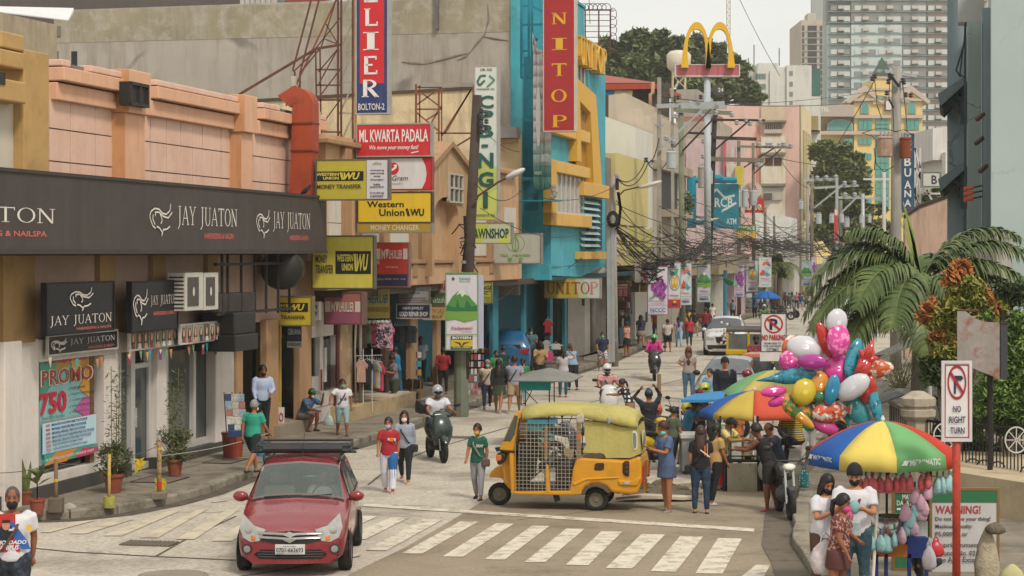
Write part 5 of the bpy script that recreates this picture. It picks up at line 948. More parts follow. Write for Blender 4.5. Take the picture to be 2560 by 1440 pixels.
nm=[('grey_concrete_shed','pale streaked concrete lean-to below the blue-grey building',2480,2520,586,51,'a8a49d',3)]
for n_,l_,x0,x1,y,Y,h,d in nm:q=T(n_,l_,'shed',tuple(P(x0,900,Y)));mb=MB();o=P(x0,y,Y);mb.box((o.x,Y-.5,0),(o.x+(x1-x0)/FP*Y,Y+d,o.z));mb.bd('wall',K(h,n=.15,s=2,sk_='5f5a52',sa=.9),q)
q=T('white_narrow_building','narrow white wall with moulded edge beside the blue-grey building','building',tuple(P(2350,632,110)));fbld(q,'wall',2332,2420,320,400,110,K('d2cfca',n=.05,s=1,sk_='9a948a'),6);fbld(q,'wall',2344,2420,400,640,110.5,K('cfccc6',n=.05),6);fbld(q,'pier',2364,2372,380,700,109,K('d8d5cf'),1)
q=T('pink_slope_wall','mould-topped pinkish side wall sloping up towards the blue-grey building','wall',tuple(P(2350,632,78)));mb=MB();f=fc_(78);e=lambda x,y:((x-1280)/FP*78,HC-(y-HY)/FP*78);mb.ps_m([e(2263,900),e(2263,540),e(2300,514),e(2372,488),e(2400,478),e(2400,900)],f,-.4,0);mb.bd('wall',K('b99c8a',n=.1,s=1,sk_='5f4a3c',sa=.8),q);mb=MB();mb.ps_m([e(2263,545),e(2263,538),e(2300,511),e(2400,474),e(2400,484),e(2300,520)],f,-.45,.04);mb.bd('coping',K('3a2f26',n=.3),q)
sign('tall vertical navy sign with white serif capitals behind the right-hand pole',2253,335,2284,530,98,'1f4560',[('t',c_,.25,a,.8,b,'d0ccc6','b')for c_,a,b in(('E',.02,.1),('C',.12,.22),('B',.3,.41),('U',.44,.55),('A',.6,.7),('N',.72,.81),('A',.84,.93))]+[('t','LHUILLIER',.1,.945,.9,.965,'8a3f6a')],plane=0,edge='3f5f70',name='vertical_sign')
sign('small yellow panel with dark letters under the tall navy sign',2256,531,2284,545,98,'c9b02f',[('t','PERA',.2,.2,.9,.8,'3a3020','b')],plane=0,edge=None)
sign('white square lightbox with a single dark serif capital B',2305,430,2352,468,100,'c3c1b8',[('l',[(.04,.05),(.96,.05),(.96,.95),(.04,.95),(.04,.05)],.05,'4f6058'),('t','B',.5,.22,.8,.8,'2f302e','b')],plane=0,edge='8f8c84')
q=T('white_lattice_support','white steel lattice propping the lightbox beside the navy sign','steel frame',tuple(P(2300,540,101)));mb=MB()
for a in((2287,370,2287,560),(2300,370,2300,560),(2287,370,2300,420),(2287,420,2340,520),(2300,430,2287,480),(2287,490,2312,560),(2308,484,2360,484),(2340,455,2310,484),(2284,470,2300,520),(2287,520,2300,520)):pt_b(mb,[(a[0],a[1],101),(a[2],a[3],101)],.07)
mb.bd('bars',K('c3c1bc'),q)
q=T('golden_arches_sign','pair of yellow arches on a faded red board high on a grey post','sign',tuple(P(1768,640,118)));Ya=118;fa=fc_(Ya);e=lambda x,y:((x-1280)/FP*Ya,HC-(y-HY)/FP*Ya)
mb=MB();x0,z0=e(1689,190);x1,z1=e(1846,164);n_=3
for i in range(n_):mb=MB();mb.fb(fa,x0+(x1-x0)*i/n_+.01,x0+(x1-x0)*(i+1)/n_-.01,z0,z1,-.3,.3);mb.bd('board_panel',K('b0606a',n=.08,s=1,rough=.5),q)
mb=MB();mb.fb(fa,x0-.04,x1+.04,z0-.06,z0,-.32,.34);mb.fb(fa,x1,x1+.06,z0,z1,-.3,.34);mb.fb(fa,x0-.06,x0,z0,z1,-.3,.34);mb.fb(fa,x0-.04,x1+.04,z1,z1+.05,-.32,.34);mb.bd('board_edge',K('cfc4bd'),q)
for sg in(0,1):
 cx0=1738 if sg==0 else 1796;mb=MB();rings=[]
 xl,xr=(1710,1768)if sg==0 else(1768,1825);yb_l,yb_r=(178,168)if sg==0 else(168,176)
 for i in range(25):
  u=i/24;x=xl+(xr-xl)*u;s_=abs(2*u-1);y=68+100*(s_**2.6)*(1 if 0<u<1 else 1);y=min(y,176)
  xm=(xl+xr)/2+(xr-xl)/2*(math.copysign(abs(math.sin((u-.5)*pi))**.9,u-.5));yy=68+(104)*(1-math.cos((u-.5)*pi)**.75)
  hw=9.5 if not(sg==0 and u>.9)and not(sg==1 and u<.1)else 7
  dx=math.cos((u-.5)*pi)**.6 if abs(u-.5)<.499 else 0
  a=e(xm-hw*(1-dx)*1.0,yy-hw*dx);b=e(xm+hw*(1-dx)*1.0,yy+hw*dx*.9)
  if u>.5:a,b=e(xm+hw*(1-dx),yy-hw*dx),e(xm-hw*(1-dx),yy+hw*dx*.9)
  rings.append([fa(*a,.75),fa(*b,.75),fa(*b,.35),fa(*a,.35)])
 mb.lf(rings);mb.bd('arch',K('d9a81c',rough=.45,n=.06),q)
mb=MB();pt_b(mb,[(1768,190,Ya),(1770,700,Ya)],.2,10);mb.bd('post',K('b5bcc0',n=.06,metal=.2),q,sm_=1)
p=P(1796,226,117);q=T('round_sign','round dark sign with the number 24 beside the arches post','sign',tuple(p));mb=MB();mb.lt([(.01,-.15),(.34,-.12),(.36,0),(.34,.12),(.01,.15)],20,p,Matrix.Rotation(pi/2,4,'X'));mb.bd('disc',K('45453f',n=.1),q);mb=MB();text(mb,'24',frame(p,(1,0,0),UZ,(0,-1,0)),-.05,-.1,.28,.14,.16,'b');mb.bd('lettering',K('c9c7bd'),q)
sign('blue square bank sign with white house outline behind transformers',1762,462,1845,570,126,'1f7f94',[('l',[(.18,.25),(.35,.1),(.6,.3),(.9,.25)],.14,'cfd6d4'),('l',[(.5,.62),(.95,.42)],.14,'cfd6d4'),('t','RCB',.3,.3,.85,.52,'cfd6d4','b'),('t','ATM',.65,.78,.95,.92,'cfd6d4','b')],edge='186f82')
q=T('blue_bank_frame','blue steel gantry with thick top pipe around the bank sign','steel frame',tuple(P(1780,600,128)));mb=MB()
for a in((1729,440,1729,570,.3),(1722,450,1842,450,.2),(1782,446,1806,446,.25),(1735,556,1842,556,.15)):pt_b(mb,[(a[0],a[1],128),(a[2],a[3],128)],a[4],8)
mb.bd('pipes',K('1f86a0',n=.1),q)
q=T('bee_sign','red and white chicken restaurant board partly hidden by poles and transformers','sign',tuple(P(1880,530,150)));fj=fc_(150);mb=MB();ms=[];W=55/FP*150;o=P(1855,532,150);frj=frame(o,(1,0,0),UZ,(0,-1,0));mb.fb(frj,0,W,0,1.1,-.2,0);mb.bd('board',K('b8342f',n=.05),q);mb=MB();draw(mb,[('t','abee',.02,-.85,.9,-.2,'d8cfc6','b'),('e',.5,-1.7,.42,.6,'c9b9a8'),('p',[(.25,-2.1),(.45,-1.6),(.6,-2.1),(.7,-1.6),(.4,-1.5)],'b8342f')],frj,W,1.0,.0,ms);mb.bd('print',ms,q)
sign('two-tone green and yellow mart sign above the tangled wires',1843,563,1889,595,138,'c99a2a',[('r',0,0,1,.46,'4a7a3a'),('t','CHOICE',.04,.1,.96,.38,'d6d0b8','b'),('t','MART',.15,.58,.82,.88,'e0d8c0','b')],plane=0,edge='8a7a3a')
sign('thin maroon strip sign under the mart sign',1862,596,1886,602,138,'7a2330',(),plane=0,edge=None)
q=T('oval_sign','maroon oval shop sign seen edge-on hanging over the pavement','sign',tuple(P(1805,645,128)));p=P(1805,660,128);mb=MB();mb.tb([p-V((.17,0,0)),p+V((.17,.05,0))],(.0,)*2 if 0 else[(.62,.35),(.62,.35)],20,up=(0,0,1));mb.bd('drum',K('7d3f38',n=.15),q)
sign('small red and white vertical sign far off in front of the dark tree',2086,522,2095,602,170,'b8332f',[('r',.1,.02,.9,.2,'cfc6c0')],plane=0,edge=None)
# ================================================================ utility poles, lamps, wires
m_gal=K('a3a6a5',rough=.5,metal=.4,n=.1,s=4);m_conc=K('9a948b',rough=.85,n=.12,s=2,sk_='6f685d',sa=.5);m_wood=K('4a3f37',rough=.9,n=.3,s=3,sk_='2c2521',sa=.7)
m_wood2=K('7b6d5e',rough=.9,n=.25,s=3,sk_='4a4038',sa=.6);m_grn=K('757a66',rough=.8,n=.2,s=2,sk_='55503f',sa=.5);m_blk=K('2b2727',rough=.8,n=.25,s=3)
m_ins=K('9c9aa0',rough=.35,n=.1);m_insd=K('3f3238',rough=.35,n=.1);m_trf=K('aab2b2',rough=.5,n=.08,s=2,sk_='77706a',sa=.5);m_wire=K('26211f',rough=.7,n=.1)
def pole(lbl,xb,yb,xt,yt,r,m,arms=(),ins=(),trf=(),braces=(),sq=False,base=None,Y=None,lamp=None,name='utility_pole',cat='utility pole'):
 b=G(xb,yb,.13)if Y is None else P(xb,yb,Y);Y=b.y;t=T(name,lbl,cat,(b.x,b.y,min(b.z,.0)),0,'utility poles along the street')
 mb=MB();tp=P(xt,yt,Y);z0=V((b.x,b.y,0));mb.tb([z0,z0.lerp(tp,.5),tp],[r,r*.92,r*.8],4 if sq else 10);mb.bd('shaft',m,t,sm_=not sq)
 if base:
  mb=MB();yy,rr,mm=base;q=P(xb,yy,Y);mb.tb([z0-V((0,.0,0)),V((z0.x,z0.y,q.z))],[rr,rr*.93],4 if sq else 10);mb.bd('sleeve',mm,t)
 for(x0,y0,x1,y1,w_,mm)in arms:
  mb=MB();mb.bar(P(x0,y0,Y-.25),P(x1,y1,Y-.25+(.6 if x1>x0 else-.6)),w_);mb.bd('crossarm',mm,t)
 for(x,y)in ins:
  mb=MB();p=P(x,y,Y-.25);k=Y/100;mb.lt([(.02*k,-.14*k),(.11*k,-.1*k),(.13*k,-.05*k),(.05*k,-.02*k),(.12*k,.03*k),(.1*k,.08*k),(.03*k,.12*k)],8,p);mb.bd('insulator',m_ins if k>1 else m_insd,t,sm_=1)
 for(x,y0,y1,w_,*c_)in trf:
  p0,p1=P(x,y1,Y-.45),P(x,y0,Y-.45);rr=w_/2/FP*Y;q=T('transformer',parent=t);q.location=-V(MW[t.name].translation);mm=c_[0]if c_ else m_trf
  mb=MB(1);h=p1.z-p0.z;mb.lt([(rr*.9,0),(rr,.03),(rr,h*.88),(rr*1.08,h*.9),(rr*1.08,h*.94),(rr*.8,h)],14,p0);mb.bd('tank',mm,q,sm_=False)
  mb=MB(1)
  for dx in(-.5,0,.5):mb.lt([(.05,0),(.05,.12),(.025,.2)],6,p1+V((dx*rr,-.05,-.02)))
  mb.bd('bushing',m_ins,q)
 for(x0,y0,x1,y1,w_,mm)in braces:
  mb=MB();mb.bar(P(x0,y0,Y-.3),P(x1,y1,Y-.3),w_);mb.bd('brace',mm,t)
 if lamp:
  pts,(lx0,ly0,lx1,ly1)=lamp;q=T('street_lamp',parent=t);q.location=-V(MW[t.name].translation);mb=MB(1);mb.tb([P(x,y,Y-.3)for x,y in pts],.035,6);mb.bd('arm',m_rust,q)
  a,b2=P(lx0,ly0,Y-.3),P(lx1,ly1,Y-.3);mb=MB(1);d=b2-a;mb.tb([a,a+d*.15,a+d*.5,a+d*.85,b2],[(.05,.04),(.13,.07),(.17,.09),(.14,.07),(.05,.03)],8);mb.bd('lamp_head',K('c3c1bc',rough=.4,n=.05),q,sm_=1)
 return t,Y
pole('dark leaning timber pole with grey-green concrete foot, behind the mountain banner',1153,1030,1193,238,.17,m_wood,ins=[(1203,y)for y in(276,294,312,328)]+[(1216,y)for y in(284,303,318)],base=(868,.22,K('6f7464',n=.15,s=3,dirt='54503f',da=.5)),arms=[(1155,655,1187,657,.08,m_gal)],lamp=([(1186,497),(1192,498),(1196,489),(1246,455),(1270,443)],(1264,446,1312,422)))
mb=MB()
for i in range(26):
 y0=R.uniform(545,650);x=1172+R.uniform(-12,14);a=[(x,y0,56.2)]
 for k in range(5):a.append((a[-1][0]+R.uniform(-11,11),a[-1][1]+R.uniform(-6,16),56.2+R.uniform(-.2,.2)))
 pt_b(mb,a,.018,4)
for i in range(7):pt_b(mb,[(1160+i*4,540,56.6),(1163+i*4,600,56.5),(1155+i*4,680,56.5)],.03,4)
mb.bd('cable_knot',m_wire,kind='stuff')
pole('concrete pole with black coil and twin steel conduits beyond the blue store',1538,908,1532,441,.14,m_conc,ins=[],trf=[(1543,445,475,9,m_blk)],braces=[(1523,905,1521,560,.16,m_gal),(1533,905,1531,570,.14,m_gal),(1515,792,1542,792,.05,m_gal),(1515,850,1542,850,.05,m_gal)],lamp=([(1547,490),(1560,476),(1598,467)],(1598,470,1654,453)))
mb=MB()
for i in range(9):
 r=18-i*.9;pt_b(mb,[(1532+r*.8*math.cos(a*pi/8),548+r*1.1*math.sin(a*pi/8),80.5-.05*i)for a in range(17)],.03,4)
for i in range(4):pt_b(mb,[(1543+i*1.5,480,80.6),(1549+i*1.5,520,80.6),(1546+i,560,80.6),(1538,575,80.6)],.035,4)
mb.bd('cable_coil',m_wire,cat='cable coil',label='black cable coiled on the concrete pole beyond the blue store')
pole('pale square concrete pole with long grey crossarms, behind the purple orchid banner',1648,868,1648,194,.16,m_conc,sq=True,arms=[(1641,266,1810,258,.2,m_gal),(1700,267,1816,268,.18,m_gal),(1640,313,1656,314,.12,m_gal)],ins=[(1695,243),(1752,242),(1803,239),(1615,399),(1630,405)],braces=[(1648,375,1765,265,.09,m_gal),(1622,405,1635,412,.12,m_gal)],trf=[(1678,378,422,24)])
pole('grey concrete pole right beside the pale square pole, with bundled fittings',1684,850,1680,222,.13,m_conc,sq=True,braces=[(1684,370,1780,270,.07,m_insd)],ins=[(1665,345),(1672,350),(1684,355),(1690,290)])
pole('moss green timber pole with a wide weathered green crossarm',1707,842,1702,282,.17,m_grn,arms=[(1685,274,1830,283,.2,m_grn)],ins=[(1750,284),(1791,283),(1830,286),(1726,258)],braces=[(1706,378,1795,285,.1,m_blk)])
pole('black leaning timber pole with stacked dark crossarms, in front of the blue bank sign',1766,812,1787,288,.19,m_blk,arms=[(1765,299,1912,301,.14,m_blk),(1720,332,1786,335,.14,m_blk),(1785,344,1890,348,.2,m_wood),(1764,397,1908,401,.26,m_wood2),(1741,542,1800,548,.14,m_wood2)],ins=[(1865,300),(1842,306),(1875,308),(1900,302),(1759,352),(1758,390)],trf=[(1756,415,470,22,K('a39d94',n=.1)),(1772,426,460,20)],braces=[(1786,376,1875,300,.11,m_blk)],lamp=([(1715,573),(1722,562),(1765,552)],(1765,553,1796,546)))
pole('brown pole carrying two grey transformers, left of the mart sign pole',1848,790,1847,352,.15,m_wood2,arms=[(1845,366,1978,369,.16,m_grn)],ins=[(1898,361),(1919,361),(1927,361),(1948,362),(1959,360),(1977,364)],trf=[(1827,475,520,17),(1843,478,518,20),(1862,474,518,15)],braces=[(1850,425,1935,370,.1,m_blk),(1884,435,1952,373,.09,m_blk)])
pole('brown pole with a grey transformer rising right behind the mart sign',1885,782,1883,357,.14,m_wood2,trf=[(1883,476,515,20)],ins=[(1890,408),(1896,412),(1875,402)],braces=[(1800,600,1845,480,.09,m_wood),(1820,470,1848,425,.1,m_wood)])
pole('short timber stub pole without arms, left of the two by the pink building',1912,772,1913,519,.14,m_wood2,Y=None);pole('short timber stub pole without arms, right of the two by the pink building',1938,767,1935,540,.12,m_wood2)
pole('pole at the foot of the pink building with small blue transformer box',2017,757,2020,412,.16,m_conc,arms=[(2007,451,2092,448,.24,m_gal)],trf=[(2003,503,523,11)],ins=[(2043,445),(2066,444),(2090,443)])
pole('brown timber pole wrapped in cables at the foot of the pink building',2028,753,2031,436,.18,m_wood2,arms=[(2035,470,2146,464,.2,m_gal)],trf=[(2047,535,560,14)],ins=[(2112,458),(2136,457)],braces=[(2035,520,2110,460,.14,m_gal)])
pole('grey square pole with transformers before the big dark tree',2093,745,2092,447,.2,m_gal,sq=True,trf=[(2080,537,558,14),(2104,537,557,12)],Y=175)
pole('greenish pole with a round transformer right of the grey square pole',2104,745,2102,500,.18,m_grn,trf=[(2117,545,568,14)],Y=180)
pole('thin grey pole with crossarm and transformers, rightmost before the dark tree',2158,700,2157,484,.2,m_gal,arms=[(2095,494,2162,492,.22,m_gal)],trf=[(2154,540,558,11),(2174,540,557,9)],ins=[(2113,487),(2137,487)],Y=178,braces=[(2105,530,2140,495,.14,m_gal)])
pole('slender white pole in front of the yellow hotel glass',2210,660,2210,430,.16,K('b5b3ae'),Y=150,arms=[(2158,448,2285,448,.14,K('c0beb9')),(2110,495,2240,497,.1,m_gal)])
m_rt1,m_rt2=K('b3998a',n=.15,s=1.5,rough=.7,dirt='8f5a40',da=.8,ds=1.2,sk_='7f5a48',sa=.7),K('8a4524',n=.3,s=1.5,rough=.8,dirt='4a2a1c',da=.7,ds=1.5,sk_='4f2c1c',sa=.8)
pole('tall round concrete pole with two rusty transformers above the palm',2239,900,2241,167,.22,m_conc,Y=76,arms=[(2192,177,2242,182,.12,m_gal),(2210,178,2290,190,.13,m_gal),(2193,243,2272,254,.14,m_gal)],ins=[(2187,190),(2181,196),(2224,194),(2221,204),(2257,200),(2260,205),(2217,232),(2277,238),(2264,236)],trf=[(2212,341,393,38,m_rt1),(2263,343,396,28,m_rt2)],braces=[(2222,183,2248,217,.09,m_blk),(2222,248,2234,270,.06,m_blk)])
mb=MB()
for pts in([(2242,330),(2215,322),(2190,322),(2155,333)],[(2155,333),(2180,340),(2192,352),(2188,395),(2186,425)],[(2235,330),(2260,324),(2285,340),(2280,352)],[(2187,200),(2192,260),(2205,300)],[(2257,210),(2262,260),(2266,300),(2268,330)],[(2235,415),(2210,430),(2190,410),(2185,370)],[(2224,205),(2222,250),(2232,270),(2235,330)]):pt_b(mb,[(x,y,75.4)for x,y in pts],.018,4)
mb.bd('jumper_cable',m_wire,cat='cable',label='black jumper cables looping between insulators and the two rusty transformers')
def sag(mb,a,b,s_,r,n=7):
 pts=[]
 for i in range(n+1):
  u=i/n;p=a.lerp(b,u);p.z-=s_*4*u*(1-u);pts.append(p)
 mb.tb(pts,r,3,False)
mb=MB()
for i in range(110):
 x0=R.choice([1535,1648,1684,1707,1770,1848,1885]);x1=x0+R.choice([100,160,240,330]);x1=min(x1,2035)
 Y0=13.98/(.476-x0/FP)*.985;Y1=13.98/(.476-x1/FP)*.985;a=P(x0,600+R.gauss(0,42)+(x0<1600)*-20,Y0);b=P(x1,600+R.gauss(0,26),Y1);sag(mb,a,b,R.uniform(.1,1.0),.02 if i>14 else .014)
for i in range(60):
 x0=R.uniform(1840,1990);Y0=140+R.uniform(-10,18);a=P(x0,604+R.gauss(0,11),Y0);b=P(x0+R.uniform(60,150),615+R.gauss(0,13),Y0+R.uniform(6,25));sag(mb,a,b,R.uniform(0,.9),.022,5)
for i in range(34):
 x0=R.uniform(1650,1960);Y0=105+(x0-1650)*.15;a=P(x0,590+R.gauss(0,16),Y0);b=a+V((R.uniform(-.8,.8),R.uniform(0,1),-R.uniform(.4,1.6)));mb.tb([a,a.lerp(b,.5)+V((R.uniform(-.4,.4),0,0)),b],.015,3,False)
for i in range(14):a=P(1535+R.uniform(-4,6),560+R.uniform(-12,12),81);b=P(1650+R.uniform(-8,4),655+R.uniform(-14,10),94);sag(mb,a,b,R.uniform(-.2,.8),.022)
for i in range(22):a=P(1640+R.uniform(-4,6),655+R.uniform(-8,8),93);b=P(1770,600+R.uniform(-14,14),112);sag(mb,a,b,R.uniform(.2,.7),.02)
for i in range(22):x=R.uniform(1612,1640);y=R.uniform(655,700);a=P(x,y,92);mb.tb([a,a+V((R.uniform(-.5,.5),0,R.uniform(-.4,.3))),a+V((R.uniform(-.6,.6),0,R.uniform(-.5,.2)))],.03,3,False)
for i in range(30):x=R.uniform(2035,2120);a=P(x,600+R.gauss(0,14),165);b=P(x+R.uniform(40,90),615+R.gauss(0,12),172);sag(mb,a,b,R.uniform(0,1),.045,5)
mb.bd('tangled_cables',m_wire,kind='stuff')
def wire(lbl,pts,r=.015,s_=.3):
 mb=MB();q=[P(*p)for p in pts]
 for a,b in zip(q,q[1:]):sag(mb,a,b,s_,r,10)
 mb.bd('overhead_wire',m_wire,cat='wire',label=lbl,group='single wires strung over the street')
wire('long wire from the tall right-hand pole to the crossarm before the pink building',[(2187,200,75.8),(2030,440,160)],.02,.4)
wire('long slack wire along the front of the tea shop and the blue store',[(1190,460,56),(1300,478,70),(1530,470,80)],.014,.4)
wire('wire crossing low over the pawnshop panel to the end of the arcade building',[(1175,760,56),(1296,705,74),(1460,640,80)],.014,.3)
wire('thin wire from the dark timber pole down past the lime blade sign',[(1200,520,56),(1530,545,80)],.012,.8)
wire('high wire across the pink building to the far trees',[(1900,385,142),(2180,420,170)],.03,.3);wire('upper of two wires running over the golden arches roof line',[(1650,240,95),(1905,258,200),(2200,225,230)],.03,.2);wire('lower of two wires running over the roof line to the right',[(1650,255,95),(2190,250,220)],.03,.4)
wire('thick black cable looping from the coil up to the insulator bracket',[(1543,445,80.6),(1615,400,93),(1648,345,94)],.03,.5);wire('second thick cable looping from the coil pole to the square pole',[(1545,448,80.6),(1620,408,93),(1680,378,98)],.03,.6)
wire('guy wire slanting down from the mast at upper right',[(1850,0,250),(1950,190,240)],.04,.3);wire('wires from the arcade corner to the beige wall',[(1183,300,56),(1300,380,74)],.012,.2)
wire('black service line across the far pink wall',[(1935,370,150),(2020,470,155)],.025,.5)
q=T('razor_wire_fence','steel frame with coiled razor wire on the roof of the blue store','fence',tuple(P(1490,130,86)));mb=MB()
for a in((1441,25,1528,25),(1463,27,1463,122),(1497,27,1497,130),(1526,25,1526,136),(1512,136,1528,136)):pt_b(mb,[(a[0],a[1],86),(a[2],a[3],86)],.045)
for x in(1448,1475):pt_b(mb,[(x-3,-20,86),(x,60,86)],.02)
for i in range(6):pt_b(mb,[(1441,37+i*14,86),(1526,37+i*14,86)],.018,3)
mb.bd('frame',K('6b4a44',n=.3),q);mb=MB();pts=[]
for i in range(120):
 u=i/119;a=u*2*pi*13;cx,cy=(1441+u*1.6*90,17)if u<.55 else(1534,17+(u-.55)/.45*120);pts.append(P(cx+8*math.cos(a),cy+9*math.sin(a),86+.2*math.sin(a)))
mb.tb(pts,.018,3,False);mb.bd('coil',K('6f6a63',metal=.4),q)
# ================================================================ vegetation
def leafmat(h,h2,s=1.0):return K(h,rough=.6,n=.3,s=s,dirt=h2,da=.8,ds=s*1.5,spec=.25)
def lv_(mb,c,r,n,size,elong=1.8,flat=.6,mi=0):
 for i in range(n):
  d=V((R.gauss(0,1),R.gauss(0,1),R.gauss(0,1))).normalized();k=R.random()**.45;p=c+V((d.x*r[0]*k,d.y*r[1]*k,d.z*r[2]*k));s_=size*R.uniform(.6,1.4)
  a=V((R.gauss(0,1),R.gauss(0,1),R.gauss(0,flat))).normalized();b=a.cross(V((R.gauss(0,.5),R.gauss(0,.5),1))).normalized()
  mb.add([p-a*s_*elong*.5,p+b*s_*.42+V((0,0,-.1*s_)),p+a*s_*elong*.5,p-b*s_*.42+V((0,0,-.1*s_))],[(0,1,2,3)],mi)
def tree(lbl,Y,blobs,nl,size,m,trunk,name='tree',m_tr=None):
 t=T(name,lbl,'tree',tuple(P(trunk[0],HY+HC*FP/Y,Y)))
 mb=MB();k=Y/FP;b0=P(trunk[0],HY+HC*FP/Y,Y);tot=sum(b[2]*b[3]for b in blobs)
 tr=MB();fork=P(trunk[0],trunk[1],Y);tr.tb([b0,b0.lerp(fork,.6),fork],[trunk[2],trunk[2]*.8,trunk[2]*.6],8)
 for(x,y,rx,ry)in blobs:
  c=P(x,y,Y)+V((0,R.uniform(-1,1)*rx*k*.6,0));r=(rx*k,rx*k*.9,ry*k);tr.tb([fork,fork.lerp(c,.5)+V((0,0,-.1*ry*k)),c],[trunk[2]*.4,trunk[2]*.25,trunk[2]*.1],5)
  n_=int(nl*rx*ry/tot);sub=max(5,n_//70)
  for j in range(sub):
   d=V((R.gauss(0,1),R.gauss(0,1),R.gauss(0,1))).normalized()*R.uniform(.45,.98);cc=c+V((d.x*r[0],d.y*r[1],d.z*r[2]));q=r[2]*R.uniform(.2,.34)
   lv_(mb,cc,(q*1.5,q*1.5,q*.9),n_//sub,size)
   if j%3==0:tr.tb([c,cc],[trunk[2]*.08,trunk[2]*.03],3)
 tr.bd('trunk',m_tr or K('4a3f34',n=.3,s=2),t);mb.bd('crown',m,t)
m_l1=leafmat('5d6a45','808a5a',.25);m_l2=leafmat('66703f','878a4e',.3)
tree('big dark leafy tree behind the red roof, left of the golden arches',215,[(1530,130,45,40),(1600,120,60,45),(1570,170,70,35),(1660,115,45,40),(1650,180,60,40),(1510,180,30,35),(1715,150,40,50),(1720,220,50,40)],17000,.6,m_l1,(1640,230,.7))
tree('spreading dark tree directly behind the golden arches',235,[(1770,140,50,40),(1820,170,45,50),(1740,190,40,50),(1800,225,70,35),(1860,230,40,28),(1890,245,40,20),(1740,110,30,25)],14000,.6,m_l1,(1790,260,.7))
tree('full dark green tree in front of the yellow hotel',205,[(2060,380,35,38),(2110,400,40,40),(2065,440,40,40),(2130,440,38,38),(2090,480,55,40),(2145,480,35,30),(2060,510,35,40),(2120,540,60,40),(2070,570,40,35)],17000,.5,m_l2,(2090,560,.6))
tree('low dark tree under the hotel glass at the right end of the street',190,[(2190,560,40,22),(2160,590,40,25),(2200,525,30,15),(2170,620,50,25),(2225,590,25,30)],4500,.4,m_l2,(2185,610,.3))
tree('small bushy tree behind the white lattice and the sloping wall',105,[(2335,475,22,10),(2310,500,30,16),(2350,462,15,12)],1500,.25,leafmat('6f7f4a','9aa85a',1),(2320,500,.15))
tree('small tree with hanging fronds behind the parrot banner',150,[(1945,650,18,14),(1960,680,14,16),(1935,670,12,12)],900,.3,m_l1,(1945,680,.12))
def frond(par,o,az,up,Lg,droop,nl,lw,m1,m2):
 """one feather leaf: arching midrib and two rows of drooping leaflets"""
 mb=MB();mr=MB();pts=[];d=V((math.sin(az)*math.cos(up),-math.cos(az)*math.cos(up),math.sin(up)));p=o.copy();n=16
 for i in range(n+1):pts.append(p.copy());p=p+d*(Lg/n);d=(d+V((0,0,-droop/n))).normalized()
 mr.tb(pts,[.03*(1-i/n*.8)for i in range(n+1)],5);mr.bd('midrib',m2,par,sm_=1)
 for i in range(nl):
  u=.13+.86*i/nl;k=u*n;j=min(int(k),n-1);q=pts[j].lerp(pts[j+1],k-j);t_=(pts[j+1]-pts[j]).normalized();sd=t_.cross(UZ).normalized();l_=lw*(math.sin(pi*min(1,u*.86+.1))**.6)*R.uniform(.85,1.1)
  for sg in(-1,1):
   w_=.046;dr=(sd*sg*.8+t_*.55+UZ*R.uniform(.05,.45)).normalized();a=q.copy();wv=t_.cross(dr).cross(dr).normalized()*w_;vs=[a-wv*.6,a+wv*.6];
   for s_ in range(5):a=a+dr*(l_/5);dr=(dr+V((0,0,-.28-.14*s_*R.uniform(.6,1.3)))).normalized();ww=wv*(1-.17*(s_+1))if s_<4 else wv*.05;vs+=[a-ww,a+ww]
   mb.add(vs,[(2*s_,2*s_+1,2*s_+3,2*s_+2)for s_ in range(5)])
 mb.bd('leaflets',m1,par)
t=T('palm_tree','large palm with arching drooping fronds above the balloons, right side','palm tree',tuple(G(2300,1100)))
m_pl=K('526238',rough=.5,n=.35,s=1.2,dirt='727c48',da=.8,ds=1.4,spec=.3);m_pl2=K('6f7746',n=.2)
Yp=43;o=P(2300,778,Yp);mb=MB();mb.tb([V((o.x,Yp,0)),V((o.x-.05,Yp,1.5)),o],[.2,.16,.13],10);mb.bd('trunk',K('77706a',n=.2,s=5,sk_='4f4a42'),t)
mb=MB();mb.tb([o-V((0,0,.3)),o+V((0,0,.7))],[.12,.07],8);mb.bd('crownshaft',K('6a7a48',n=.1),t,sm_=1)
o2=o+V((0,0,.55))
for az,up,Lg,dr in((-1.5,.95,3.1,2.6),(-1.25,.5,3.1,2.0),(-1.75,.15,3.0,1.9),(-1.9,1.1,2.5,2.4),(-1.1,-.1,2.6,1.5),(-.5,.55,2.4,2.4),(-.15,.0,2.0,1.9),(.45,.5,2.3,2.4),(1.35,.95,3.0,2.0),(1.5,.5,3.2,1.9),(1.75,.2,3.1,1.8),(1.1,.05,2.6,1.7),(2.3,.9,2.6,2.3),(-2.4,.9,2.5,2.3),(3.0,1.0,2.2,2.4),(-1.45,1.25,2.2,2.2),(1.6,1.15,2.7,2.1),(-1.6,.7,3.0,2.3),(-1.0,.2,2.8,2.0),(1.25,.75,3.1,2.2),(1.6,-.15,2.6,1.5),(.1,.5,2.0,2.6),(-.9,.8,2.5,2.5),(.8,.3,2.4,2.2)):
 q=T('frond',parent=t);q.location=(0,0,0);MW[q.name]=MW[t.name];frond(q,o2,az,up,Lg*1.02,dr,66,.85,m_pl,m_pl2)
mb=MB();sp=P(2258,500,Yp)
for i in range(7):a=o2+V((0,0,.2));b=P(2246+i*6,505+abs(i-2)*16,Yp);w_=V((.03,0,0));mb.pl([a-w_,a+w_,b+w_*.3,b-w_*.3])
mb.bd('spear_leaf',K('8a9a4a',n=.15),t)
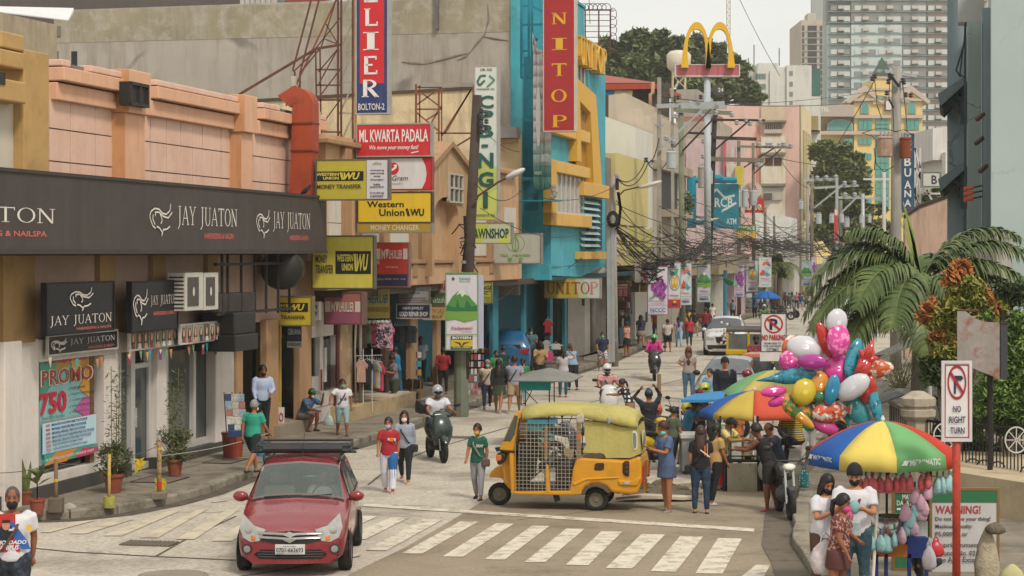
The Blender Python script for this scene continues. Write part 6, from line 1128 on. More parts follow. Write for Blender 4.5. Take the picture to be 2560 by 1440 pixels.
t=T('palm_frond_low','single long frond hanging straight down beside the stone pier','palm frond',tuple(P(2300,1000,40.5)));frond(t,P(2292,790,40.5),.2,.2,1.75,5.5,44,.5,K('5a6a3a',rough=.5,n=.25,s=2,dirt='8a9456',da=.6,ds=2),m_pl2)
t=T('palm_tree','small distant palm drooping beside the narrow red upright sign','palm tree',tuple(P(1965,740,150)));o=P(1950,660,150);mb=MB();mb.tb([V((o.x,150,0)),o],.2,6);mb.bd('trunk',m_wood2,t)
for i in range(8):q=T('frond',parent=t);MW[q.name]=MW[t.name];frond(q,o,i*pi/4+.3,.4,2.6,2.4,16,.7,m_l2,m_l2)
def shrub(name,lbl,blobs,Y,n,size,mats,zb=0.1,dens=None):
 t=T(name,lbl,'shrub',tuple(P(blobs[0][0],HY+(HC-zb)*FP/Y,Y)));k=Y/FP;tr=MB();c0=P(blobs[0][0],HY+(HC-zb)*FP/Y,Y)
 per={}
 for(x,y,rx,ry,mi)in blobs:per.setdefault(mi,[]).append((x,y,rx,ry))
 tot=sum(b[2]*b[3]for b in blobs)
 for mi,bl in per.items():
  mb=MB()
  for(x,y,rx,ry)in bl:
   c=P(x,y,Y);tr.tb([c0,c0.lerp(c,.5)+V((0,0,.1)),c],[.05,.03,.01],5);nn=int(n*rx*ry/tot);sub=max(3,nn//45)
   for j in range(sub):d=V((R.gauss(0,1),R.gauss(0,1),R.gauss(0,1))).normalized()*R.uniform(.3,.95);cc=c+V((d.x*rx*k,d.y*rx*k*.8,d.z*ry*k));lv_(mb,cc,(.16,.16,.14),nn//sub,size,2.6,.9)
  mb.bd('foliage',mats[mi],t)
 tr.bd('stem',m_wood2,t)
m_or2=leafmat('b0673c','a88a48',5);m_yg=leafmat('858840','a59a4f',3);m_dg=leafmat('3c4a2c','55623a',2);m_bg=leafmat('5f7a3c','8ba052',3)
shrub('orange_leaf_shrub','tall shrub with orange and yellow-green leaves under the palm, behind the rusty box',[(2370,790,50,50,1),(2400,740,45,35,1),(2360,860,40,60,1),(2430,720,50,30,1),(2450,770,60,40,1),(2340,930,35,50,2),(2390,960,40,60,2),(2385,690,24,26,0),(2325,780,24,30,0),(2440,745,30,28,0),(2480,765,26,18,0),(2355,835,28,22,0),(2410,665,16,14,0),(2400,860,30,30,0),(2530,730,40,35,2)],38.5,15000,.065,[m_or2,m_yg,m_dg])
shrub('green_hedge','dense round light green hedge bush at the right edge behind the railing',[(2530,900,50,90,0),(2500,970,60,80,0),(2545,1010,50,90,0),(2480,1010,40,50,0),(2550,830,30,60,0),(2520,1060,60,30,1)],37.5,17000,.055,[m_bg,m_dg])
shrub('dark_bushes','dark green bushes and blades behind the black railing and stone pier',[(2380,1100,50,60,0),(2440,1130,50,70,0),(2330,1140,40,60,0),(2510,1150,60,60,0),(2380,1010,40,60,0),(2430,1070,40,50,1),(2400,1180,80,30,1),(2540,1200,40,30,1)],38.8,11000,.065,[m_dg,m_bg])
t=T('twiggy_shrub','thin dry twiggy shrub between the balloons and the hanging frond','shrub',tuple(G(2245,1130)));mb=MB()
for i in range(70):
 a=P(2250+R.uniform(-12,12),970,39.5);d=V((R.uniform(-.55,.35),0,R.uniform(-.1,.9)));b=a+d;mb.tb([a,a.lerp(b,.5)+V((R.uniform(-.05,.05),0,.05)),b],[.008,.006,.003],3,False)
 for j in range(5):c=a.lerp(b,R.uniform(.4,1));mb.tb([c,c+V((R.uniform(-.1,.1),R.uniform(-.1,.1),R.uniform(0,.12)))],.003,3,False)
mb.bd('twigs',K('77744e',n=.2),t)
t=T('hanging_plant','ragged climbing plant hanging from the beige balcony between the poles','plant',tuple(P(1715,520,112)));mb=MB();[lv_(mb,P(1712+R.uniform(-12,12),505+R.uniform(-20,20),108),(.4,.2,.5),30,.14)for i in range(9)];mb.bd('foliage',m_l2,t)
m_pot=K('8c4a36',rough=.75,n=.15,s=5,dirt='5f3528',da=.4,ds=4)
def pot(lbl,x,y,r,h,kind,name='potted_plant'):
 p=G(x,y,.135);t=T(name,lbl,'potted plant',tuple(p));mb=MB(1);mb.lt([(r*.68,0),(r*.95,h*.85),(r*1.08,h*.85),(r*1.08,h),(r*.95,h),(r*.9,h*.9),(.01,h*.88)],16);mb.bd('pot',m_pot,t)
 mb=MB(1);st=MB(1)
 if kind=='bamboo':
  for i in range(60):a=R.uniform(0,6.3);q=V((math.cos(a)*.32*R.random()**.5,math.sin(a)*.25*R.random()**.5,h+R.uniform(.0,.55)));st.tb([(0,0,h*.8),q*.6+V((0,0,h*.3)),q],.006,3,False);lv_(mb,q,(.1,.1,.12),14,.035,3.5,.6)
  for k in range(3):
   hh=R.uniform(1.3,2.1);dx=R.uniform(-.08,.08);st.tb([(dx,0,h),(dx*1.5,0,h+hh)],.009,4)
   for j in range(16):z=h+hh*(.25+.75*j/16);lv_(mb,V((dx*1.3,0,z)),(.16,.12,.06),7,.03,4,.5)
 elif kind=='broad':
  for i in range(10):
   a=i*2.4;l_=R.uniform(.25,.42);u=R.uniform(.3,1.2);d=V((math.cos(a)*math.cos(u),math.sin(a)*math.cos(u),math.sin(u)));c=V((0,0,h+.22+.02*i));s_=d.cross(UZ).normalized();st.tb([(0,0,h*.8),c],.012,4);mb.add([c,c+d*l_*.4+s_*.07,c+d*l_+V((0,0,-.08)),c+d*l_*.4-s_*.07],[(0,1,2,3)])
 else:
  for i in range(9):a=i*2.2;d=V((math.cos(a)*.1,math.sin(a)*.1,1));c=V((math.cos(a)*.05,math.sin(a)*.05,h*.9));l_=R.uniform(.35,.6);mb.add([c-V((.025,0,0)),c+V((.025,0,0)),c+d*l_*.6+V((.035,.01,0)),c+d*l_,c+d*l_*.6-V((.035,.01,0))],[(0,1,2,3,4)])
 mb.bd('leaves',leafmat('5a6438','7f8650',6)if kind!='bamboo' else leafmat('55603c','757a4c',5),t);st.bd('stem',K('7a7448'),t)if st.v else None
pot('feathery bamboo plant in a terracotta pot standing before the pillar right of the poster',284,1232,.19,.36,'bamboo')
pot('feathery bamboo plant in a terracotta pot behind the rusty pipe post',437,1190,.17,.34,'bamboo')
pot('small broad-leaved plant in a terracotta pot near the kerb below the poster',93,1286,.14,.27,'broad')
pot('upright blade-leaved plant beside the man in the printed shirt, at the lower left',62,1262,.12,.25,'blade');pot('snake plant in a grey round pot at the foot of the teal wall',1084,970,.22,.35,'blade')
# ================================================================ vehicles
m_tyre=K('211f1f',rough=.85,n=.2,s=8,dirt='5a5148',da=.4,ds=5);m_blkp=K('1c1c1d',rough=.5,n=.15);m_chr=K('b9b7b3',rough=.25,metal=.9,n=.05);m_gl=K('2b3332',rough=.06,n=.3,s=1.5,spec=.9);m_lamp=K('aba9a6',rough=.12,n=.15,s=9,spec=.9);m_red=K('a02020',rough=.3);m_amb=K('d0762c',rough=.3)
def wheel(par,c,r,w_,ax='X',rimm=None,name='wheel',spokes=0):
 """tyre and rim as sub-parts of a wheel"""
 q=T(name,parent=par);q.location=c;M_=Matrix.Rotation(pi/2,4,'Y')if ax=='X' else Matrix.Rotation(pi/2,4,'X')
 mb=MB(1);mb.lt([(r*.62,-w_/2),(r*.9,-w_/2),(r,-w_*.34),(r,w_*.34),(r*.9,w_/2),(r*.62,w_/2),(r*.6,0),(r*.62,-w_/2)],20,M=M_,cap=False);mb.bd('tyre',m_tyre,q,sm_=1)
 mb=MB(1)
 if spokes:
  mb.lt([(r*.62,-w_*.3),(r*.66,-w_*.3),(r*.66,w_*.3),(r*.62,w_*.3),(r*.62,-w_*.3)],20,M=M_,cap=False);mb.lt([(.01,-w_*.5),(r*.16,-w_*.5),(r*.16,w_*.5),(.01,w_*.5)],10,M=M_)
  for i in range(spokes):a=2*pi*i/spokes;mb.bar(M_@V((r*.1*math.cos(a),r*.1*math.sin(a),0)),M_@V((r*.64*math.cos(a),r*.64*math.sin(a),0)),w_*.12)
 else:mb.lt([(.01,-w_*.4),(r*.2,-w_*.42),(r*.3,-w_*.3),(r*.55,-w_*.3),(r*.62,-w_*.46),(r*.62,w_*.46),(r*.55,w_*.3),(r*.3,w_*.3),(r*.2,w_*.42),(.01,w_*.4)],20,M=M_)
 mb.bd('rim',rimm or K('77706a',rough=.5,metal=.4,n=.2),q,sm_=False);return q
PRE={'hatch':[(0,.72,.56,.63,.6),(.035,.80,.62,.72,.68),(.14,.83,.74,.84,.72),(.26,.83,.86,.94,.74),(.3,.83,.9,.98,.72),(.46,.83,.94,1.44,.61),(.62,.83,.95,1.5,.61),(.85,.82,.96,1.48,.59),(.97,.8,.95,1.2,.55),(1,.76,.9,1.0,.6)],'suv':[(0,.8,.74,.86,.7),(.03,.88,.8,.95,.76),(.14,.91,.92,1.03,.8),(.26,.91,1.02,1.1,.8),(.3,.91,1.05,1.15,.78),(.44,.91,1.08,1.6,.64),(.6,.91,1.1,1.68,.65),(.88,.9,1.12,1.64,.62),(.98,.88,1.1,1.3,.66),(1,.84,1.0,1.1,.66)],'sedan':[(0,.72,.52,.6,.62),(.03,.83,.6,.7,.7),(.14,.87,.72,.82,.76),(.27,.87,.86,.92,.78),(.3,.87,.88,.96,.76),(.46,.87,.9,1.38,.58),(.6,.87,.92,1.45,.58),(.78,.86,.93,1.36,.58),(.9,.85,.95,1.08,.7),(1,.8,.85,.95,.7)],'van':[(0,.78,.85,.98,.7),(.04,.86,.95,1.1,.76),(.12,.88,1.05,1.2,.78),(.16,.88,1.1,1.3,.76),(.28,.88,1.15,1.85,.7),(.5,.88,1.15,1.95,.72),(.9,.88,1.15,1.95,.72),(.98,.87,1.15,1.9,.7),(1,.85,1.1,1.2,.74)]}
class Car:
 def __init__(s,name,lbl,cat,kind,loc,rz,Lg,paint,W=1.0,z0=.2,hole=False):
  s.t=T(name,lbl,cat,loc,rz);s.S=PRE[kind];s.L=Lg;s.W=W;s.z0=z0;s.paint=paint
  n=44;us=[0,.005,.012,.02]+[.03+.97*i/n for i in range(n+1)];half=13;rings=[]
  for u in us:rings.append([s.pt(u,v_/half*6-0.0)for v_ in range(half*1+1)]+[V((-p.x,p.y,p.z))for p in[s.pt(u,v_/half*6)for v_ in range(half-1,-1,-1)]])
  mb=MB(1);k=len(rings[0]);mb.lf(rings,False,closed=True)
  if hole:
   keep=[n_ for n_ in range(len(mb.f))if not(.31<us[n_//k]<.44 and 9<=n_%k<=16)];mb.f=[mb.f[n_]for n_ in keep];mb.m=[mb.m[n_]for n_ in keep]
  for r,dy in((rings[0],-.0),(rings[-1],0)):
   h=k//2;cols=[]
   for i in range(h):
    a,b=r[i],r[k-1-i];cols.append([V((a.x+(b.x-a.x)*j/10,s.fy(abs(a.x+(b.x-a.x)*j/10),a.z)if r is rings[0]else a.y+.06*(1-(1-2*j/10)**2),a.z))for j in range(11)])
   b0=len(mb.v);mb.v+=[tuple(p)for c_ in cols for p in c_]
   for i in range(h-1):
    for j in range(10):f=(b0+i*11+j,b0+i*11+j+1,b0+(i+1)*11+j+1,b0+(i+1)*11+j);mb.f.append(f if r is rings[0]else f[::-1]);mb.m.append(0)
  mb.bd('body',paint,s.t,sm_=1)
 def prof(s,u):
  S=s.S
  for a,b in zip(S,S[1:]):
   if u<=b[0]:f=(u-a[0])/(b[0]-a[0]);f=f*f*(3-2*f)*.35+f*.65;return[p+(q-p)*f for p,q in zip(a[1:],b[1:])]
  return list(S[-1][1:])
 def fy(s,x,z):
  w_=s.prof(0)[0]*s.W;return-s.L/2-.12*(1-(min(x,w_)/w_)**2)+.16*max(0,z-.45)**1.5-.0
 def pt(s,u,v_):
  w_,zb,zt,wt=s.prof(u);w_*=s.W;wt*=s.W;z0=s.z0
  c=[(w_*.8,z0),(w_*.97,z0+.1),(w_,.5),(w_*.985,zb),(wt,zt-.035),(wt*.8,zt),(0,zt+.035)]
  i=min(int(v_),5);f=v_-i;a,b=c[i],c[i+1];x,z=a[0]+(b[0]-a[0])*f,a[1]+(b[1]-a[1])*f
  y=-s.L/2+u*s.L
  if u<.03:y=s.fy(x,z)*(1-u/.03)+(-s.L/2+.03*s.L)*(u/.03)
  return V((x,y,z))
 def pc_(s,name,u0,u1,v0,v1,m,off=.008,side=0,full=False,nu=8,nv=6,par=None,fu=None):
  """panel lying on the body surface"""
  mb=MB(1)
  for sg in((1,)if full or side==1 else((-1,)if side==-1 else(1,-1))):
   vs=[]
   for j in range(nv+1):
    for i in range(nu+1):
     v_=v0+(v1-v0)*j/nv;a0,a1=(fu(j/nv)if fu else(u0,u1));u=a0+(a1-a0)*i/nu
     if full:vv=v0+(6-v0)*(1-abs(2*j/nv-1));q=s.pt(u,vv);q=V((q.x*(1 if j*2<=nv else-1),q.y,q.z));nn=V((q.x*.25,-.4 if u<.5 else .2,1)).normalized()if v0>3.5 else V((0,0,1))
     else:q=s.pt(u,v_);q=V((q.x*sg,q.y,q.z));nn=V((sg,0,.25)).normalized()
     vs.append(q+nn*off)
   mb.add(vs,[(j*(nu+1)+i,j*(nu+1)+i+1,(j+1)*(nu+1)+i+1,(j+1)*(nu+1)+i)for j in range(nv)for i in range(nu)])
  return mb.bd(name,m,par or s.t,sm_=1)
 def ft_(s,name,pts,m,off=.012,mirror=False,par=None,rear=False,n=5,thick=.02):
  """piece on the nose, outline in (x, z)"""
  for sg in((1,-1)if mirror else(1,)):
   mb=MB(1);L_=[]
   for a,b in zip(pts,pts[1:]+pts[:1]):
    for i in range(n):L_.append((a[0]+(b[0]-a[0])*i/n,a[1]+(b[1]-a[1])*i/n))
   f=lambda x,z,o:V((x*sg,(s.L/2+.03+o if rear else s.fy(abs(x),z)-o),z))
   k=len(L_);cx=sum(p[0]for p in L_)/k;cz=sum(p[1]for p in L_)/k
   vs=[f(x,z,off)for x,z in L_]+[f(cx+(x-cx)*.5,cz+(z-cz)*.5,off+.004)for x,z in L_]+[f(cx,cz,off+.005)]+[f(x,z,-thick)for x,z in L_]
   fs_=[(i,(i+1)%k,k+(i+1)%k,k+i)for i in range(k)]+[(k+i,k+(i+1)%k,2*k)for i in range(k)]+[(2*k+1+i,2*k+1+(i+1)%k,(i+1)%k,i)for i in range(k)]
   mb.add(vs,fs_ if sg>0 else[g[::-1]for g in fs_]);o=mb.bd(name,m,par or s.t)
  return o
 def wheels(s,yf,yr,r,w_=.17,rimm=None):
  for y in(yf,yr):
   for sg in(-1,1):
    wheel(s.t,(sg*(s.prof(.5)[0]*s.W-.06),y,r),r,w_+.02,'X',rimm)
    mb=MB(1);x0=s.prof(.5)[0]*s.W
    ring=[V((sg*(x0+.012),y+(r+.05)*math.cos(a),max(s.z0+.01,r+(r+.05)*math.sin(a))))for a in[pi*i/14 for i in range(15)]];cen=V((sg*(x0+.012),y,r));mb.pl(ring);mb.bd('wheel_arch',m_blkp,s.t)
 def mirrors(s,u,z,m):
  for sg in(-1,1):mb=MB(1);p=s.pt(u,3.1);mb.ell((sg*(p.x+.09),p.y-.02,z),(.115,.07,.08),10,8);mb.bar(V((sg*p.x*.97,p.y,z-.04)),V((sg*(p.x+.08),p.y,z-.02)),.035);mb.bd('mirror',m,s.t,sm_=1)
m_cr=K('7f1d26',rough=.28,n=.06,s=2,coat=.7,dirt='7a4a48',da=.25,ds=2.5)
c=Car('hatchback','dark red hatchback with roof basket, driving towards the camera over the crosswalk','car','hatch',(-3.17,30.2,0),rad(1.0),3.6,m_cr,.95,.2,True)
c.wheels(-1.15,1.27,.28)
c.pc_('windscreen',.305,.455,4.08,6,K('7d8884',rough=.04,n=.2,s=1.2,spec=1,alpha=.4),full=True,nv=10,off=.012)
c.pc_('cowl',.288,.304,4.0,6,m_blkp,full=True,nv=10,off=.006)
c.pc_('side_window',.36,.58,3.12,3.9,m_gl,fu=lambda v_:(.35+.11*v_,.6));c.pc_('side_window',.62,.86,3.12,3.9,m_gl,fu=lambda v_:(.62,.88-.03*v_))
c.pc_('window_seal',.33,.9,3.02,3.98,m_blkp,off=.004,fu=lambda v_:(.33+.11*v_,.91-.03*v_))
for u in(.31,.605,.87):c.pc_('door_seam',u,u+.004,.6,3.0,K('3f1216',n=0),off=.003)
for u in(.55,.8):c.pc_('door_handle',u,u+.04,2.6,2.75,m_cr,off=.025)
c.mirrors(.34,1.0,m_cr)
c.ft_('headlight',[(.35,.68),(.52,.73),(.69,.9),(.73,.7),(.68,.56),(.56,.5),(.44,.52)],m_lamp,mirror=True);c.ft_('headlight_lens',[(.6+.06*math.cos(x),.67+.06*math.sin(x))for x in[pi*i/5 for i in range(10)]],m_chr,mirror=True,n=1,off=.02);c.ft_('indicator',[(.5,.58),(.56,.6),(.56,.53),(.5,.52)],m_amb,mirror=True,off=.022)
c.ft_('grille',[(-.5,.66),(0,.63),(.5,.66),(.42,.52),(.2,.48),(-.2,.48),(-.42,.52)],K('2a2428',n=.1));
for z,wd in((.635,.46),(.575,.44)):c.ft_('chrome_bar',[(-wd,z+.02),(0,z-.0),(wd,z+.02),(wd,z-.01),(0,z-.035),(-wd,z-.01)],m_chr,off=.028)
c.ft_('badge',[(-.02,.66),(.1,.62),(.02,.58),(.09,.55),(0,.5),(-.1,.54),(-.02,.58),(-.09,.61)],m_chr,off=.04,n=1)
c.ft_('lower_grille',[(-.52,.33),(-.42,.4),(.42,.4),(.52,.33),(.44,.27),(-.44,.27)],K('1f1b1c',n=.1))
for z in(.3,.335,.37):c.ft_('slat',[(-.46,z+.008),(.46,z+.008),(.46,z-.006),(-.46,z-.006)],K('4a4548'),off=.024)
for sg in(-1,1):c.ft_('fog_lamp',[(sg*.62+.075*math.cos(a),.4+.075*math.sin(a))for a in[pi*i/6 for i in range(12)]],K('3a2f33'),n=1);c.ft_('fog_glass',[(sg*.62+.05*math.cos(a),.4+.05*math.sin(a))for a in[pi*i/6 for i in range(12)]],K('8a8680',rough=.2),n=1,off=.022)
c.ft_('number_plate',[(-.21,.48),(.21,.48),(.21,.34),(-.21,.34)],K('c9c4c2',rough=.4),off=.045)
mb=MB(1);fr=frame((0,-1.8-.12-.058,0),(1,0,0),UZ,(0,-1,0));text(mb,'0701-663693',fr,-.19,.375,.19,.44,.03,'b');text(mb,'REGISTERED',fr,-.09,.452,.09,.468,.03,'b');text(mb,'REGION 7',fr,-.18,.348,-.08,.362,.03,'b');mb.bd('lettering',K('2c2440'),c.t)
mb=MB(1)
for a in((-.5,-.62,.05,-.68),(-.02,-.64,.5,-.66)):mb.bar(V((a[0],a[1]-.1,1.0)),V((a[2],a[3],1.03)),.02)
mb.bd('wiper',m_blkp,c.t)
for sg in(-1,1):mb=MB(1);mb.tb([(sg*.56,-.05,1.46),(sg*.57,.0,1.53),(sg*.57,1.1,1.53),(sg*.55,1.2,1.47)],.025,6);mb.bd('roof_rail',m_blkp,c.t)
mb=MB(1);mb.tb([(-.8,.35,1.56),(.8,.35,1.56)],.02,6);mb.tb([(-.8,.95,1.56),(.8,.95,1.56)],.02,6);mb.bd('cross_bar',m_blkp,c.t)
q=T('roof_basket',parent=c.t);m_bsk=K('2f2e31',rough=.6,n=.1)
mb=MB(1);pr=[(-.66,.15),(.66,.15),(.7,.22),(.7,1.12),(-.7,1.12),(-.7,.22)]
for z,rr in((1.6,.03),(1.67,.022)):mb.tb([(x,y,z)for x,y in pr+pr[:1]],rr,6)
mb.tb([(-.6,.14,1.63),(.6,.14,1.63)],.045,8);mb.bd('rim',m_bsk,q)
for i in range(6):mb=MB(1);y=.25+i*.15;mb.bar(V((-.68,y,1.6)),V((.68,y,1.6)),.03);mb.bd('bar',m_bsk,q)
mb=MB(1);mb.tb([(0,-.0,1.48),(.03,.12,1.88)],.005,4);mb.bd('aerial',m_blkp,c.t)
c.pc_('sticker',.425,.445,4.2,4.5,K('c58a5a'),side=-1,off=.02,nu=2,nv=2)
mb=MB(1);mb.box((-.66,-.5,.3),(.66,1.5,.36));mb.box((-.7,-.78,.7),(.7,-.5,.92));mb.bd('dashboard',K('3a3a3a',n=.1),c.t);mb=MB(1);mb.tb([(.36+.17*math.cos(a_),-.42+.05*math.sin(a_),.98+.16*math.sin(a_))for a_ in[2*pi*i/16 for i in range(17)]],.014,6);mb.bd('steering_wheel',m_blkp,c.t)
for x in(-.36,.36):mb=MB(1);mb.box((x-.24,.1,.4),(x+.24,.22,1.08));mb.box((x-.13,.12,1.1),(x+.13,.2,1.28));mb.bd('seat',K('77706a',n=.15),c.t,bevel=.05)
mb=MB(1);mb.box((-.68,.9,.4),(.68,1.0,1.1));mb.bd('rear_seat',K('4f4b48',n=.15),c.t,bevel=.05);mb=MB(1);mb.pl([(-.5,-.7,.93),(-.1,-.7,.93),(-.05,-.55,.94),(-.45,-.52,.94)]);mb.bd('dash_paper',K('c5d0cc'),c.t)
c.pc_('bumper_skin',.0,.012,.4,2.2,K('6a2630',rough=.5,n=.1,dirt='7a4a48',da=.4,ds=4),off=.004)
a=G(1811,889)
c2=Car('suv','white sport utility car with a bouquet on its bonnet, coming down the street','car','suv',(a.x+.3,a.y+2.0,0),rad(-9),4.4,K('cfcdca',rough=.3,n=.04,coat=.6))
c2.wheels(-1.4,1.4,.34);c2.pc_('windscreen',.305,.435,4.08,6,K('4f4d55',rough=.08,n=.2,spec=.9),full=True,nv=10,off=.012);c2.pc_('screen_seal',.3,.442,3.95,6,m_blkp,full=True,nv=10,off=.005);c2.pc_('side_window',.34,.9,3.1,3.9,m_gl,fu=lambda v_:(.34+.1*v_,.9-.03*v_));c2.mirrors(.34,1.12,c2.paint)
c2.ft_('headlight',[(.42,.78),(.76,.88),(.8,.8),(.72,.7),(.45,.7)],m_lamp,mirror=True);c2.ft_('grille',[(-.38,.84),(.38,.84),(.32,.6),(.15,.54),(-.15,.54),(-.32,.6)],K('242327'));c2.ft_('lower_bumper',[(-.75,.48),(.75,.48),(.7,.28),(-.7,.28)],K('2a2a2b'));c2.ft_('skid_plate',[(-.5,.32),(.5,.32),(.45,.25),(-.45,.25)],m_alu,off=.03)
mb=MB(1)
for sg in(-1,1):mb.tb([(sg*.62,-.2,1.66),(sg*.63,0,1.73),(sg*.63,1.3,1.73)],.025,5)
mb.bd('roof_rail',m_alu,c2.t)
q=T('bouquet','round bouquet of white and lilac flowers fixed to the bonnet of the white car','bouquet',(a.x+.1,a.y-.52,.42))
mb=MB(1);[mb.ell((R.gauss(0,.16),R.uniform(-.12,.1),.45+R.gauss(0,.2)),R.uniform(.04,.075),6,4,mi=R.choice([0,0,1,1,2]))for _ in range(90)];mb.bd('flowers',[K('d0c5c0'),K('a58aa5'),K('4f5a3c')],q,sm_=1)
a=G(1806,1024)
c3=Car('sedan','dark grey sedan standing behind the man in the black cap','car','sedan',(a.x+.45,a.y+1.9,0),rad(-14),4.3,K('77797c',rough=.25,n=.06,coat=.7,s=2))
c3.wheels(-1.35,1.35,.3);c3.pc_('windscreen',.305,.45,4.08,6,K('5f6468',rough=.06,n=.25,spec=1),full=True,nv=10,off=.012);c3.pc_('screen_seal',.3,.457,3.95,6,m_blkp,full=True,nv=10,off=.005);c3.pc_('side_window',.34,.82,3.1,3.9,m_gl,fu=lambda v_:(.34+.1*v_,.84-.06*v_));c3.mirrors(.34,1.0,m_blkp);c3.ft_('headlight',[(.4,.6),(.7,.7),(.76,.62),(.66,.5),(.45,.5)],m_lamp,mirror=True);c3.ft_('grille',[(-.35,.62),(.35,.62),(.3,.42),(-.3,.42)],m_blkp)
mb=MB(1);mb.bar(V((-.5,-.9,.98)),V((.05,-.84,1.0)),.02);mb.bar(V((0,-.88,.98)),V((.5,-.84,1.0)),.02);mb.bd('wiper',m_blkp,c3.t)
def sc_r(name,lbl,kind,x,y,rz,Lg,h,dy=2,cat='car',rear=False,W=1.0):
 a=G(x,y);c=Car(name,lbl,cat,kind,(a.x,a.y+dy,0),rad(rz),Lg,K(h,rough=.3,n=.08,coat=.5),W);r=.32;c.wheels(-Lg*.32,Lg*.32,r);k=.27 if kind=='van' else .44
 c.pc_('windscreen',.305 if kind!='van' else .165,k,4.08,6,m_gl,full=True,nv=10,off=.012);c.pc_('side_window',.36 if kind!='van' else .2,.9,3.1,3.85,m_gl,fu=lambda v_:((.34 if kind!='van' else .18)+.1*v_,.9-.03*v_));c.ft_('headlight',[(.4,.66),(.68,.74),(.72,.62),(.45,.56)],m_lamp,mirror=True);c.mirrors(.34 if kind!='van' else .2,1.08,m_blkp);return c
sc_r('hatchback','orange car parked nose to the kerb behind the no parking sign','hatch',1985,1010,62,3.7,'b5582c',1)
c4=sc_r('van','white van parked at the right kerb, seen through the lower palm fronds','van',2140,835,166,4.6,'cbcac6',2,'van');sc_r('van','second white van parked further up behind the first one on the right','van',2165,800,168,4.6,'c5c4c0',2,'van');sc_r('suv','silver car parked on the right, nearest behind the palm trunk','suv',2085,865,168,4.3,'a9a9a8',1.5);sc_r('van','white minivan at the far left kerb beyond the banners','van',1900,775,-10,4.4,'cfcecb',2,'van')
sc_r('pickup_truck','dark car behind the orange car, mostly hidden by balloons','suv',2010,960,160,4.2,'6f6f70',1)
c5=sc_r('suv','metallic blue car parked nose-in under the blue store, rear end showing','suv',1272,935,178,3.9,'1f5f8a',1.2);c5.ft_('tail_light',[(.5,.95),(.86,1.02),(.8,.8),(.5,.82)],m_red,mirror=True,rear=True);c5.ft_('rear_window',[(-.5,1.15),(.5,1.15),(.55,1.0),(-.55,1.0)],m_gl,rear=True)
a=G(1875,975);t=T('multicab','yellow boxy multicab with dark roof, parked between the white and grey cars','minibus',(a.x,a.y+.5,0),rad(-6));m_y=K('c9a61c',rough=.5,n=.08,s=3,dirt='8a7018',da=.3)
mb=MB(1);mb.box((-.72,-.6,.35),(.72,2.2,1.25));mb.box((-.76,-.72,1.18),(.76,-.5,1.36));mb.bd('body',m_y,t,bevel=.04);mb=MB(1);mb.box((-.74,-.7,1.95),(.74,2.3,2.05));mb.bd('roof',K('55504a',n=.2),t,bevel=.04)
for x in(-.7,0,.7):mb=MB(1);mb.box((x-.035,-.66,1.34),(x+.035,-.58,1.98));mb.bd('post',m_y,t)
for x in(-.66,.04):mb=MB(1);mb.box((x,-.62,1.38),(x+.62,-.6,1.88));mb.bd('windscreen',K('6f726c',rough=.1,n=.4,s=2),t)
for s_ in(-1,1):wheel(t,(s_*.6,-.2,.28),.28,.18);wheel(t,(s_*.6,1.6,.28),.28,.18)
m_ry=K('cf8f12',rough=.4,n=.06,s=2,coat=.35,dirt='8a6a2a',da=.35,ds=2.2);m_cv=K('b0a45c',rough=.75,n=.14,s=2.5,bump=.5,dirt='7f7742',da=.5,ds=1.3,sk_='c9bf8c',sa=.5)
a=G(1500,1277);t=T('auto_rickshaw','yellow three-wheeled auto rickshaw with faded canvas top and wire cage','auto rickshaw',(a.x-.54,a.y+.62,0),rad(-9));t.scale=(1.05,1.05,1.03)
def z2(zx,zy):return((1180+zx/4.5-1426)/141,(1276-(980+zy/4.5))/141)
rf=frame((0,0,0),(1,0,0),UZ,(0,-1,0))
def rp_(name,pts,c0,c1,m,bevel=.02,par=None):
 mb=MB(1);mb.ps_m([z2(*p)for p in pts],rf,c0,c1);return mb.bd(name,m,par or t,bevel=bevel)
Wd=.62
rp_('front_cowl',[(385,690),(555,700),(575,1140),(500,1140),(430,1060),(400,850),(365,760)],-.42,.42,m_ry,.06);rp_('cowl_side',[(500,700),(560,700),(580,1145),(520,1140)],-.58,.58,m_ry,.03)
rp_('mudguard',[(232,1015),(250,960),(300,905),(400,860),(435,1060),(430,1090),(370,1020),(300,1015)],-.13,.13,m_ry,.04)
rp_('windscreen_frame',[(385,690),(425,590),(555,285),(600,245),(655,232),(650,330),(610,345),(565,700)],-.56,.56,m_ry,.05);rp_('windscreen',[(438,580),(565,290),(598,300),(565,500),(520,580)],-.57,.57,K('3f4a42',rough=.08,n=.4,s=3,spec=.9),.01)
rp_('cowl_stripe',[(385,672),(558,690),(558,706),(385,690)],-.585,.585,m_blkp,.0)
for sg in(-1,1):rp_('headlight',[(362,715),(420,705),(465,720),(460,790),(400,850),(370,830)],sg*.5-.09,sg*.5+.09,m_blkp,.03);rp_('indicator',[(358,725),(425,725),(425,790),(362,805)],sg*.5-.095,sg*.5+.095,K('d0681c',rough=.2,n=.2,s=30),.02)
rp_('side_mirror',[(330,660),(385,655),(385,700),(350,705)],.3,.45,m_blkp,.01)
rp_('rear_body',[(1160,1105),(1180,1000),(1195,880),(1230,770),(1280,735),(1720,762),(1815,760),(1930,712),(1948,800),(1945,1000),(1900,1130),(1830,1145),(1610,1120),(1560,1060),(1480,1030),(1400,1035),(1340,1070),(1300,1140),(1240,1150),(1160,1150)],-Wd,Wd,m_ry,.05)
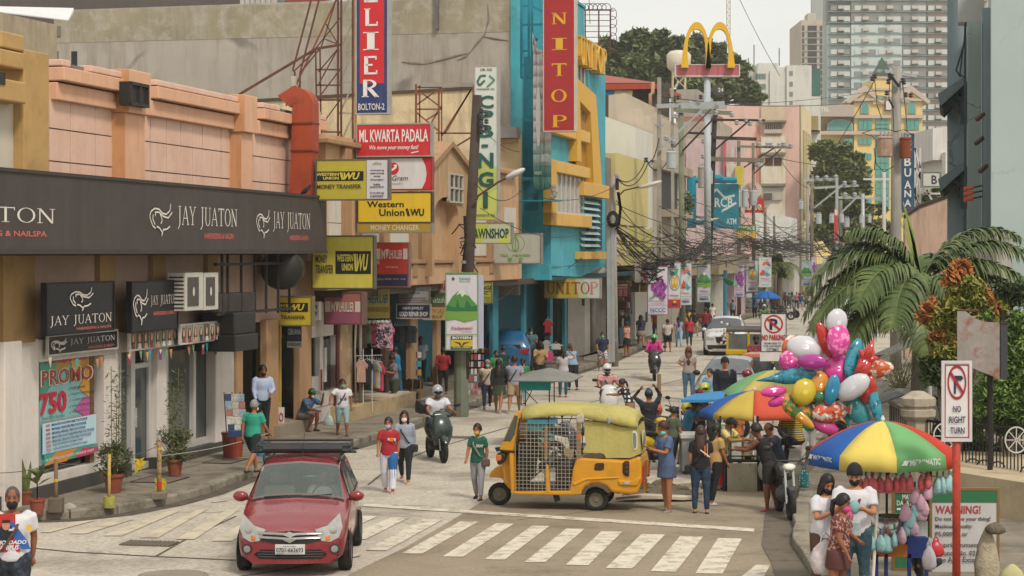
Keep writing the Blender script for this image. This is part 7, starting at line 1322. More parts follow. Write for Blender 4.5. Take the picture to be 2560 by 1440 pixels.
rp_('floor',[(520,1130),(1300,1105),(1300,1150),(1180,1160),(600,1165)],-Wd,Wd,m_ry,.02);rp_('door_post',[(910,820),(938,830),(955,1090),(965,1150),(905,1150)],Wd-.06,Wd,m_ry,.02);rp_('inner_floor',[(590,1100),(1290,1080),(1290,1110),(590,1130)],-.5,.5,m_blkp,0)
rp_('body_crease',[(1200,1020),(1340,965),(1700,945),(1700,960),(1350,985),(1220,1050)],Wd,Wd+.02,K('dc9c20',rough=.4),.008);rp_('wheel_arch',[(1290,1150),(1340,1065),(1400,1030),(1480,1025),(1560,1055),(1610,1120),(1575,1125),(1530,1085),(1470,1060),(1405,1065),(1360,1095),(1330,1150)],Wd-.05,Wd+.035,K('5a5046',n=.2,s=4),.01)
for i in range(6):rp_('vent_slat',[(1440+i*3,812+i*11),(1542,806+i*11),(1540,812+i*11),(1438,819+i*11)],Wd,Wd+.014,K('4a3a20'),0)
rp_('vent',[(1455,802),(1530,798),(1545,815),(1530,870),(1505,882),(1445,880),(1432,862)],Wd,Wd+.006,m_blkp,0)
rp_('tail_light',[(1762,772),(1812,770),(1812,940),(1770,938),(1740,900),(1742,800)],Wd-.1,Wd+.03,K('2a2422',rough=.3),.02)
for y in(805,850,895):
 mb=MB(1);p=z2(1782,y);mb.ell((p[0],-Wd-.03,p[1]),(.04,.012,.04),10,6);mb.bd('lamp',K('4a2420',rough=.2),t)
rp_('bumper',[(1690,980),(1830,985),(1935,930),(1945,960),(1900,1045),(1700,1040)],-Wd-.02,Wd+.03,m_ry,.03);rp_('reflector',[(1755,992),(1820,990),(1815,1028),(1757,1026)],Wd+.02,Wd+.045,m_lamp,.005)
mb=MB(1);x1=z2(1946,0)[0];mb.box((x1-.01,-.45,.55),(x1+.02,.45,.83));mb.box((x1,-.3,.3),(x1+.03,.1,.5));mb.bd('rear_plate',K('b3781c',n=.2,s=3),t);mb=MB(1)
for y in(-.5,.5):mb.box((x1-.02,y-.07,.5),(x1+.03,y+.07,.78))
mb.bd('rear_lamp',m_red,t)
mb=MB(1);rows=[]
prof=[(640,235),(800,215),(1000,197),(1180,200),(1320,205),(1500,215),(1720,235),(1840,280),(1900,350)];prof2=[(650,330),(800,312),(1000,292),(1180,280),(1310,300),(1500,350),(1720,385),(1840,405),(1905,405)]
for(p,q_)in zip(prof,prof2):
 (xa,za),(xb,zb)=z2(*p),z2(*q_);ww=.6;rows.append([V((xb,-ww-.02,zb+R.uniform(-.01,.01))),V((xb*.5+xa*.5,-ww,(za+zb)/2)),V((xa,-ww*.86,za)),V((xa,-ww*.4,za+.025)),V((xa,0,za+.03)),V((xa,ww*.4,za+.025)),V((xa,ww*.86,za)),V((xb,ww,zb))])
mb.lf(rows,False,closed=False);mb.bd('canvas_roof',m_cv,t,sm_=1,solid=.012)
mb=MB(1);ca=[(1330,330),(1500,355),(1700,385),(1900,400),(1935,690),(1820,740),(1560,745),(1535,700),(1420,690),(1300,690),(1345,600),(1325,500)];mb.ps_m([z2(*p)for p in ca],rf,Wd-.06,Wd-.03);mb.ps_m([z2(*p)for p in ca],rf,-Wd+.03,-Wd+.06);xa,za=z2(1900,395);xb,zb=z2(1935,700)
mb.add([(xa,-Wd+.03,za),(xb,-Wd+.03,zb),(xb,Wd-.03,zb),(xa,Wd-.03,za)],[(0,1,2,3)]);mb.bd('canvas_side',m_cv,t)
rp_('canvas_patch',[(1355,700),(1500,690),(1560,745),(1290,745)],Wd-.04,Wd-.01,K('5a4f3a',n=.3,s=8),.0)
mb=MB(1);mb.tb([V((z2(x,y)[0],-Wd-.02,z2(x,y)[1]))for x,y in((1310,325),(1440,342),(1600,352),(1700,390),(1800,400))],.008,4);mb.bd('cord',m_blkp,t)
def ovalx(cx,cy,rx,ry,x,m,name,off):
 mb=MB(1);(xx,zz_)=z2(cx,cy);mb.pl([V((xx+off,-.22+rx*math.cos(a),zz_+ry*math.sin(a)*1.0))for a in[2*pi*i/20 for i in range(20)]]);mb.bd(name,m,t,solid=.01)
for(rx,ry,m,nm,off)in((.2,.17,K('c9c0b0'),'rear_window_seal',.03),(.16,.13,K('8f8d8a',rough=.2,n=.3,s=5),'rear_window',.045)):ovalx(1925,560,rx,ry,0,m,nm,off)
rp_('side_window_seal',[(1845,440),(1880,445),(1897,480),(1900,620),(1885,652),(1858,650),(1842,600)],Wd-.035,Wd-.018,K('cfc8b0'),.005);rp_('side_window',[(1852,465),(1875,465),(1886,500),(1888,610),(1875,635),(1860,630),(1850,590)],Wd-.03,Wd-.012,K('77787a',rough=.15,n=.3,s=6),.002)
for pts in([(645,320),(620,330),(575,690)],[(935,300),(930,830)],[(1085,290),(1085,500)],[(1310,330),(1300,720)],[(640,318),(1310,318)]):
 mb=MB(1);mb.tb([V((z2(*p)[0],-Wd+.02,z2(*p)[1]))for p in pts],.012,4);mb.bd('cage_post',m_iron,t)
for i in range(17):x=575+i*42;mb=MB(1);mb.bar(V((z2(x,0)[0]+.0,-Wd+.01,z2(0,375 if x>700 else 600)[1])),V((z2(x,0)[0],-Wd+.01,z2(0,1125 if x<1200 else 760)[1])),.009);mb.bd('cage_wire',K('a39a8a',metal=.4,n=.2),t)
for i in range(18):y=375+i*42;xr=1300 if y<760 else 1195;mb=MB(1);mb.bar(V((z2(640-(y-375)*.1,0)[0],-Wd+.01,z2(0,y)[1])),V((z2(xr,0)[0],-Wd+.01,z2(0,y)[1])),.009);mb.bd('cage_wire',K('a39a8a',metal=.4,n=.2),t)
rp_('seat',[(1000,850),(1190,830),(1190,1080),(1000,1090)],-.5,.5,K('3a2a22',n=.2),.04);rp_('dashboard',[(590,580),(740,600),(700,1050),(600,1080)],-.5,.5,K('1d1b1b'),.04);rp_('driver_seat',[(800,830),(930,820),(930,900),(800,910)],-.3,.3,m_blkp,.03)
mb=MB(1);mb.tb([V((z2(*p)[0],-.3,z2(*p)[1]))for p in((705,1020),(830,915),(900,985),(825,1130))],.02,6);mb.bd('kick_bar',m_chr,t)
rp_('paper',[(1095,645),(1215,660),(1180,775),(1100,720)],Wd-.1,Wd-.09,K('b59a78'),0);rp_('bundle',[(1235,290),(1300,255),(1330,290),(1325,360),(1245,365)],Wd-.05,Wd+.06,K('b3a99a',n=.2,s=9),.03);rp_('rag_knot',[(1575,300),(1615,305),(1625,345),(1590,380),(1568,340)],Wd-.02,Wd+.03,K('8d8f90',n=.4,s=20),.02)
rp_('mud_flap',[(975,1155),(1045,1160),(1060,1225),(1000,1245)],Wd-.1,Wd-.08,m_blkp,0);rp_('chassis',[(580,1150),(1300,1150),(1330,1200),(1560,1200),(1560,1120),(1700,1120)],-.35,.35,m_blkp,0)
m_rim=K('6b6254',rough=.7,n=.2,s=6);xw,zw_=z2(340,1160);wheel(t,(xw,0,.2),.2,.1,'Y',m_rim,'front_wheel');xw,zw_=z2(1450,1225)
for y in(-.5,.5):wheel(t,(xw,y,.2),.2,.11,'Y',m_rim,'rear_wheel')
mb=MB(1)
mb.tb([(z2(340,0)[0],.09,.2),(z2(420,0)[0],.06,.5)],.03,6);mb.bd('fork',m_blkp,t)
def bike(lbl,x,y,rz,paint,scooter=True,box=None,pos=None,sc_=1.0,lit=False,cat='motorcycle',seat='1d1c1c',group=None,nolamp=False):
 a=pos or G(x,y);t=T('scooter' if scooter else 'motorcycle',lbl,cat,(a.x,a.y,0),rad(rz),group);t.scale=(sc_,)*3;mp=K(paint,rough=.28,n=.05,coat=.6);r=.26 if scooter else .29
 wheel(t,(0,-.62,r),r,.1,'X',m_blkp,'front_wheel',0 if scooter else 10);wheel(t,(0,.6,r),r,.11,'X',m_blkp,'rear_wheel',0 if scooter else 10)
 def sh(name,rings,m):mb=MB(1);mb.lf([[V((w_*math.cos(a),y_,z+h*math.sin(a)))if ax else V((w_*math.cos(a),y_+h*math.sin(a),z))for a in[2*pi*i/12 for i in range(12)]]for(y_,z,w_,h,ax)in rings]);mb.bd(name,m,t,sm_=1)
 if scooter:
  sh('front_shield',[(-.42,.36,.16,.07,0),(-.5,.55,.22,.08,0),(-.47,.75,.24,.1,0),(-.4,.92,.19,.09,0),(-.34,1.02,.1,.06,0)],mp);sh('fender',[(-.86,.42,.03,.02,1),(-.78,.5,.075,.04,1),(-.6,.57,.09,.05,1),(-.45,.5,.07,.05,1)],mp)
  sh('floorboard',[(-.42,.3,.13,.06,1),(0,.28,.16,.06,1),(.25,.32,.15,.1,1)],m_blkp);sh('tail',[(.1,.45,.12,.12,1),(.35,.58,.17,.16,1),(.6,.66,.15,.13,1),(.85,.74,.06,.05,1)],mp)
  sh('handle_cover',[(-.36,.98,.24,.04,1),(-.28,1.03,.16,.07,1),(-.18,1.0,.06,.04,1)],mp)
 else:
  sh('tank',[(-.3,.72,.08,.06,1),(-.15,.82,.15,.11,1),(.05,.76,.1,.08,1)],mp);sh('engine',[(-.2,.42,.14,.14,1),(0,.4,.17,.16,1),(.22,.42,.1,.1,1)],K('5f5d5b',metal=.5,n=.3,s=9));sh('fender',[(-.84,.44,.03,.02,1),(-.7,.58,.07,.03,1),(-.5,.55,.06,.03,1)],mp);sh('tail',[(.3,.7,.09,.05,1),(.6,.76,.09,.06,1),(.88,.82,.04,.03,1)],mp)
 sh('seat',[(.05 if scooter else .02,.74,.1,.03,1),(.2,.78,.14,.06,1),(.5,.82,.13,.06,1),(.75,.84,.07,.04,1)],K(seat,rough=.6));sh('headlight',[(-.56 if scooter else-.5,.72 if scooter else .88,.03,.02,1),(-.54 if scooter else-.48,.74 if scooter else .9,.12 if scooter else .08,.05,1),(-.44,.76 if scooter else .9,.12,.07,1)],K('e8e2d0',rough=.15,emit=2.5 if lit else 0)if not nolamp else m_lamp)
 mb=MB(1);mb.tb([(-.36,-.22,1.05),(-.2,-.34,1.0),(.2,-.34,1.0),(.36,-.22,1.05)],.016,6);mb.bd('handlebar',m_blkp,t);mb=MB(1)
 for s_ in(-1,1):mb.tb([(s_*.07,-.38,.95),(s_*.07,-.62,r)],.022,6)
 mb.bd('fork',m_chr,t)
 for s_ in(-1,1):mb=MB(1);mb.tb([(s_*.24,-.3,1.02),(s_*.34,-.34,1.18)],.008,4);mb.ell((s_*.37,-.35,1.22),(.08,.02,.045),8,6);mb.bd('mirror',m_blkp,t,sm_=1)
 mb=MB(1);mb.tb([(.14,.15,.3),(.16,.5,.32),(.17,.85,.42)],[.03,.04,.035],8);mb.bd('exhaust',m_chr if not scooter else m_blkp,t,sm_=1)
 if box:mb=MB(1);w_,h=box[1],box[2];mb.box((-w_,.68,.95),(w_,.68+w_*1.7,.95+h));mb.bd('top_box',K(box[0],rough=.5,n=.06),t,bevel=.05)
 return t,a
bike('dark green scooter with a black top box ridden past the crossing',1092,1150,16,'26332d',box=('1c1c1c',.24,.28),sc_=1.02)
bike('black delivery motorcycle with lit headlamp and pink box coming down the street',1636,950,-3,'232325',box=('b8486f',.26,.45),lit=True);bike('white scooter whose rider wears a red striped shirt',1518,1062,4,'c3c1be');bike('white and green scooter far back behind the no parking sign',1912,830,-6,'9fae9c')
bike('black motorcycle with square headlamp at the right end of the food cart',1962,1290,2,'2a2a2c',False,sc_=1.0)
for i,(lb,x,y,rz,col)in enumerate([('yellow motorcycle parked just right of the rickshaw',1640,1175,150,'c9a31c'),('second black motorcycle parked behind the woman in the blue dress',1680,1130,140,'252528'),('red motorcycle with bright seat before the grey sedan',1790,1095,60,'b0322c'),('black motorcycle seen through the cage of the rickshaw, left one',1380,1180,70,'2b2b30'),('blue-black motorcycle seen through the cage of the rickshaw, right one',1450,1172,65,'2f3a4a'),('dark scooter half hidden under the blue tarp',1740,1105,120,'3a3a3c'),('orange and black motorcycle parked behind the balloons',2030,1100,70,'b5701f'),('lime green motorcycle right behind the rickshaw canopy',1600,1130,100,'5f8f3a'),('grey motorcycle on the far right kerb under the palm',2060,1055,60,'55565a'),('distant motorcycle with two riders at the upper end of the street',1970,795,60,'3a3a3c')]):bike(lb,x,y,rz,col,i%3==0)
bike('small black trike motorcycle parked by the left pavement near the end',1955,800,70,'2f2f30',False)
# ================================================================ people
SK={'a':'b07a56','b':'9a6545','c':'8a563a','d':'6f432e','e':'c08d6a'}
def sm(h):return K(h,rough=.6,n=.05,s=4)
PO={'stand':(3,2,-2,2,4,9,14,4,4,9,14,4,0,0,0),'walk':(22,6,-16,24,-20,9,14,4,22,9,24,4,4,0,0),'walk2':(-16,26,22,6,22,9,24,4,-20,9,14,4,4,0,0),'stroll':(12,4,-8,14,-10,12,16,4,12,12,30,5,2,0,0),'phone':(3,2,-3,3,22,8,85,24,25,8,90,20,4,0,25),'hip':(2,2,-4,5,-25,35,75,60,4,8,12,4,0,-35,0),'reach':(4,4,-4,8,50,5,40,10,45,10,50,10,22,0,18),'back':(2,2,-3,3,-20,12,60,45,-20,12,60,45,0,0,0),'ride':(72,80,72,80,42,16,38,-8,42,16,38,-8,6,0,4),'crouch':(100,110,92,118,62,10,100,10,40,14,40,10,26,0,12),'helmet':(3,2,-3,3,120,30,95,30,130,20,80,30,0,0,0),'drive':(75,70,75,70,50,10,30,10,50,10,30,10,-8,0,0),'bag':(10,4,-10,16,4,14,8,2,28,40,20,-10,2,15,0),'lean':(2,2,-6,8,10,14,60,35,8,10,20,5,5,0,8),'umb':(6,4,-8,12,8,10,14,4,40,10,110,10,2,0,0),'hair':(2,2,-4,5,8,9,14,4,100,55,120,30,0,20,0),'sitb':(78,70,78,70,35,12,60,15,35,12,60,15,12,0,12)}
def person(lbl,x,y,h,face,pose,skin,top,bot,hair,shoes='2a2624',mask=None,z=0,at_=None,H=None,fat=1.22,ex=(),group='people in the street',hc='1f1916'):
 a=at_ or G(x,y,z);H=H or h*a.y/FP;Hh=H*1.13;near=h>88 and not at_ or(H and a.y<60);p=PO[pose];t=T('person',lbl,'person',(a.x,a.y,a.z),rad(face),group);M=sm(SK[skin])
 w_=hair.split();fem=any(k in w_ for k in('long','pony','bun'));ns=10 if near else 7
 U=lambda pi_,out,sg,inw=0:V((sg*math.sin(rad(out)),-math.sin(rad(pi_))*math.cos(rad(out)),-math.cos(rad(pi_))*math.cos(rad(out))))
 pel=V((0,0,.525*H));legs=[]
 for sg,pt_,kn in((1,p[0],p[1]),(-1,p[2],p[3])):
  hp=pel+V((sg*.052*H,0,0));k=hp+U(pt_,3,sg)*.245*H;an=k+U(pt_-kn,1,sg)*.24*H;legs.append((hp,k,an,sg))
 dz=min(l[2].z for l in legs)-.04*H
 if at_ is None or pose in('stand','walk','phone'):off=V((0,0,-dz))
 else:off=V((0,0,0))-pel+V((0,0,0))
 if pose in('ride','drive','sitb'):off=V((0,0,-pel.z))
 pel=pel+off;legs=[(a1+off,b1+off,c1+off,s_)for a1,b1,c1,s_ in legs]
 l_=rad(p[12]);sp=V((0,-math.sin(l_),math.cos(l_)));fw=V((0,-math.cos(l_),-math.sin(l_)))
 nk=pel+sp*.3*H;sw=(.092 if fem else .108)*H*(.5+.42*fat);arms=[]
 for sg,q in((1,p[4:8]),(-1,p[8:12])):
  s0_=pel+sp*.275*H+V((sg*sw,0,0));e_=s0_+U(q[0],q[1],sg)*.165*H;d2=U(q[0]+q[2],0,sg);d2=(d2*math.cos(rad(q[3]))+V((-sg*math.sin(rad(q[3])),0,0))).normalized();wr=e_+d2*.14*H;arms.append((s0_,e_,wr,d2,sg))
 hd=nk+sp*.088*H+V((0,-.012*H,0));HM=Matrix.Rotation(rad(p[13]),4,'Z')@Matrix.Rotation(rad(p[14]),4,'X')
 def hpnt(x_,y_,z_):return hd+HM@V((x_*Hh,y_*Hh,z_*Hh))
 def torso(z0,z1,g,sc_=1.0):
  st_=[(-.03,.088 if fem else .08,.06),(.0,.096 if fem else .086,.064),(.06,.088,.06),(.12,.074 if fem else .082,.054),(.19,.084 if fem else .096,.062),(.25,.09 if fem else .108,.056),(.285,.06,.042),(.3,.034,.034)]
  pts,rs=[],[]
  for q,rx,ry in st_:
   if z0<=q<=z1:belly=(fat-1)*.5 if .02<q<.2 else 0;pts.append(pel+sp*q*H+fw*(belly*.03*H));rs.append(((rx*(1+(fat-1)*.8)+g)*H,(ry*(1+(fat-1)*1.2)+g)*H))
  mb.tb(pts,rs,ns+4,True,up=fw)
 mb=MB(1)
 torso(0,.3,-.006);mb.tb([pel+sp*.28*H,nk+sp*.03*H,nk+sp*.06*H+V((0,-.008*H,0))],[.03*H,.026*H,.027*H],ns)
 mb.tb([hpnt(0,y_,z_)for y_,z_ in((-.018,-.068),(-.014,-.058),(-.008,-.035),(.002,-.005),(.004,.025),(.004,.05),(.004,.066))],[(.014*Hh,.01*Hh),(.027*Hh,.024*Hh),(.034*Hh,.038*Hh),(.039*Hh,.047*Hh),(.039*Hh,.048*Hh),(.03*Hh,.037*Hh),(.008*Hh,.01*Hh)],ns+2,up=HM@V((0,-1,0)))
 mb.ell(hpnt(0,-.048,-.016),(.007*Hh,.011*Hh,.014*Hh),6,4,HM)
 for s_ in(-1,1):mb.ell(hpnt(s_*.04,.004,-.01),(.006*Hh,.011*Hh,.016*Hh),6,4)
 for hp,k,an,sg in legs:
  f=.5+.5*fat;mb.tb([hp,hp.lerp(k,.35),k,k.lerp(an,.35),k.lerp(an,.85),an],[.05*H*f,.047*H*f,.033*H*f,.034*H*f,.021*H,.02*H],ns)
  fo=an+V((0,0,-.035*H))if pose not in('ride','sitb','drive')else an+V((0,0,-.03*H));mb.tb([an,fo+V((0,.02*H,.01*H)),fo+V((0,-.02*H,.006*H)),fo+V((0,-.075*H,-.004*H))],[(.02*H,.02*H),(.02*H,.017*H),(.024*H,.013*H),(.02*H,.007*H)],8)
 for s0_,e_,wr,d2,sg in arms:
  mb.tb([s0_,s0_.lerp(e_,.3),e_,e_.lerp(wr,.3),wr],[.027*H*fat,.027*H*fat,.023*H,.023*H,.015*H],ns);hdn=wr+d2*.045*H;sd=d2.cross(V((0,1,.1))).normalized();mb.tb([wr,wr+d2*.02*H,hdn],[(.012*H,.01*H),(.023*H,.011*H),(.022*H,.01*H)],8)
  if near:
   fd_=(d2+V((-sg*.2,-.35,-.1))).normalized()
   for i in range(4):b0=hdn+sd*((i-1.5)*.0105*H)-d2*.01*H;L1=(.04,.046,.044,.034)[i]*H;mb.tb([b0,b0+d2*L1*.5,b0+d2*L1*.5+fd_*L1*.5],[.0058*H,.0056*H,.004*H],5)
   b0=wr+d2*.018*H;mb.tb([b0,b0+(d2*.5+sd*sg*.8).normalized()*.022*H,b0+(d2*.9+sd*sg*.7).normalized()*.042*H],[.008*H,.007*H,.005*H],5)
 mb.bd('body',M,t,sm_=1,remesh=(.0085*H if near else 0))
 tp=top.split();g=.009;tm=K(tp[0],rough=.85,n=.1,s=5,bump=.3 if near else 0,pat=tp[2]if len(tp)>2 else None,p2=tp[3]if len(tp)>3 else 'e0d8d0',ps=float(tp[4])if len(tp)>4 else 22)
 mb=MB(1);lo={'t':-.045,'k':-.09}.get(tp[1][1:2],-.03);low='d' in tp[1]
 torso(-.03 if not low else 0,.29,g)
 if 't' in tp[1]:mb.tb([pel-sp*.035*H,pel+sp*.05*H],[(.108*H*fat,.08*H*fat),(.1*H*fat,.075*H*fat)],ns+4,up=fw)
 for s0_,e_,wr,d2,sg in arms:
  mb.ell(s0_+V((-sg*.012*H,0,-.004*H)),.037*H,8,6)
  if tp[1][0]=='s':q=s0_.lerp(e_,.68);mb.tb([s0_,q],[.037*H*fat,.036*H*fat],ns)
  elif tp[1][0]=='l':mb.tb([s0_,e_,wr],[.036*H*fat,.03*H,.022*H],ns)
 mb.bd('shirt' if not low else 'dress_top',tm,t,sm_=1,remesh=(.011*H if near else 0))
 bt=bot.split();bm=K(bt[0],rough=.85,n=.12,s=4,dirt='6a7a90' if 'j' in bt[1]else None,da=.3,ds=6,bump=.3 if near else 0,pat=bt[2]if len(bt)>2 else None,ps=25);mb=MB(1);kd=bt[1][0]
 mb.tb([pel-sp*.045*H,pel-sp*.02*H,pel+sp*.03*H],[(.085*H*fat,.06*H*fat),(.1*H*fat,.07*H*fat),(.094*H*fat,.066*H*fat)],ns+4,up=fw)
 if kd in 'kd':
  ends=[l[0].lerp(l[1],.62 if kd=='d' else .75)for l in legs];c_=(ends[0]+ends[1])/2;sp2=(ends[0]-ends[1]).length/2;mb.tb([pel-sp*.0*H,(pel+c_)/2,c_],[(.105*H*fat,.075*H*fat),(.108*H*fat,.08*H*fat),(.065*H+sp2*.9,.075*H+sp2*.5)],ns+6,up=fw)
 else:
  fr_={'p':1,'s':.0,'c':.55}[kd];lo_=1.25 if 'w' in bt[1]else 1.0
  for hp,k,an,sg in legs:
   if fr_==0:mb.tb([hp,hp.lerp(k,.4),hp.lerp(k,.88)],[.062*H*fat,.058*H*fat,.052*H*lo_],ns)
   else:e2=k.lerp(an,.94 if fr_==1 else .45);mb.tb([hp,hp.lerp(k,.4),k,k.lerp(e2,.4),e2],[.061*H*fat,.055*H*fat,.041*H*lo_,.037*H*lo_*1.02,.029*H*lo_*(1.25 if 'w' in bt[1]else 1)],ns)
 mb.bd({'k':'skirt','d':'dress_skirt','s':'shorts'}.get(kd,'trousers'),bm,t,sm_=1,remesh=(.011*H if near else 0))
 if shoes:
  mb=MB(1)
  for hp,k,an,sg in legs:fo=an+V((0,0,-.035*H));mb.tb([fo+V((0,.03*H,.004*H)),fo+V((0,-.0*H,.006*H)),fo+V((0,-.05*H,.0)),fo+V((0,-.084*H,-.004*H))],[(.018*H,.018*H),(.026*H,.02*H),(.027*H,.013*H),(.016*H,.007*H)],8)
  mb.bd('shoes',K(shoes,rough=.6,n=.1),t,sm_=1)
 hm=K(hc,rough=.5,n=.25,s=9);mb=MB(1)
 if w_[0]in('short','long','pony','bun','cap','bald'):
  g_=.004 if w_[0]=='bald' else .011
  vs=[]
  for i in range(9):
   th=pi*(.02+.6*i/8);ring=[]
   for j in range(14):
    ph=2*pi*j/14;ft_=max(0,-math.sin(ph));tt=min(th,pi*(.32+(0.0 if ft_>.55 else .0))+(1-ft_)**.7*.32*pi if ft_>0 else th);ring.append(hpnt(math.sin(tt)*math.cos(ph)*(.04+g_),.008+math.sin(tt)*math.sin(ph)*(.048+g_),.008+math.cos(tt)*(.058+g_)))
   vs.append(ring)
  mb.lf(vs,True)
  if w_[0]=='long':mb.tb([hpnt(0,.02,.03),hpnt(0,.035,-.04),nk+fw*-.045*Hh+sp*.0*Hh,nk+fw*-.06*Hh-sp*.1*Hh,nk+fw*-.06*Hh-sp*.16*Hh],[(.044*Hh,.035*Hh),(.048*Hh,.026*Hh),(.05*Hh,.02*Hh),(.042*Hh,.015*Hh),(.02*Hh,.006*Hh)],10,up=(0,-1,0));[mb.tb([hpnt(s_*.036,-.012,.03),hpnt(s_*.043,-.01,-.03),hpnt(s_*.045,-.005,-.09)],[(.01*Hh,.02*Hh)]*2+[(.006*Hh,.012*Hh)],6)for s_ in(-1,1)]
  if w_[0]=='pony':mb.tb([hpnt(0,.05,.02),hpnt(0,.08,-.0),hpnt(0,.08,-.07),hpnt(0,.065,-.13)],[.015*Hh,.02*Hh,.018*Hh,.005*Hh],7)
  if w_[0]=='bun':mb.ell(hpnt(0,.06,.03),.023*Hh,8,6)
 if w_[0]=='helmet':
  mb=MB(1);mb.ell(hpnt(0,.004,.006),(.07*Hh,.08*Hh,.078*Hh),14,10,HM);mb.bd('helmet',K(w_[1],rough=.2,coat=.8,n=.1),t,sm_=1);mb=MB(1);mb.ell(hpnt(0,-.03,-.002),(.056*Hh,.056*Hh,.032*Hh),12,8,HM);mb.bd('visor_opening',K('16181b',rough=.15),t,sm_=1);mb=MB(1);mb.ell(hpnt(0,-.05,-.052),(.042*Hh,.034*Hh,.02*Hh),10,6,HM);mb.bd('chin_guard',K(w_[2]if len(w_)>2 else w_[1],rough=.25,n=.1),t,sm_=1);mb=MB(1)
 if mb.v:mb.bd('hair',hm,t,sm_=1)
 if w_[0]=='cap':mb=MB(1);mb.ell(hpnt(0,.006,.014),(.05*Hh,.06*Hh,.062*Hh),12,8,HM,z0=.08);s_=1 if 'rev' in w_ else-1;mb.ell(hpnt(0,s_*.068,.018),(.034*Hh,.034*Hh,.006*Hh),10,4,HM);mb.bd('cap',K(w_[1],rough=.8,n=.08),t,sm_=1)
 if mask:mb=MB(1);mb.ell(hpnt(0,-.022,-.036),(.034*Hh,.036*Hh,.03*Hh),10,8,HM);mb.bd('face_mask',K(mask,rough=.8,n=.04),t,sm_=1)
 if near and w_[0]!='helmet' and abs((face+p[13]+180)%360-180)<115:
  for s_ in(-1,1):mb=MB(1);mb.ell(hpnt(s_*.015,-.0405,.002),(.0075*Hh,.005*Hh,.0035*Hh),6,4,HM);mb.bd('eye',K('1a1412',rough=.2,n=0),t);mb=MB(1);mb.tb([hpnt(s_*.006,-.044,.012),hpnt(s_*.016,-.043,.0155),hpnt(s_*.026,-.037,.012)],.0022*Hh,4);mb.bd('eyebrow',hm,t)
  if not mask:mb=MB(1);mb.ell(hpnt(0,-.043,-.04),(.011*Hh,.004*Hh,.0035*Hh),8,4,HM);mb.bd('mouth',K('7a3f38',n=0),t)
 for e in ex:
  if e[0]=='strap':
   mb=MB(1);s_=e[2];mb.tb([nk+V((s_*.06*H,0,-.005*H))+fw*.0*H,pel+sp*.2*H+V((s_*.03*H,0,0))+fw*.088*H*fat,pel+sp*.06*H+V((-s_*.06*H,0,0))+fw*.082*H*fat,pel+V((-s_*.11*H,0,.01*H))],[(.011*H,.004*H)]*4,5,up=(0,-1,0));mb.tb([nk+V((s_*.06*H,0,-.005*H)),pel+sp*.2*H+V((s_*.03*H,0,0))-fw*.084*H*fat,pel+sp*.06*H+V((-s_*.06*H,0,0))-fw*.08*H*fat,pel+V((-s_*.11*H,0,.01*H))],[(.011*H,.004*H)]*4,5,up=(0,-1,0));mb.bd('bag_strap',K(e[1]),t)
   if len(e)>3:b=T('shoulder_bag',e[4],'bag',(0,0,0));b.parent=None;b.matrix_world=Matrix.Translation((a.x,a.y,a.z))@Matrix.Rotation(rad(face),4,'Z');mb=MB(1);c_=pel+V((-s_*.13*H,0,-.02*H))+fw*e[5]*H;mb.lf([[c_+V((x_*.055*H*k,y_*.03*H*k,z_*H))for x_,y_ in((1,.6),(.6,1),(-.6,1),(-1,.6),(-1,-.6),(-.6,-1),(.6,-1),(1,-.6))]for z_,k in((-.055,.8),(-.03,1),(.03,.95),(.045,.6))]);mb.bd('pouch',K(e[3],rough=.6,n=.15),b,sm_=False)
  if e[0]=='print':
   yb_=-.072*H*fat;fr_=frame(pel+sp*e[2]*H+fw*(e[3]*H),(1,0,0)if e[3]>0 else(-1,0,0),sp,fw if e[3]>0 else-fw);ms=[];mb=MB(1);draw(mb,e[1],fr_,.12*H,.08*H,0,ms);mb.bd('shirt_print',ms,t)
  if e[0]=='legcol':
   hp,k,an,sg=legs[e[2]];mb=MB(1);e2=k.lerp(an,.93);mb.tb([hp+V((0,0,-.01*H)),hp.lerp(k,.4),k,k.lerp(e2,.4),e2],[.065*H*fat,.059*H*fat,.05*H,.046*H,.035*H],ns);mb.bd('trouser_leg',K(e[1],n=.1),t,sm_=1)
 return t,H
pn=person
pn('woman with wavy blond hair in black top at the far left edge',8,1260,225,80,'stand','a','1d1c20 l','4a2f33 k','long','1d1b1b',hc='8a6a48',z=.13,group=None)
pn('man in red white and blue printed shirt walking out at the lower left corner',32,1575,375,10,'walk','c','cfcdd2 s','1f2229 pj','bald','1f1c1b','151517',fat=1.25,hc='4a4240',ex=[('strap','5a3f2f',1),('print',[('p',[(-.95,-1.1),(.2,-1.1),(.2,1.0),(.5,2.1),(-.95,2.1)],'b52f2a'),('p',[(.0,-.6),(.85,1.2),(1.0,1.9),(.55,1.9),(-.2,.2)],'2f5fa8'),('e',-.3,.55,.4,.9,'1f2430'),('e',-.3,-.15,.22,.4,'b5836a'),('r',-.5,-.6,-.08,-.35,'2a211f'),('t','DIOSDADO',-.9,1.1,.8,1.45,'d8d8e0','Bi'),('t','MAHIPUS',-.9,1.5,.4,1.9,'d8d8e0','Bi'),('e',.95,.1,.18,.3,'d9b04a')],.21,.084)])
pn('man in teal shirt and blue cap at the newspaper rack',632,1183,190,150,'walk','b','2f9a80 s','1c2b2c s','cap 3f7fa5','22262c','d5d5d8',z=.13,hc='8f8a85')
pn('security guard in pale blue shirt standing in the doorway left of the lightbox',655,1090,180,25,'lean','c','a9b4cf l','20222a p','short','1a1a1c','18181b',z=.3,ex=[('print',[('l',[(.5,-.4),(.52,1.4)],.02,'2a2030')],.2,.066)])
pn('man in dark blue shirt and green cap crouching on the step',757,1078,150,60,'crouch','d','2f4f70 s stripe 3f6f9a 9','6f6358 s','cap 2f5f40','1c1c1e','b9c4c4',z=.13,H=1.6)
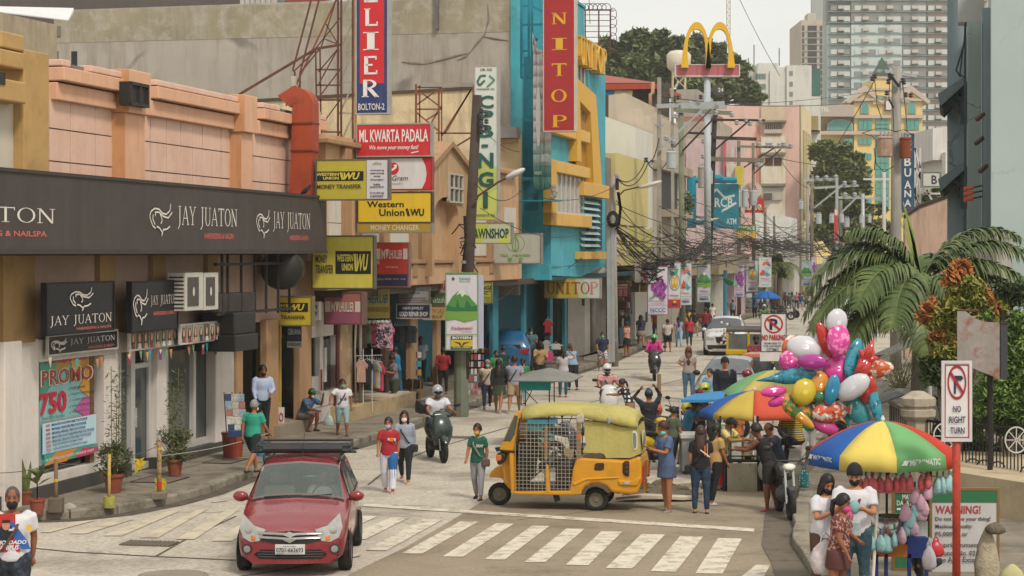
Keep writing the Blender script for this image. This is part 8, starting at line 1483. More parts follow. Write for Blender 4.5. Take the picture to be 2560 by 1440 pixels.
pn('man in white printed tee carrying a plastic bag of water on the pavement',856,1090,145,12,'bag','c','cbc6cc s','93aeb3 c','short','2b2a2c','5fa8a0',z=.13,ex=[('strap','2a2628',1),('print',[('r',-.4,.6,.5,1.1,'7a3a4a'),('r',-.4,1.1,.5,1.25,'3a5a5a')],.2,.075)])
pn('woman in red tee with one white and one blue trouser leg, hand in hand line',972,1232,193,-8,'stroll','b','a02530 s','d0cdd6 pw','pony','c98a80','b59ad5',fat=1.18,ex=[('legcol','1f5c95',0),('print',[('r',.05,.3,.25,.7,'c9c2bd'),('r',.25,.25,.65,.85,'e0702c'),('p',[(.65,.3),(.95,.3),(.95,.8),(.8,.8)],'c9c2bd')],.23,.093)],hc='2a1c18')
pn('woman in grey sweatshirt and ripped black jeans with crossbody bag',1012,1207,188,-5,'walk','a','8f97a5 l','1f2024 p','long','c98f85','d8d2d2',ex=[('strap','1f2024',-1,'1f2024','black crossbody bag worn by the woman in the grey sweatshirt',.05)])
pn('rider in white tee and silver helmet on the dark green scooter',0,0,0,16,'ride','b','c9c8d0 s','2a4a5a pj','helmet 9a979c 3a3a3d','6a4a3a',at_=V((G(1092,1150).x-.02,G(1092,1150).y+.28,.86)),H=1.68,ex=[('print',[('r',0,.5,.7,.7,'3a4a6a'),('t','SPRINT',.0,.8,.8,1.1,'3a3a4a')],.21,.08)])
pn('woman in dark green tee with white letters crossing alone before the rickshaw',1195,1249,194,-20,'stroll','b','1c5a4c st','97949a p','bun','3a2a24','b59a4a',fat=1.0,ex=[('strap','8a8578',-1,'5f4f48','small brown checked bag of the woman in the green tee',.06),('print',[('t','DKNY',.05,.3,.95,.75,'dcd8d2','Bi')],.23,.082)])
pn('woman in short slate blue dress and mint mask, right of the rickshaw',1667,1279,230,-62,'phone','b','4f6285 s','4a5a78 d','bun','8a7d74','6fc4c4',fat=1.15,hc='3a211b')
pn('woman with long brown hair, black printed tee and dark jeans, back to us',1752,1284,222,172,'stand','a','1e1d20 s','21364c pj','long','3a2a24',hc='3f2a22',fat=1.12,ex=[('strap','1b1b1d',-1,'1b1b1d','black tote bag on the shoulder of the woman in black',.02),('print',[('r',.35,.1,.5,1.5,'b5562a'),('r',.6,-.2,.7,1.7,'c98a3a'),('l',[(.0,.7),(.9,1.7)],.02,'d8d2cc')],.26,-.1)])
pn('woman beside her facing the food cart, face half turned',1785,1262,205,120,'lean','b','b0905a s','1d2026 p','long','c9c2bd','c9cdd0');pn('man in pale yellow tee behind the two women at the cart',1800,1225,190,60,'reach','b','cfbf7f s','5f7a9a sj','cap 2a2a2c','3a2a24')
pn('vendor in black sleeveless top at the right end of the food cart',1925,1278,228,-110,'reach','d','1d1c1e n','2a2624 s','short','a02a2a');pn('helper with a turquoise towel over the shoulder behind the cart',1945,1240,190,-60,'reach','b','2a3a4f s','2a2c33 p','cap 8a5a3a',ex=[('strap','2f9aa5',1)])
pn('rider in yellow, navy and green striped polo seated behind the cart',1990,1200,0,215,'sitb','c','b59a2a s stripe 2a3f55 7','2a2c33 pj','cap 22221f rev',at_=V((G(1992,1190).x,G(1992,1190).y,.75)),H=1.65)
pn('man in dark green tee with white digits behind the striped rider',2020,1165,175,190,'stand','c','1f6a45 s','c9c5bd p','short')
pn('girl in white blouse and black mask at the kerb, left of the tall man',2062,1500,320,20,'phone','a','cfccd4 s','5a4238 p','long','2a2624','17171a',z=.13,hc='1a1414')
pn('tall man in white tee, backwards cap and black mask beside the cotton candy',2137,1508,355,-12,'phone','a','d0ced2 s','24404a pj','cap 1a1b1e rev','1b1b1d','17171a',z=.13,ex=[('strap','6a2430',1)],hc='1a1414')
pn('small girl in floral brown dress with pink mask looking at the cotton candy',2096,1535,305,62,'lean','c','5a3533 s floral b58a78 26','5a3533 d','pony','3a2a24','d0408a',z=.13,hc='1d1512')
pn('vendor bending down behind the cotton candy cart',2335,1455,215,-70,'crouch','b','8f9aa5 s','2a2c33 p','cap 22405a',z=.13)
pn('rider in red striped shirt and white helmet on the white scooter',0,0,0,5,'ride','b','a8343a s stripe d0c8c4 9','2a2c35 pj','helmet c9c5c2 2a2a2c',at_=V((G(1518,1062).x,G(1518,1062).y+.3,.84)),H=1.66,ex=[('strap','3a3f55',-1)])
pn('woman in polka dot blouse and tan skirt leaning beside the white scooter',1575,1078,135,255,'reach','b','26262f s dots d8d4d0 9','8f7050 k','pony','4a3a30');pn('man in black shirt lifting a helmet over his blue bandana',1622,1155,185,180,'helmet','c','24242a l','2a2a30 p','cap 3a6a9a',fat=1.2);pn('woman in olive tee behind the woman in the blue dress',1680,1180,165,130,'lean','b','4f5a4a s','2c2e35 p','bun');pn('man in black cap and blue cloth pointing behind the yellow motorcycle',1712,1160,170,70,'reach','d','3f7a9f s','6f6a72 p','cap 1f1f22')
pn('man in black cap and navy jacket leaning on the grey sedan',1812,1080,190,-5,'stand','a','1d222c l','1d222c p','cap 191b20',hc='1a1414',ex=[('print',[('p',[(.35,-.5),(.6,-.5),(.5,.6)],'77757a')],.26,.073)]);pn('woman with long auburn hair, striped tee and blue jeans, hand on hip',1722,1000,135,172,'hip','a','b0a49e s stripe 8f807a 12','54728f pj','long','3a2a24','1b1b1d',hc='5f3722')
pn('delivery rider in pink shirt and green helmet',0,0,0,-3,'ride','c','c02f80 l','27333f pj','helmet 3f9a4a 1a1a1a','4a3a30',at_=V((G(1636,950).x,G(1636,950).y+.3,.86)),H=1.66)
pn('old woman with grey hair, cream blouse and mint mask by the timber pole',1218,1022,128,5,'walk2','b','b5aa94 s','20263a p','short','1c1c20','7fc0bd',hc='8a8582',ex=[('strap','2a2426',1,'2a2426','black handbag of the grey-haired woman',.02)])
pn('woman in black jacket and olive skirt walking away beside the man in grey tee',1246,1032,140,170,'walk','b','1f2126 l','3a4630 k','long','b5a590',hc='2f1f1b');pn('man in grey tee and khaki shorts walking away with a dark sling',1286,1032,148,175,'walk2','b','8f909f s','a08a6a sw','short','a5a55a',ex=[('strap','25252c',-1)])
pn('woman in white tee touching her hair, seen from behind, blue jeans',1408,993,122,165,'hair','a','b9aeb4 s','23505f pj','pony','9a2f40');pn('woman in light denim jacket bending with a paper in her hand',1432,975,120,200,'reach','a','7f9cb0 l','26262e p','pony',hc='5a3a28');pn('man in tan jacket and black mask with a lanyard',1350,970,118,10,'phone','c','a58a5f l','25262c p','cap 1f1f22',mask='19191b');pn('guard in grey-green shirt reading a paper by the blue column',1327,925,108,5,'phone','c','4a6a6f s','20232a p','short',mask='8fc5cc',z=.13)
pn('woman in green tee seen beyond the man in grey tee',1307,1012,122,170,'walk','a','2f7a45 s','7fa0ae pj','pony');pn('woman in green blouse facing the camera behind the long-haired woman',1240,985,110,20,'stand','b','35804a s','2a3340 p','short',mask='2a2a2c');pn('person in dark green top with black hair in the middle of the left crowd',1258,972,108,175,'stand','b','1f3f45 s','23252c p','short')
pn('man in dark blue tee and patterned shorts with teal mask by the double pole',1506,928,100,5,'stroll','b','1e2a3f s','4a5570 s floral','short','a58a7a','4fbfa0');pn('man in red and black hoodie with hands at his back',1108,985,118,178,'back','c','8f1f26 l','1b1b1e p','short',z=.13);pn('man in grey tee and olive shorts looking at his phone by the stall',985,1020,135,-60,'phone','b','7f757c s','3f4436 sw','short','2c2c2c','1c1c1e',z=.13,ex=[('strap','222226',1)])
pn('person in teal shirt and lilac mask browsing inside the stall',992,990,125,-110,'lean','b','1f7a9a s','1f5a7a p','short',mask='c9a5c4',z=.4);pn('guard in light blue uniform shirt with one hand behind his back',1052,960,120,20,'back','c','9fb2c0 s','1f2430 p','short',z=.3);pn('woman with phone in dark shop recess by the accessories rack',1192,950,110,60,'phone','b','1c1c20 l','22242a p','long',z=.13)
for d in[('woman in black top raising her arm by the brown shopfronts',1545,868,95,170,'hair','1b1b1e s','4f7088 pw','long'),('woman in peach blouse and black skirt with purple bag on the kerb',1567,893,90,-120,'stand','c99a86 s floral a56a5a','1c1c1e k','short'),('person in white tee and black shorts with black sling bag walking away',1669,880,84,180,'stroll','b5aca6 s','1b1b20 s','short'),('woman in light blue jeans and lilac top walking away',1697,868,80,175,'walk','8f86a5 s','7fadc4 pj','long'),('woman in red blouse with pink bag walking away',1723,866,78,178,'walk2','b0243a s','1c2f42 pj','pony'),('person in mustard tee just behind the woman in red',1718,840,72,175,'stand','c99a2a s','2a2a30 p','long'),('man in black tee and tan shorts walking away',1737,842,72,180,'walk','1c1c22 s','a5835f s','short'),('man in maroon polo walking away beside the white car',1764,852,85,176,'stroll','6f1c2a s','22304a pj','short'),('woman in white blouse with bun near the maroon man',1781,818,60,180,'stand','c9c5bd s','2a2a30 p','bun'),('man in pale lilac shirt on the far left pavement',1784,800,62,175,'stand','a5a5c9 l','2a2a30 p','short'),('person in bright yellow tee on the far left pavement',1797,798,58,180,'walk','d0982a s','1e1e22 p','short'),('person in floral top by the meters on the white wall',1813,800,56,170,'stand','5a3340 s floral','3a8a8a p','short'),('person with white backpack and grey tee near the brown pole',1832,802,54,178,'stand','8fa0b0 s','2a2c33 p','short'),('person in lime tee partly hidden by the grey transformer pole',1836,780,46,20,'stand','a5b52a s','2a2c33 p','short'),('man in cap with white tee and dark backpack on the far pavement',1822,785,50,180,'walk','b9b5ad s','2a2c33 p','cap 4a5a6a'),('woman in denim jacket beside the parrot banner pole',1887,795,52,160,'stand','3f5f80 l','22242c p','long'),('woman in black dress with white strap at the parrot banner pole',1902,797,50,10,'stand','1d1c20 s','22222a p','long'),('man in maroon tee holding a blue umbrella',1932,785,48,178,'umb','6a1f2f s','2f4550 pj','short'),('person in olive tee with white bag by the parked motorcycles',1973,775,44,170,'stand','4a4f45 s','2f4a55 pj','short'),('person in pink top in the far right group',1991,772,42,0,'stand','a55a60 s','1f1f24 p','short'),('person in navy dress and denim shorts in the far right group',2001,775,44,5,'walk','33415f s','5f8aa8 s','short'),('person in white tee with mint mask in the far right group',2008,768,38,0,'stand','c9c5bd s','6f5f55 p','short'),('person in black jacket seated at the end of the street',1955,768,42,60,'stand','1d1f26 l','22242c p','short'),('person in plaid shirt with helmet near the far motorcycle',1963,770,42,-80,'stand','5a3f42 l','2a2c33 p','helmet 3f5f80 222222'),('person in light blue top behind the olive tee',1980,768,40,180,'walk','7fa0ae s','2a2c33 p','long'),('person in dark cap at the wall, far end',2016,762,34,0,'stand','33405f s','2a2c33 p','cap 1f2f4a'),('person in crimson top at the far end near the dark pole',2000,758,32,0,'stand','7a2f45 s','2a2c33 p','short'),('person in teal cap at the far right end',2022,770,36,0,'stand','a5a09a s','2a2c33 p','cap 2f6f80')]:
 pn(d[0],d[1],d[2],d[3],d[4],d[5],'bca'[d[1]%3],d[6],d[7],d[8],mask='26262a' if(d[4]<90 and d[4]>-90)else None)
pn('man in purple and red patterned shirt looking at his phone by the yellow multicab',1888,985,150,15,'phone','c','5a2f45 s floral b04a4a 12','22242c p','short',mask='1b1b1e');pn('rider in green tee and grey helmet far back on the road',0,0,0,-5,'ride','c','4f8a4a s','2a2c33 p','helmet 9a9a9f 5a2a35',at_=V((G(1912,830).x,G(1912,830).y+.3,.84)),H=1.65)
pn('driver inside the red hatchback, behind the wheel',0,0,0,0,'drive','b','8f8d8a s','2a2c33 p','short',at_=V((-2.84,30.3,.6)),H=1.62)
for d in[('man in maroon cap and grey shirt behind the blue tarp',1745,1130,160,30,'lean','6f7075 s','2a2c33 p','cap 6a2a30'),('woman in orange blouse between the carts, facing away',1838,1175,165,175,'stand','b5683a s','2a3340 pj','long'),('man in sky blue tee standing by the parked motorcycles',1775,1060,140,-40,'stand','6f9ab5 s','3a3a3a p','short'),('boy in white tee beside the balloons',1978,1120,135,100,'stand','c5c0bb s','33405a s','short'),('woman in navy tee walking by the beige shopfronts',1602,868,84,178,'walk','2a3350 s','8a7a6a k','long'),('man in brick red tee at the shop mouth near the square pole',1640,850,80,10,'stand','8a3f2f s','2c2c30 p','short'),('woman in cream top walking behind the mustard tee',1706,832,68,175,'walk2','b5aa95 s','33333a k','bun')]:pn(d[0],d[1],d[2],d[3],d[4],d[5],'bca'[d[1]%3],d[6],d[7],d[8])
# ================================================================ umbrellas, stalls, balloons, signs on posts
def um_(lbl,cx,ctop,Y,R_,h,cols,a0,fl=.16,pole=None,txt=(),tilt=(0,0),n=8,name='parasol'):
 o=P(cx,ctop,Y);t=T(name,lbl,'umbrella',tuple(o-V((0,0,h+1.2))))
 def pt(a,r,z):return o+V((R_*r*math.cos(a),R_*r*math.sin(a),-h*(r**1.75)+z+tilt[0]*r*math.cos(a)+tilt[1]*r*math.sin(a)))
 for i in range(n):
  mb=MB();A0=a0+2*pi*i/n;m=K(cols[i%len(cols)],rough=.75,n=.07,s=3,spec=.2);rs=[0.001,.2,.4,.6,.8,1];q=4;vs=[]
  for r in rs:vs.append([pt(A0+2*pi/n*j/q,r*(1-.035*math.sin(pi*j/q)*r),0)for j in range(q+1)])
  vs.append([pt(A0+2*pi/n*j/q,1.02*(1-.03*math.sin(pi*j/q)),-fl*(1+.1*math.sin(pi*j/q)))for j in range(q+1)])
  mb.lf(vs,False,closed=False)
  mb.bd('panel',m,t,sm_=1,solid=.006)
  mb=MB();mb.tb([pt(A0,1.0,.0)+V((0,0,-.01)),o.lerp(pt(A0,.0,-.35),1)],.006,4);mb.bd('rib',m_alu,t)
  for(k,st_,h_)in txt:
   if k==i:
    am=A0+pi/n;p0=pt(am,1.03*math.cos(pi/n)+.015,-fl*.5);r=V((-math.sin(am),math.cos(am),0));fr=frame(p0,r,UZ,V((math.cos(am),math.sin(am),0)));mb=MB();text(mb,st_,fr,-.2,-h_/2,.26,h_/2,.012,'Ss' if 0 else 'b');ring=[fr(-.27+.035*math.cos(x),.035*math.sin(x),.012)for x in[2*pi*j/14 for j in range(14)]];mb.pl(ring);mb.pl([fr(-.33,-.02,.013),fr(-.32,-.035,.013),fr(-.21,.02,.013),fr(-.22,.035,.013)]);mb.bd('lettering',K('d8dcd8'),t)
 mb=MB();mb.lt([(.02,-.02),(.03,.02),(.012,.07)],8,o);mb.bd('finial',K('d0ccc6'),t)
 mb=MB();b=pole or V((o.x,o.y,.0));mb.tb([b,o],.022,8);mb.bd('pole',K('cfc9c0',rough=.4),t)
 return t,pt
B_,Y_,G_,R2,W_='2a569a','d6c062','6da36a','b83a2c','cfcac0'
um_('big open parasol in blue, yellow, green and red over the cotton candy cart, nearest one',2207,1052,26.6,.965,.4,[G_,R2,B_,R2,B_,R2,B_,Y_],-pi/2,.17,V((4.62,25.7,.13)),txt=((0,'MICROMATIC',.085),(6,'MICROMATIC',.06)))
um_('parasol in yellow, blue and orange-red over the drinks cart',1886,976,40.5,1.1,.42,['c0503a','c0503a',G_,B_,Y_,Y_,B_,'b9a04a'],-pi/2-.15,.1,G(1880,1215))
um_('washed-out green, pale yellow and violet parasol behind the drinks cart one',1936,925,46,1.25,.55,['c9b96a','5f6fa5',G_,B_,G_,'6fa070','6fa070','c9b96a'],-pi/2-.1,.08,G(1930,1150))
o=P(1932,730,127);um_('small blue umbrella held by the man in maroon far up the street',1915,727,128,.95,.45,['1f5fa5'],0,.05,G(1925,790))
t=T('tarpaulin','flat bright blue tarpaulin roof stretched beside the drinks cart parasol','tarpaulin',tuple(G(1770,1150)));mb=MB();Yt=44
mb.pl([P(1697,1000,42),P(1808,998,42.5),P(1815,976,47),P(1738,984,46)]);mb.pl([P(1697,1000,42),P(1697,1007,42),P(1808,1005,42.5),P(1808,998,42.5)]);mb.bd('sheet',K('2f7fb5',n=.06),t,solid=.01)
mb=MB();[mb.tb([P(x,y,Y),G(x,632+(FP*HC/Y))],.02,6)for x,y,Y in((1700,1000,42),(1806,998,42.5))];mb.bd('post',m_alu,t)
def bp(t,name,x0,x1,y0,y1,Y,dep,m,bevel=0):
 a=P(x0,y1,Y);b=P(x1,y0,Y);mb=MB();mb.box((a.x,Y,a.z),(b.x,Y+dep,b.z));return mb.bd(name,m,t,bevel=bevel)
Yc=38.5;t=T('food_cart','black framed drinks cart with clear tubs and a foil-faced front, beside the motorcycle','food cart',tuple(G(1875,1265)));mk=K('1b1a1b',rough=.5,n=.1)
bp(t,'table_top',1790,1905,1149,1156,Yc,.9,mk);bp(t,'bottom_rail',1808,1905,1232,1240,Yc,.9,mk);bp(t,'foil_panel',1818,1893,1158,1231,Yc-.01,.02,K('a39b88',rough=.3,metal=.4,n=.25,s=2,bump=.2));bp(t,'red_side',1797,1812,1156,1215,Yc+.1,.6,K('a82a25'))
for x in(1808,1893,1903):bp(t,'leg',x,x+6,1152,1240,Yc,.05,mk)
for x,y0,w_ in((1799,1040,4),(1826,1045,3),(1886,1040,4),(1892,1040,5)):bp(t,'post',x,x+w_,y0,1150,Yc+.02,.04,mk if x!=1886 else m_alu)
bp(t,'rail',1795,1890,1139,1142,Yc-.02,.03,mk)
for x,y in((1815,1250),(1900,1245)):q=P(x,y,Yc+.3);wheel(t,(q.x-MW[t.name].translation.x,Yc+.3-MW[t.name].translation.y,.27),.27,.09,'X',m_chr,'wheel',8)
for lb,x0,x1,y0,y1,h,lid in(('tall white tub with lime lid on the drinks cart',1822,1854,1096,1150,'c9c9bd','8fb84a'),('clear tub of purple jelly with yellow bowl on the drinks cart',1857,1882,1100,1150,'a5947f','b9b09f'),('small tub of dark red sauce at the left of the drinks cart',1790,1812,1123,1148,'6a2830','b59a8f'),('yellow bowl in front of the clear tub',1855,1880,1136,1151,'a5a02f','a5a02f'),('glass jug of pale green juice hanging at the back of the drinks cart',1801,1813,1058,1094,'a5ae7f','b9c09a'),('white jar with red cap at the back of the drinks cart',1874,1900,1078,1104,'bdb3a5','b0352c')):
 a=P((x0+x1)/2,y1,Yc+.25);q=T('tub',lb,'container',tuple(a));w_=(x1-x0)/FP*Yc;h_=(y1-y0)/FP*Yc;mb=MB(1);mb.box((-w_*.46,-.09,0),(w_*.46,.12,h_*.9));mb.bd('body',K(h,rough=.2,n=.15,s=4),q,bevel=.015);mb=MB(1);mb.box((-w_/2,-.1,h_*.9),(w_/2,.13,h_));mb.bd('lid',K(lid,rough=.4),q,bevel=.008)
def bag(lbl,x,y,w_,h,Y,mats,name='plastic_bag',handles=True,cat='plastic bag',group=None):
 a=P(x,y,Y);t=T(name,lbl,cat,(a.x,a.y,a.z),0,group);W2,H2=w_/FP*Y,h/FP*Y;mb=MB(1);prof=[(.02,0),(.36,.02),(.5,.18),(.5,.45),(.38,.68),(.18,.85),(.06,.93)];rings=[]
 for r,z in prof:rings.append([V((r*W2*math.cos(b)*(1+.1*math.sin(3*b+z*9)),r*W2*.7*math.sin(b)*(1+.12*math.cos(4*b+z*5)),z*H2))for b in[2*pi*i/14 for i in range(14)]])
 mb.lf(rings);mb.bd('bag',mats,t,sm_=1)
 if handles:
  mb=MB(1)
  for s_ in(-1,1):mb.tb([(s_*.16*W2,0,.8*H2),(s_*.12*W2,0,1.0*H2),(0,0,1.12*H2)],[(.06*W2,.01)]*3,6)
  mb.bd('handle',mats,t)
 return t
mpl=K('c5bfc0',rough=.25,n=.3,s=14,dirt='b5706a',da=.5,ds=9,spec=.8)
bag('full shopping bag of coloured packets held by the girl in the floral dress',2063,1436,76,95,24.9,mpl);bag('white and red shopping bag inside print on the packets',2075,1430,40,50,25.1,K('b58a3a',n=.5,s=25,dirt='a83a3a',da=.8,ds=16));bag('pale plastic bag of goods hanging from the drinks cart post',1915,1200,40,65,38.3,K('a8a09c',rough=.3,n=.2,s=9));bag('turquoise patterned string bag hanging on the motorcycle',2010,1220,28,55,37.5,K('2f7f88',n=.2,pat='dots',p2='c9d0c5',ps=22));bag('white plastic bag hanging from the cotton candy cart, lower one',2323,1425,35,66,25.6,K('bdb5bd',rough=.3,n=.15,s=9));bag('red plastic bag hanging beside the white one on the cotton candy cart',2340,1392,40,45,25.7,K('b8303a',rough=.3,n=.2,s=9));bag('plastic bag of water bottles carried by the man in the printed tee',822,1071,25,38,52,K('a5b5b3',rough=.2,n=.3,s=9));bag('tall woven sack leaning against the warning board at the lower right',2468,1500,62,200,26.4,K('b5a88f',rough=.8,n=.15,s=6,bump=1,dirt='8a7c62',da=.6,ds=5),'woven_sack',False,'sack');bag('dark netting bundle on top of the woven sack',2488,1335,50,32,26.3,K('6a614f',n=.5,s=30),'net_bundle',False,'net');bag('pale yellow sack with bottles in the lower right corner',2530,1475,66,70,26.0,K('b5b080',n=.2),'sack',False,'sack');bag('crumpled white bag on the kerb beside the block post',173,1281,40,26,34.9,K('a8a196',n=.2,bump=1,s=6),'crumpled_bag',False,'sack')
Yn=26.1;t=T('cotton_candy_cart','navy and orange cart with steel drum under the nearest parasol','food cart',tuple(G(2270,1440,.13)));mn=K('1d2f6a',n=.15)
bp(t,'orange_shelf',2183,2268,1362,1392,Yn,.8,K('b0642a',n=.2));bp(t,'navy_box',2268,2320,1345,1395,Yn,.8,mn);bp(t,'dark_table',2172,2330,1150,1156,Yn,1.0,K('4a3f2c',pat='stripe',p2='a59a5a',ps=9))
for x in(2188,2212,2270,2313):bp(t,'leg',x,x+8,1385,1500,Yn,.05,mn)
for x,y0 in((2215,1170),(2316,1230),(2178,1060),(2395,1200)):bp(t,'post',x,x+5,y0,1400,Yn+.7,.04,mk if x!=2178 else m_wood2)
q=P(2232,1362,Yn+.35);mb=MB();mb.lt([(.3,0),(.3,.38),(.26,.38),(.25,.1),(.01,.1)],20,q);mb.bd('steel_drum',m_chr,t,sm_=1);q=P(2293,1350,Yn+.3);mb=MB();mb.lt([(.14,0),(.14,.25),(.01,.25)],14,q);mb.bd('glass_jar',K('a5aaa8',rough=.1,n=.2),t)
for x0,y0,x1,y1 in((2135,1176,2290,1176),(2288,1178,2375,1196),(2165,1300,2215,1328),(2215,1328,2300,1300)):mb=MB();mb.tb([P(x0,y0,Yn-.05),P((x0+x1)/2,(y0+y1)/2+3,Yn-.05),P(x1,y1,Yn-.05)],.008,4);mb.bd('string',m_wood2,t)
cand={'p':K('d9606a',rough=.35,n=.12,s=7,bump=.8,dirt='e58f88',da=.7,ds=6),'l':K('c9a0b5',rough=.35,n=.1,s=7,bump=.8,dirt='d5b9c5',da=.6,ds=6),'b':K('8fbcbd',rough=.35,n=.1,s=7,bump=.8,dirt='afd0cf',da=.6,ds=6)}
cl=[(2146+i*18.5,1233,'p')for i in range(5)]+[(2222,1230,'p'),(2241,1233,'p'),(2259,1230,'p'),(2274,1228,'p'),(2303,1226,'p'),(2319,1222,'p'),(2287,1262,'l'),(2320,1250,'l'),(2304,1278,'l'),(2262,1305,'l'),(2288,1295,'b'),(2310,1290,'l'),(2276,1322,'b'),(2306,1303,'l'),(2268,1340,'b'),(2286,1338,'l'),(2168,1362,'b'),(2182,1376,'b'),(2201,1380,'b'),(2220,1382,'b'),(2236,1368,'b'),(2256,1360,'l'),(2343,1236,'b'),(2358,1236,'b'),(2373,1232,'b')]
nm_={'p':'bright pink','l':'pale lilac','b':'pale turquoise'};first={};ORD='first second third fourth fifth sixth seventh eighth ninth tenth eleventh twelfth'.split()
for i,(x,y,k)in enumerate(cl):
 lb=ORD[sorted(q[0]for q in cl if q[2]==k).index(x)]+' from the left of the '+nm_[k]+' cotton candy bags on the cart'
 if k not in first:first[k]=bag(lb,x,y,27,46,Yn-.12,cand[k],'cotton_candy_bag',False,'cotton candy',nm_[k]+' cotton candy bags')
 else:c_=copy_tree(first[k]);c_['label']=lb;c_.location=P(x,y,Yn-.12-.03*(i%3));c_.rotation_euler=(R.uniform(-.06,.06),R.uniform(-.12,.12),R.uniform(0,6));s_=R.uniform(.9,1.12);c_.scale=(s_,s_,s_)
 mb=MB();p=P(x,y-44,Yn-.12);mb.box((p.x-.012,p.y-.012,p.z),(p.x+.012,p.y+.012,p.z+.07));mb.bd('clothes_peg',K(R.choice(['2f4f8a','2f7a5a','a83a2f'])),t)
for lb,x,y,h in(('pink ball of cotton candy held by the small girl',2120,1290,'d86a94'),('turquoise puff of cotton candy held by the tall man',2136,1268,'8fbfc0')):p=P(x,y,25.1);mb=MB();mb.ell(p,(.07,.065,.09),14,10);mb.bd('cotton_candy',K(h,rough=.9,n=.1,s=20,bump=1),sm_=1,cat='cotton candy',label=lb)
p=P(2133,1318,25.0);mb=MB();mb.box((p.x-.08,p.y-.05,p.z-.11),(p.x+.09,p.y+.06,p.z+.08));mb.bd('plastic_box',K('a5b0b3',rough=.15,n=.3,s=9),bevel=.02,cat='box',label='clear plastic box held in front by the tall man in white')
t,fr,W,H=sign('white warning board with green band and wooden frame behind the red post',2330,1226,2492,1460,28,'c0bdbb',[('r',0,0,1,.13,'2a6a45'),('t','WARNING!',.05,.16,.75,.25,'a8333f','b')]+[('t',s_,.05,y,x,y+.055,'55525a')for s_,y,x in(('Do not leave your thing!',.28,.9),('Maximum Penalty:',.36,.62),('P5,000.00 or',.44,.55),('imprisonment',.56,.75),('Council No. 0218-',.64,.8),('The Area Extended',.71,.85))],plane=0,edge='8a6a3f',thick=.05,name='warning_board')
sign('green panel with white words and QR area left blank, behind the candy bags',2237,1232,2330,1420,28.1,'2a6a45',[('t','MAY',.2,.02,.45,.09,'cfd8d0','b'),('t','DAPAT MONG',.05,.1,.9,.17,'cfd8d0','b'),('r',.05,.2,.85,.23,'cfd8d0')],plane=0,edge='8a6a3f',thick=.05)
_t,fr,W,H=sign('white no right turn sign with red ring and black arrow on a red post',2361,909,2423,1097,25,'d5d0cf',[('l',[(.04,.02),(.96,.02),(.98,.98),(.02,.98),(.04,.02)],.012,'9c2a3f'),('o',.5,.25,.38,.23,.16,'9c1f33'),('r',.38,.19,.46,.4,'2c2440'),('p',[(.4,.16),(.68,.16),(.76,.19),(.68,.225),(.4,.225)],'2c2440'),('l',[(.22,.11),(.76,.4)],.035,'9c1f33'),('t','NO',.34,.56,.66,.645,'332c4a'),('t','RIGHT',.18,.7,.84,.79,'332c4a'),('t','TURN',.22,.845,.8,.93,'332c4a')],plane=0,edge='cfc9c8',thick=.02,name='traffic_sign',cat='traffic sign')
b=P(2391,1097,25.06);mb=MB();mb.tb([b+V((0,0,.9)),V((b.x,b.y,.13))],.052,12);mb.bd('post',K('b5402c',rough=.5,n=.1,s=3,dirt='6a2f22',da=.5,ds=5),_t,sm_=1)
Yq=50;_t,fr,W,H=sign('white no parking sign with red ring on a black and yellow post, behind the balloons',1902,783,1966,880,Yq,'d2cdc8',[('l',[(.01,.01),(.99,.01),(.99,.99),(.01,.99),(.01,.01)],.02,'2c1f40'),('o',.5,.28,.37,.24,.17,'b5242c'),('t','P',.34,.14,.66,.43,'241a3a','B'),('l',[(.22,.13),(.77,.44)],.05,'b5242c'),('t','NO PARKING',.04,.55,.96,.7,'b5242c','B'),('t','FROM HERE TO',.13,.75,.8,.8,'2c2440','b'),('t','COR. SAN PEDRO ST.',.1,.82,.95,.87,'2c2440','b'),('t','CTTMO',.22,.9,.7,.97,'2c2440','b')],plane=0,edge=None,thick=.02,name='traffic_sign',cat='traffic sign')
mb=MB();mb.fb(fr,-.02,.47,-1.2,-.99,-.02,0);mb.bd('blank_plate',K('cfcac6'),_t);b=P(1932,903,Yq+.06)
for i in range(8):z=max(.0,b.z-.2*(i+1)+.15);mb=MB();mb.tb([V((b.x,b.y,z)),V((b.x,b.y,z+.2))],.035,8);mb.bd('post_band',K('c9b02a' if i%2==0 else '1c1b1d'),_t)
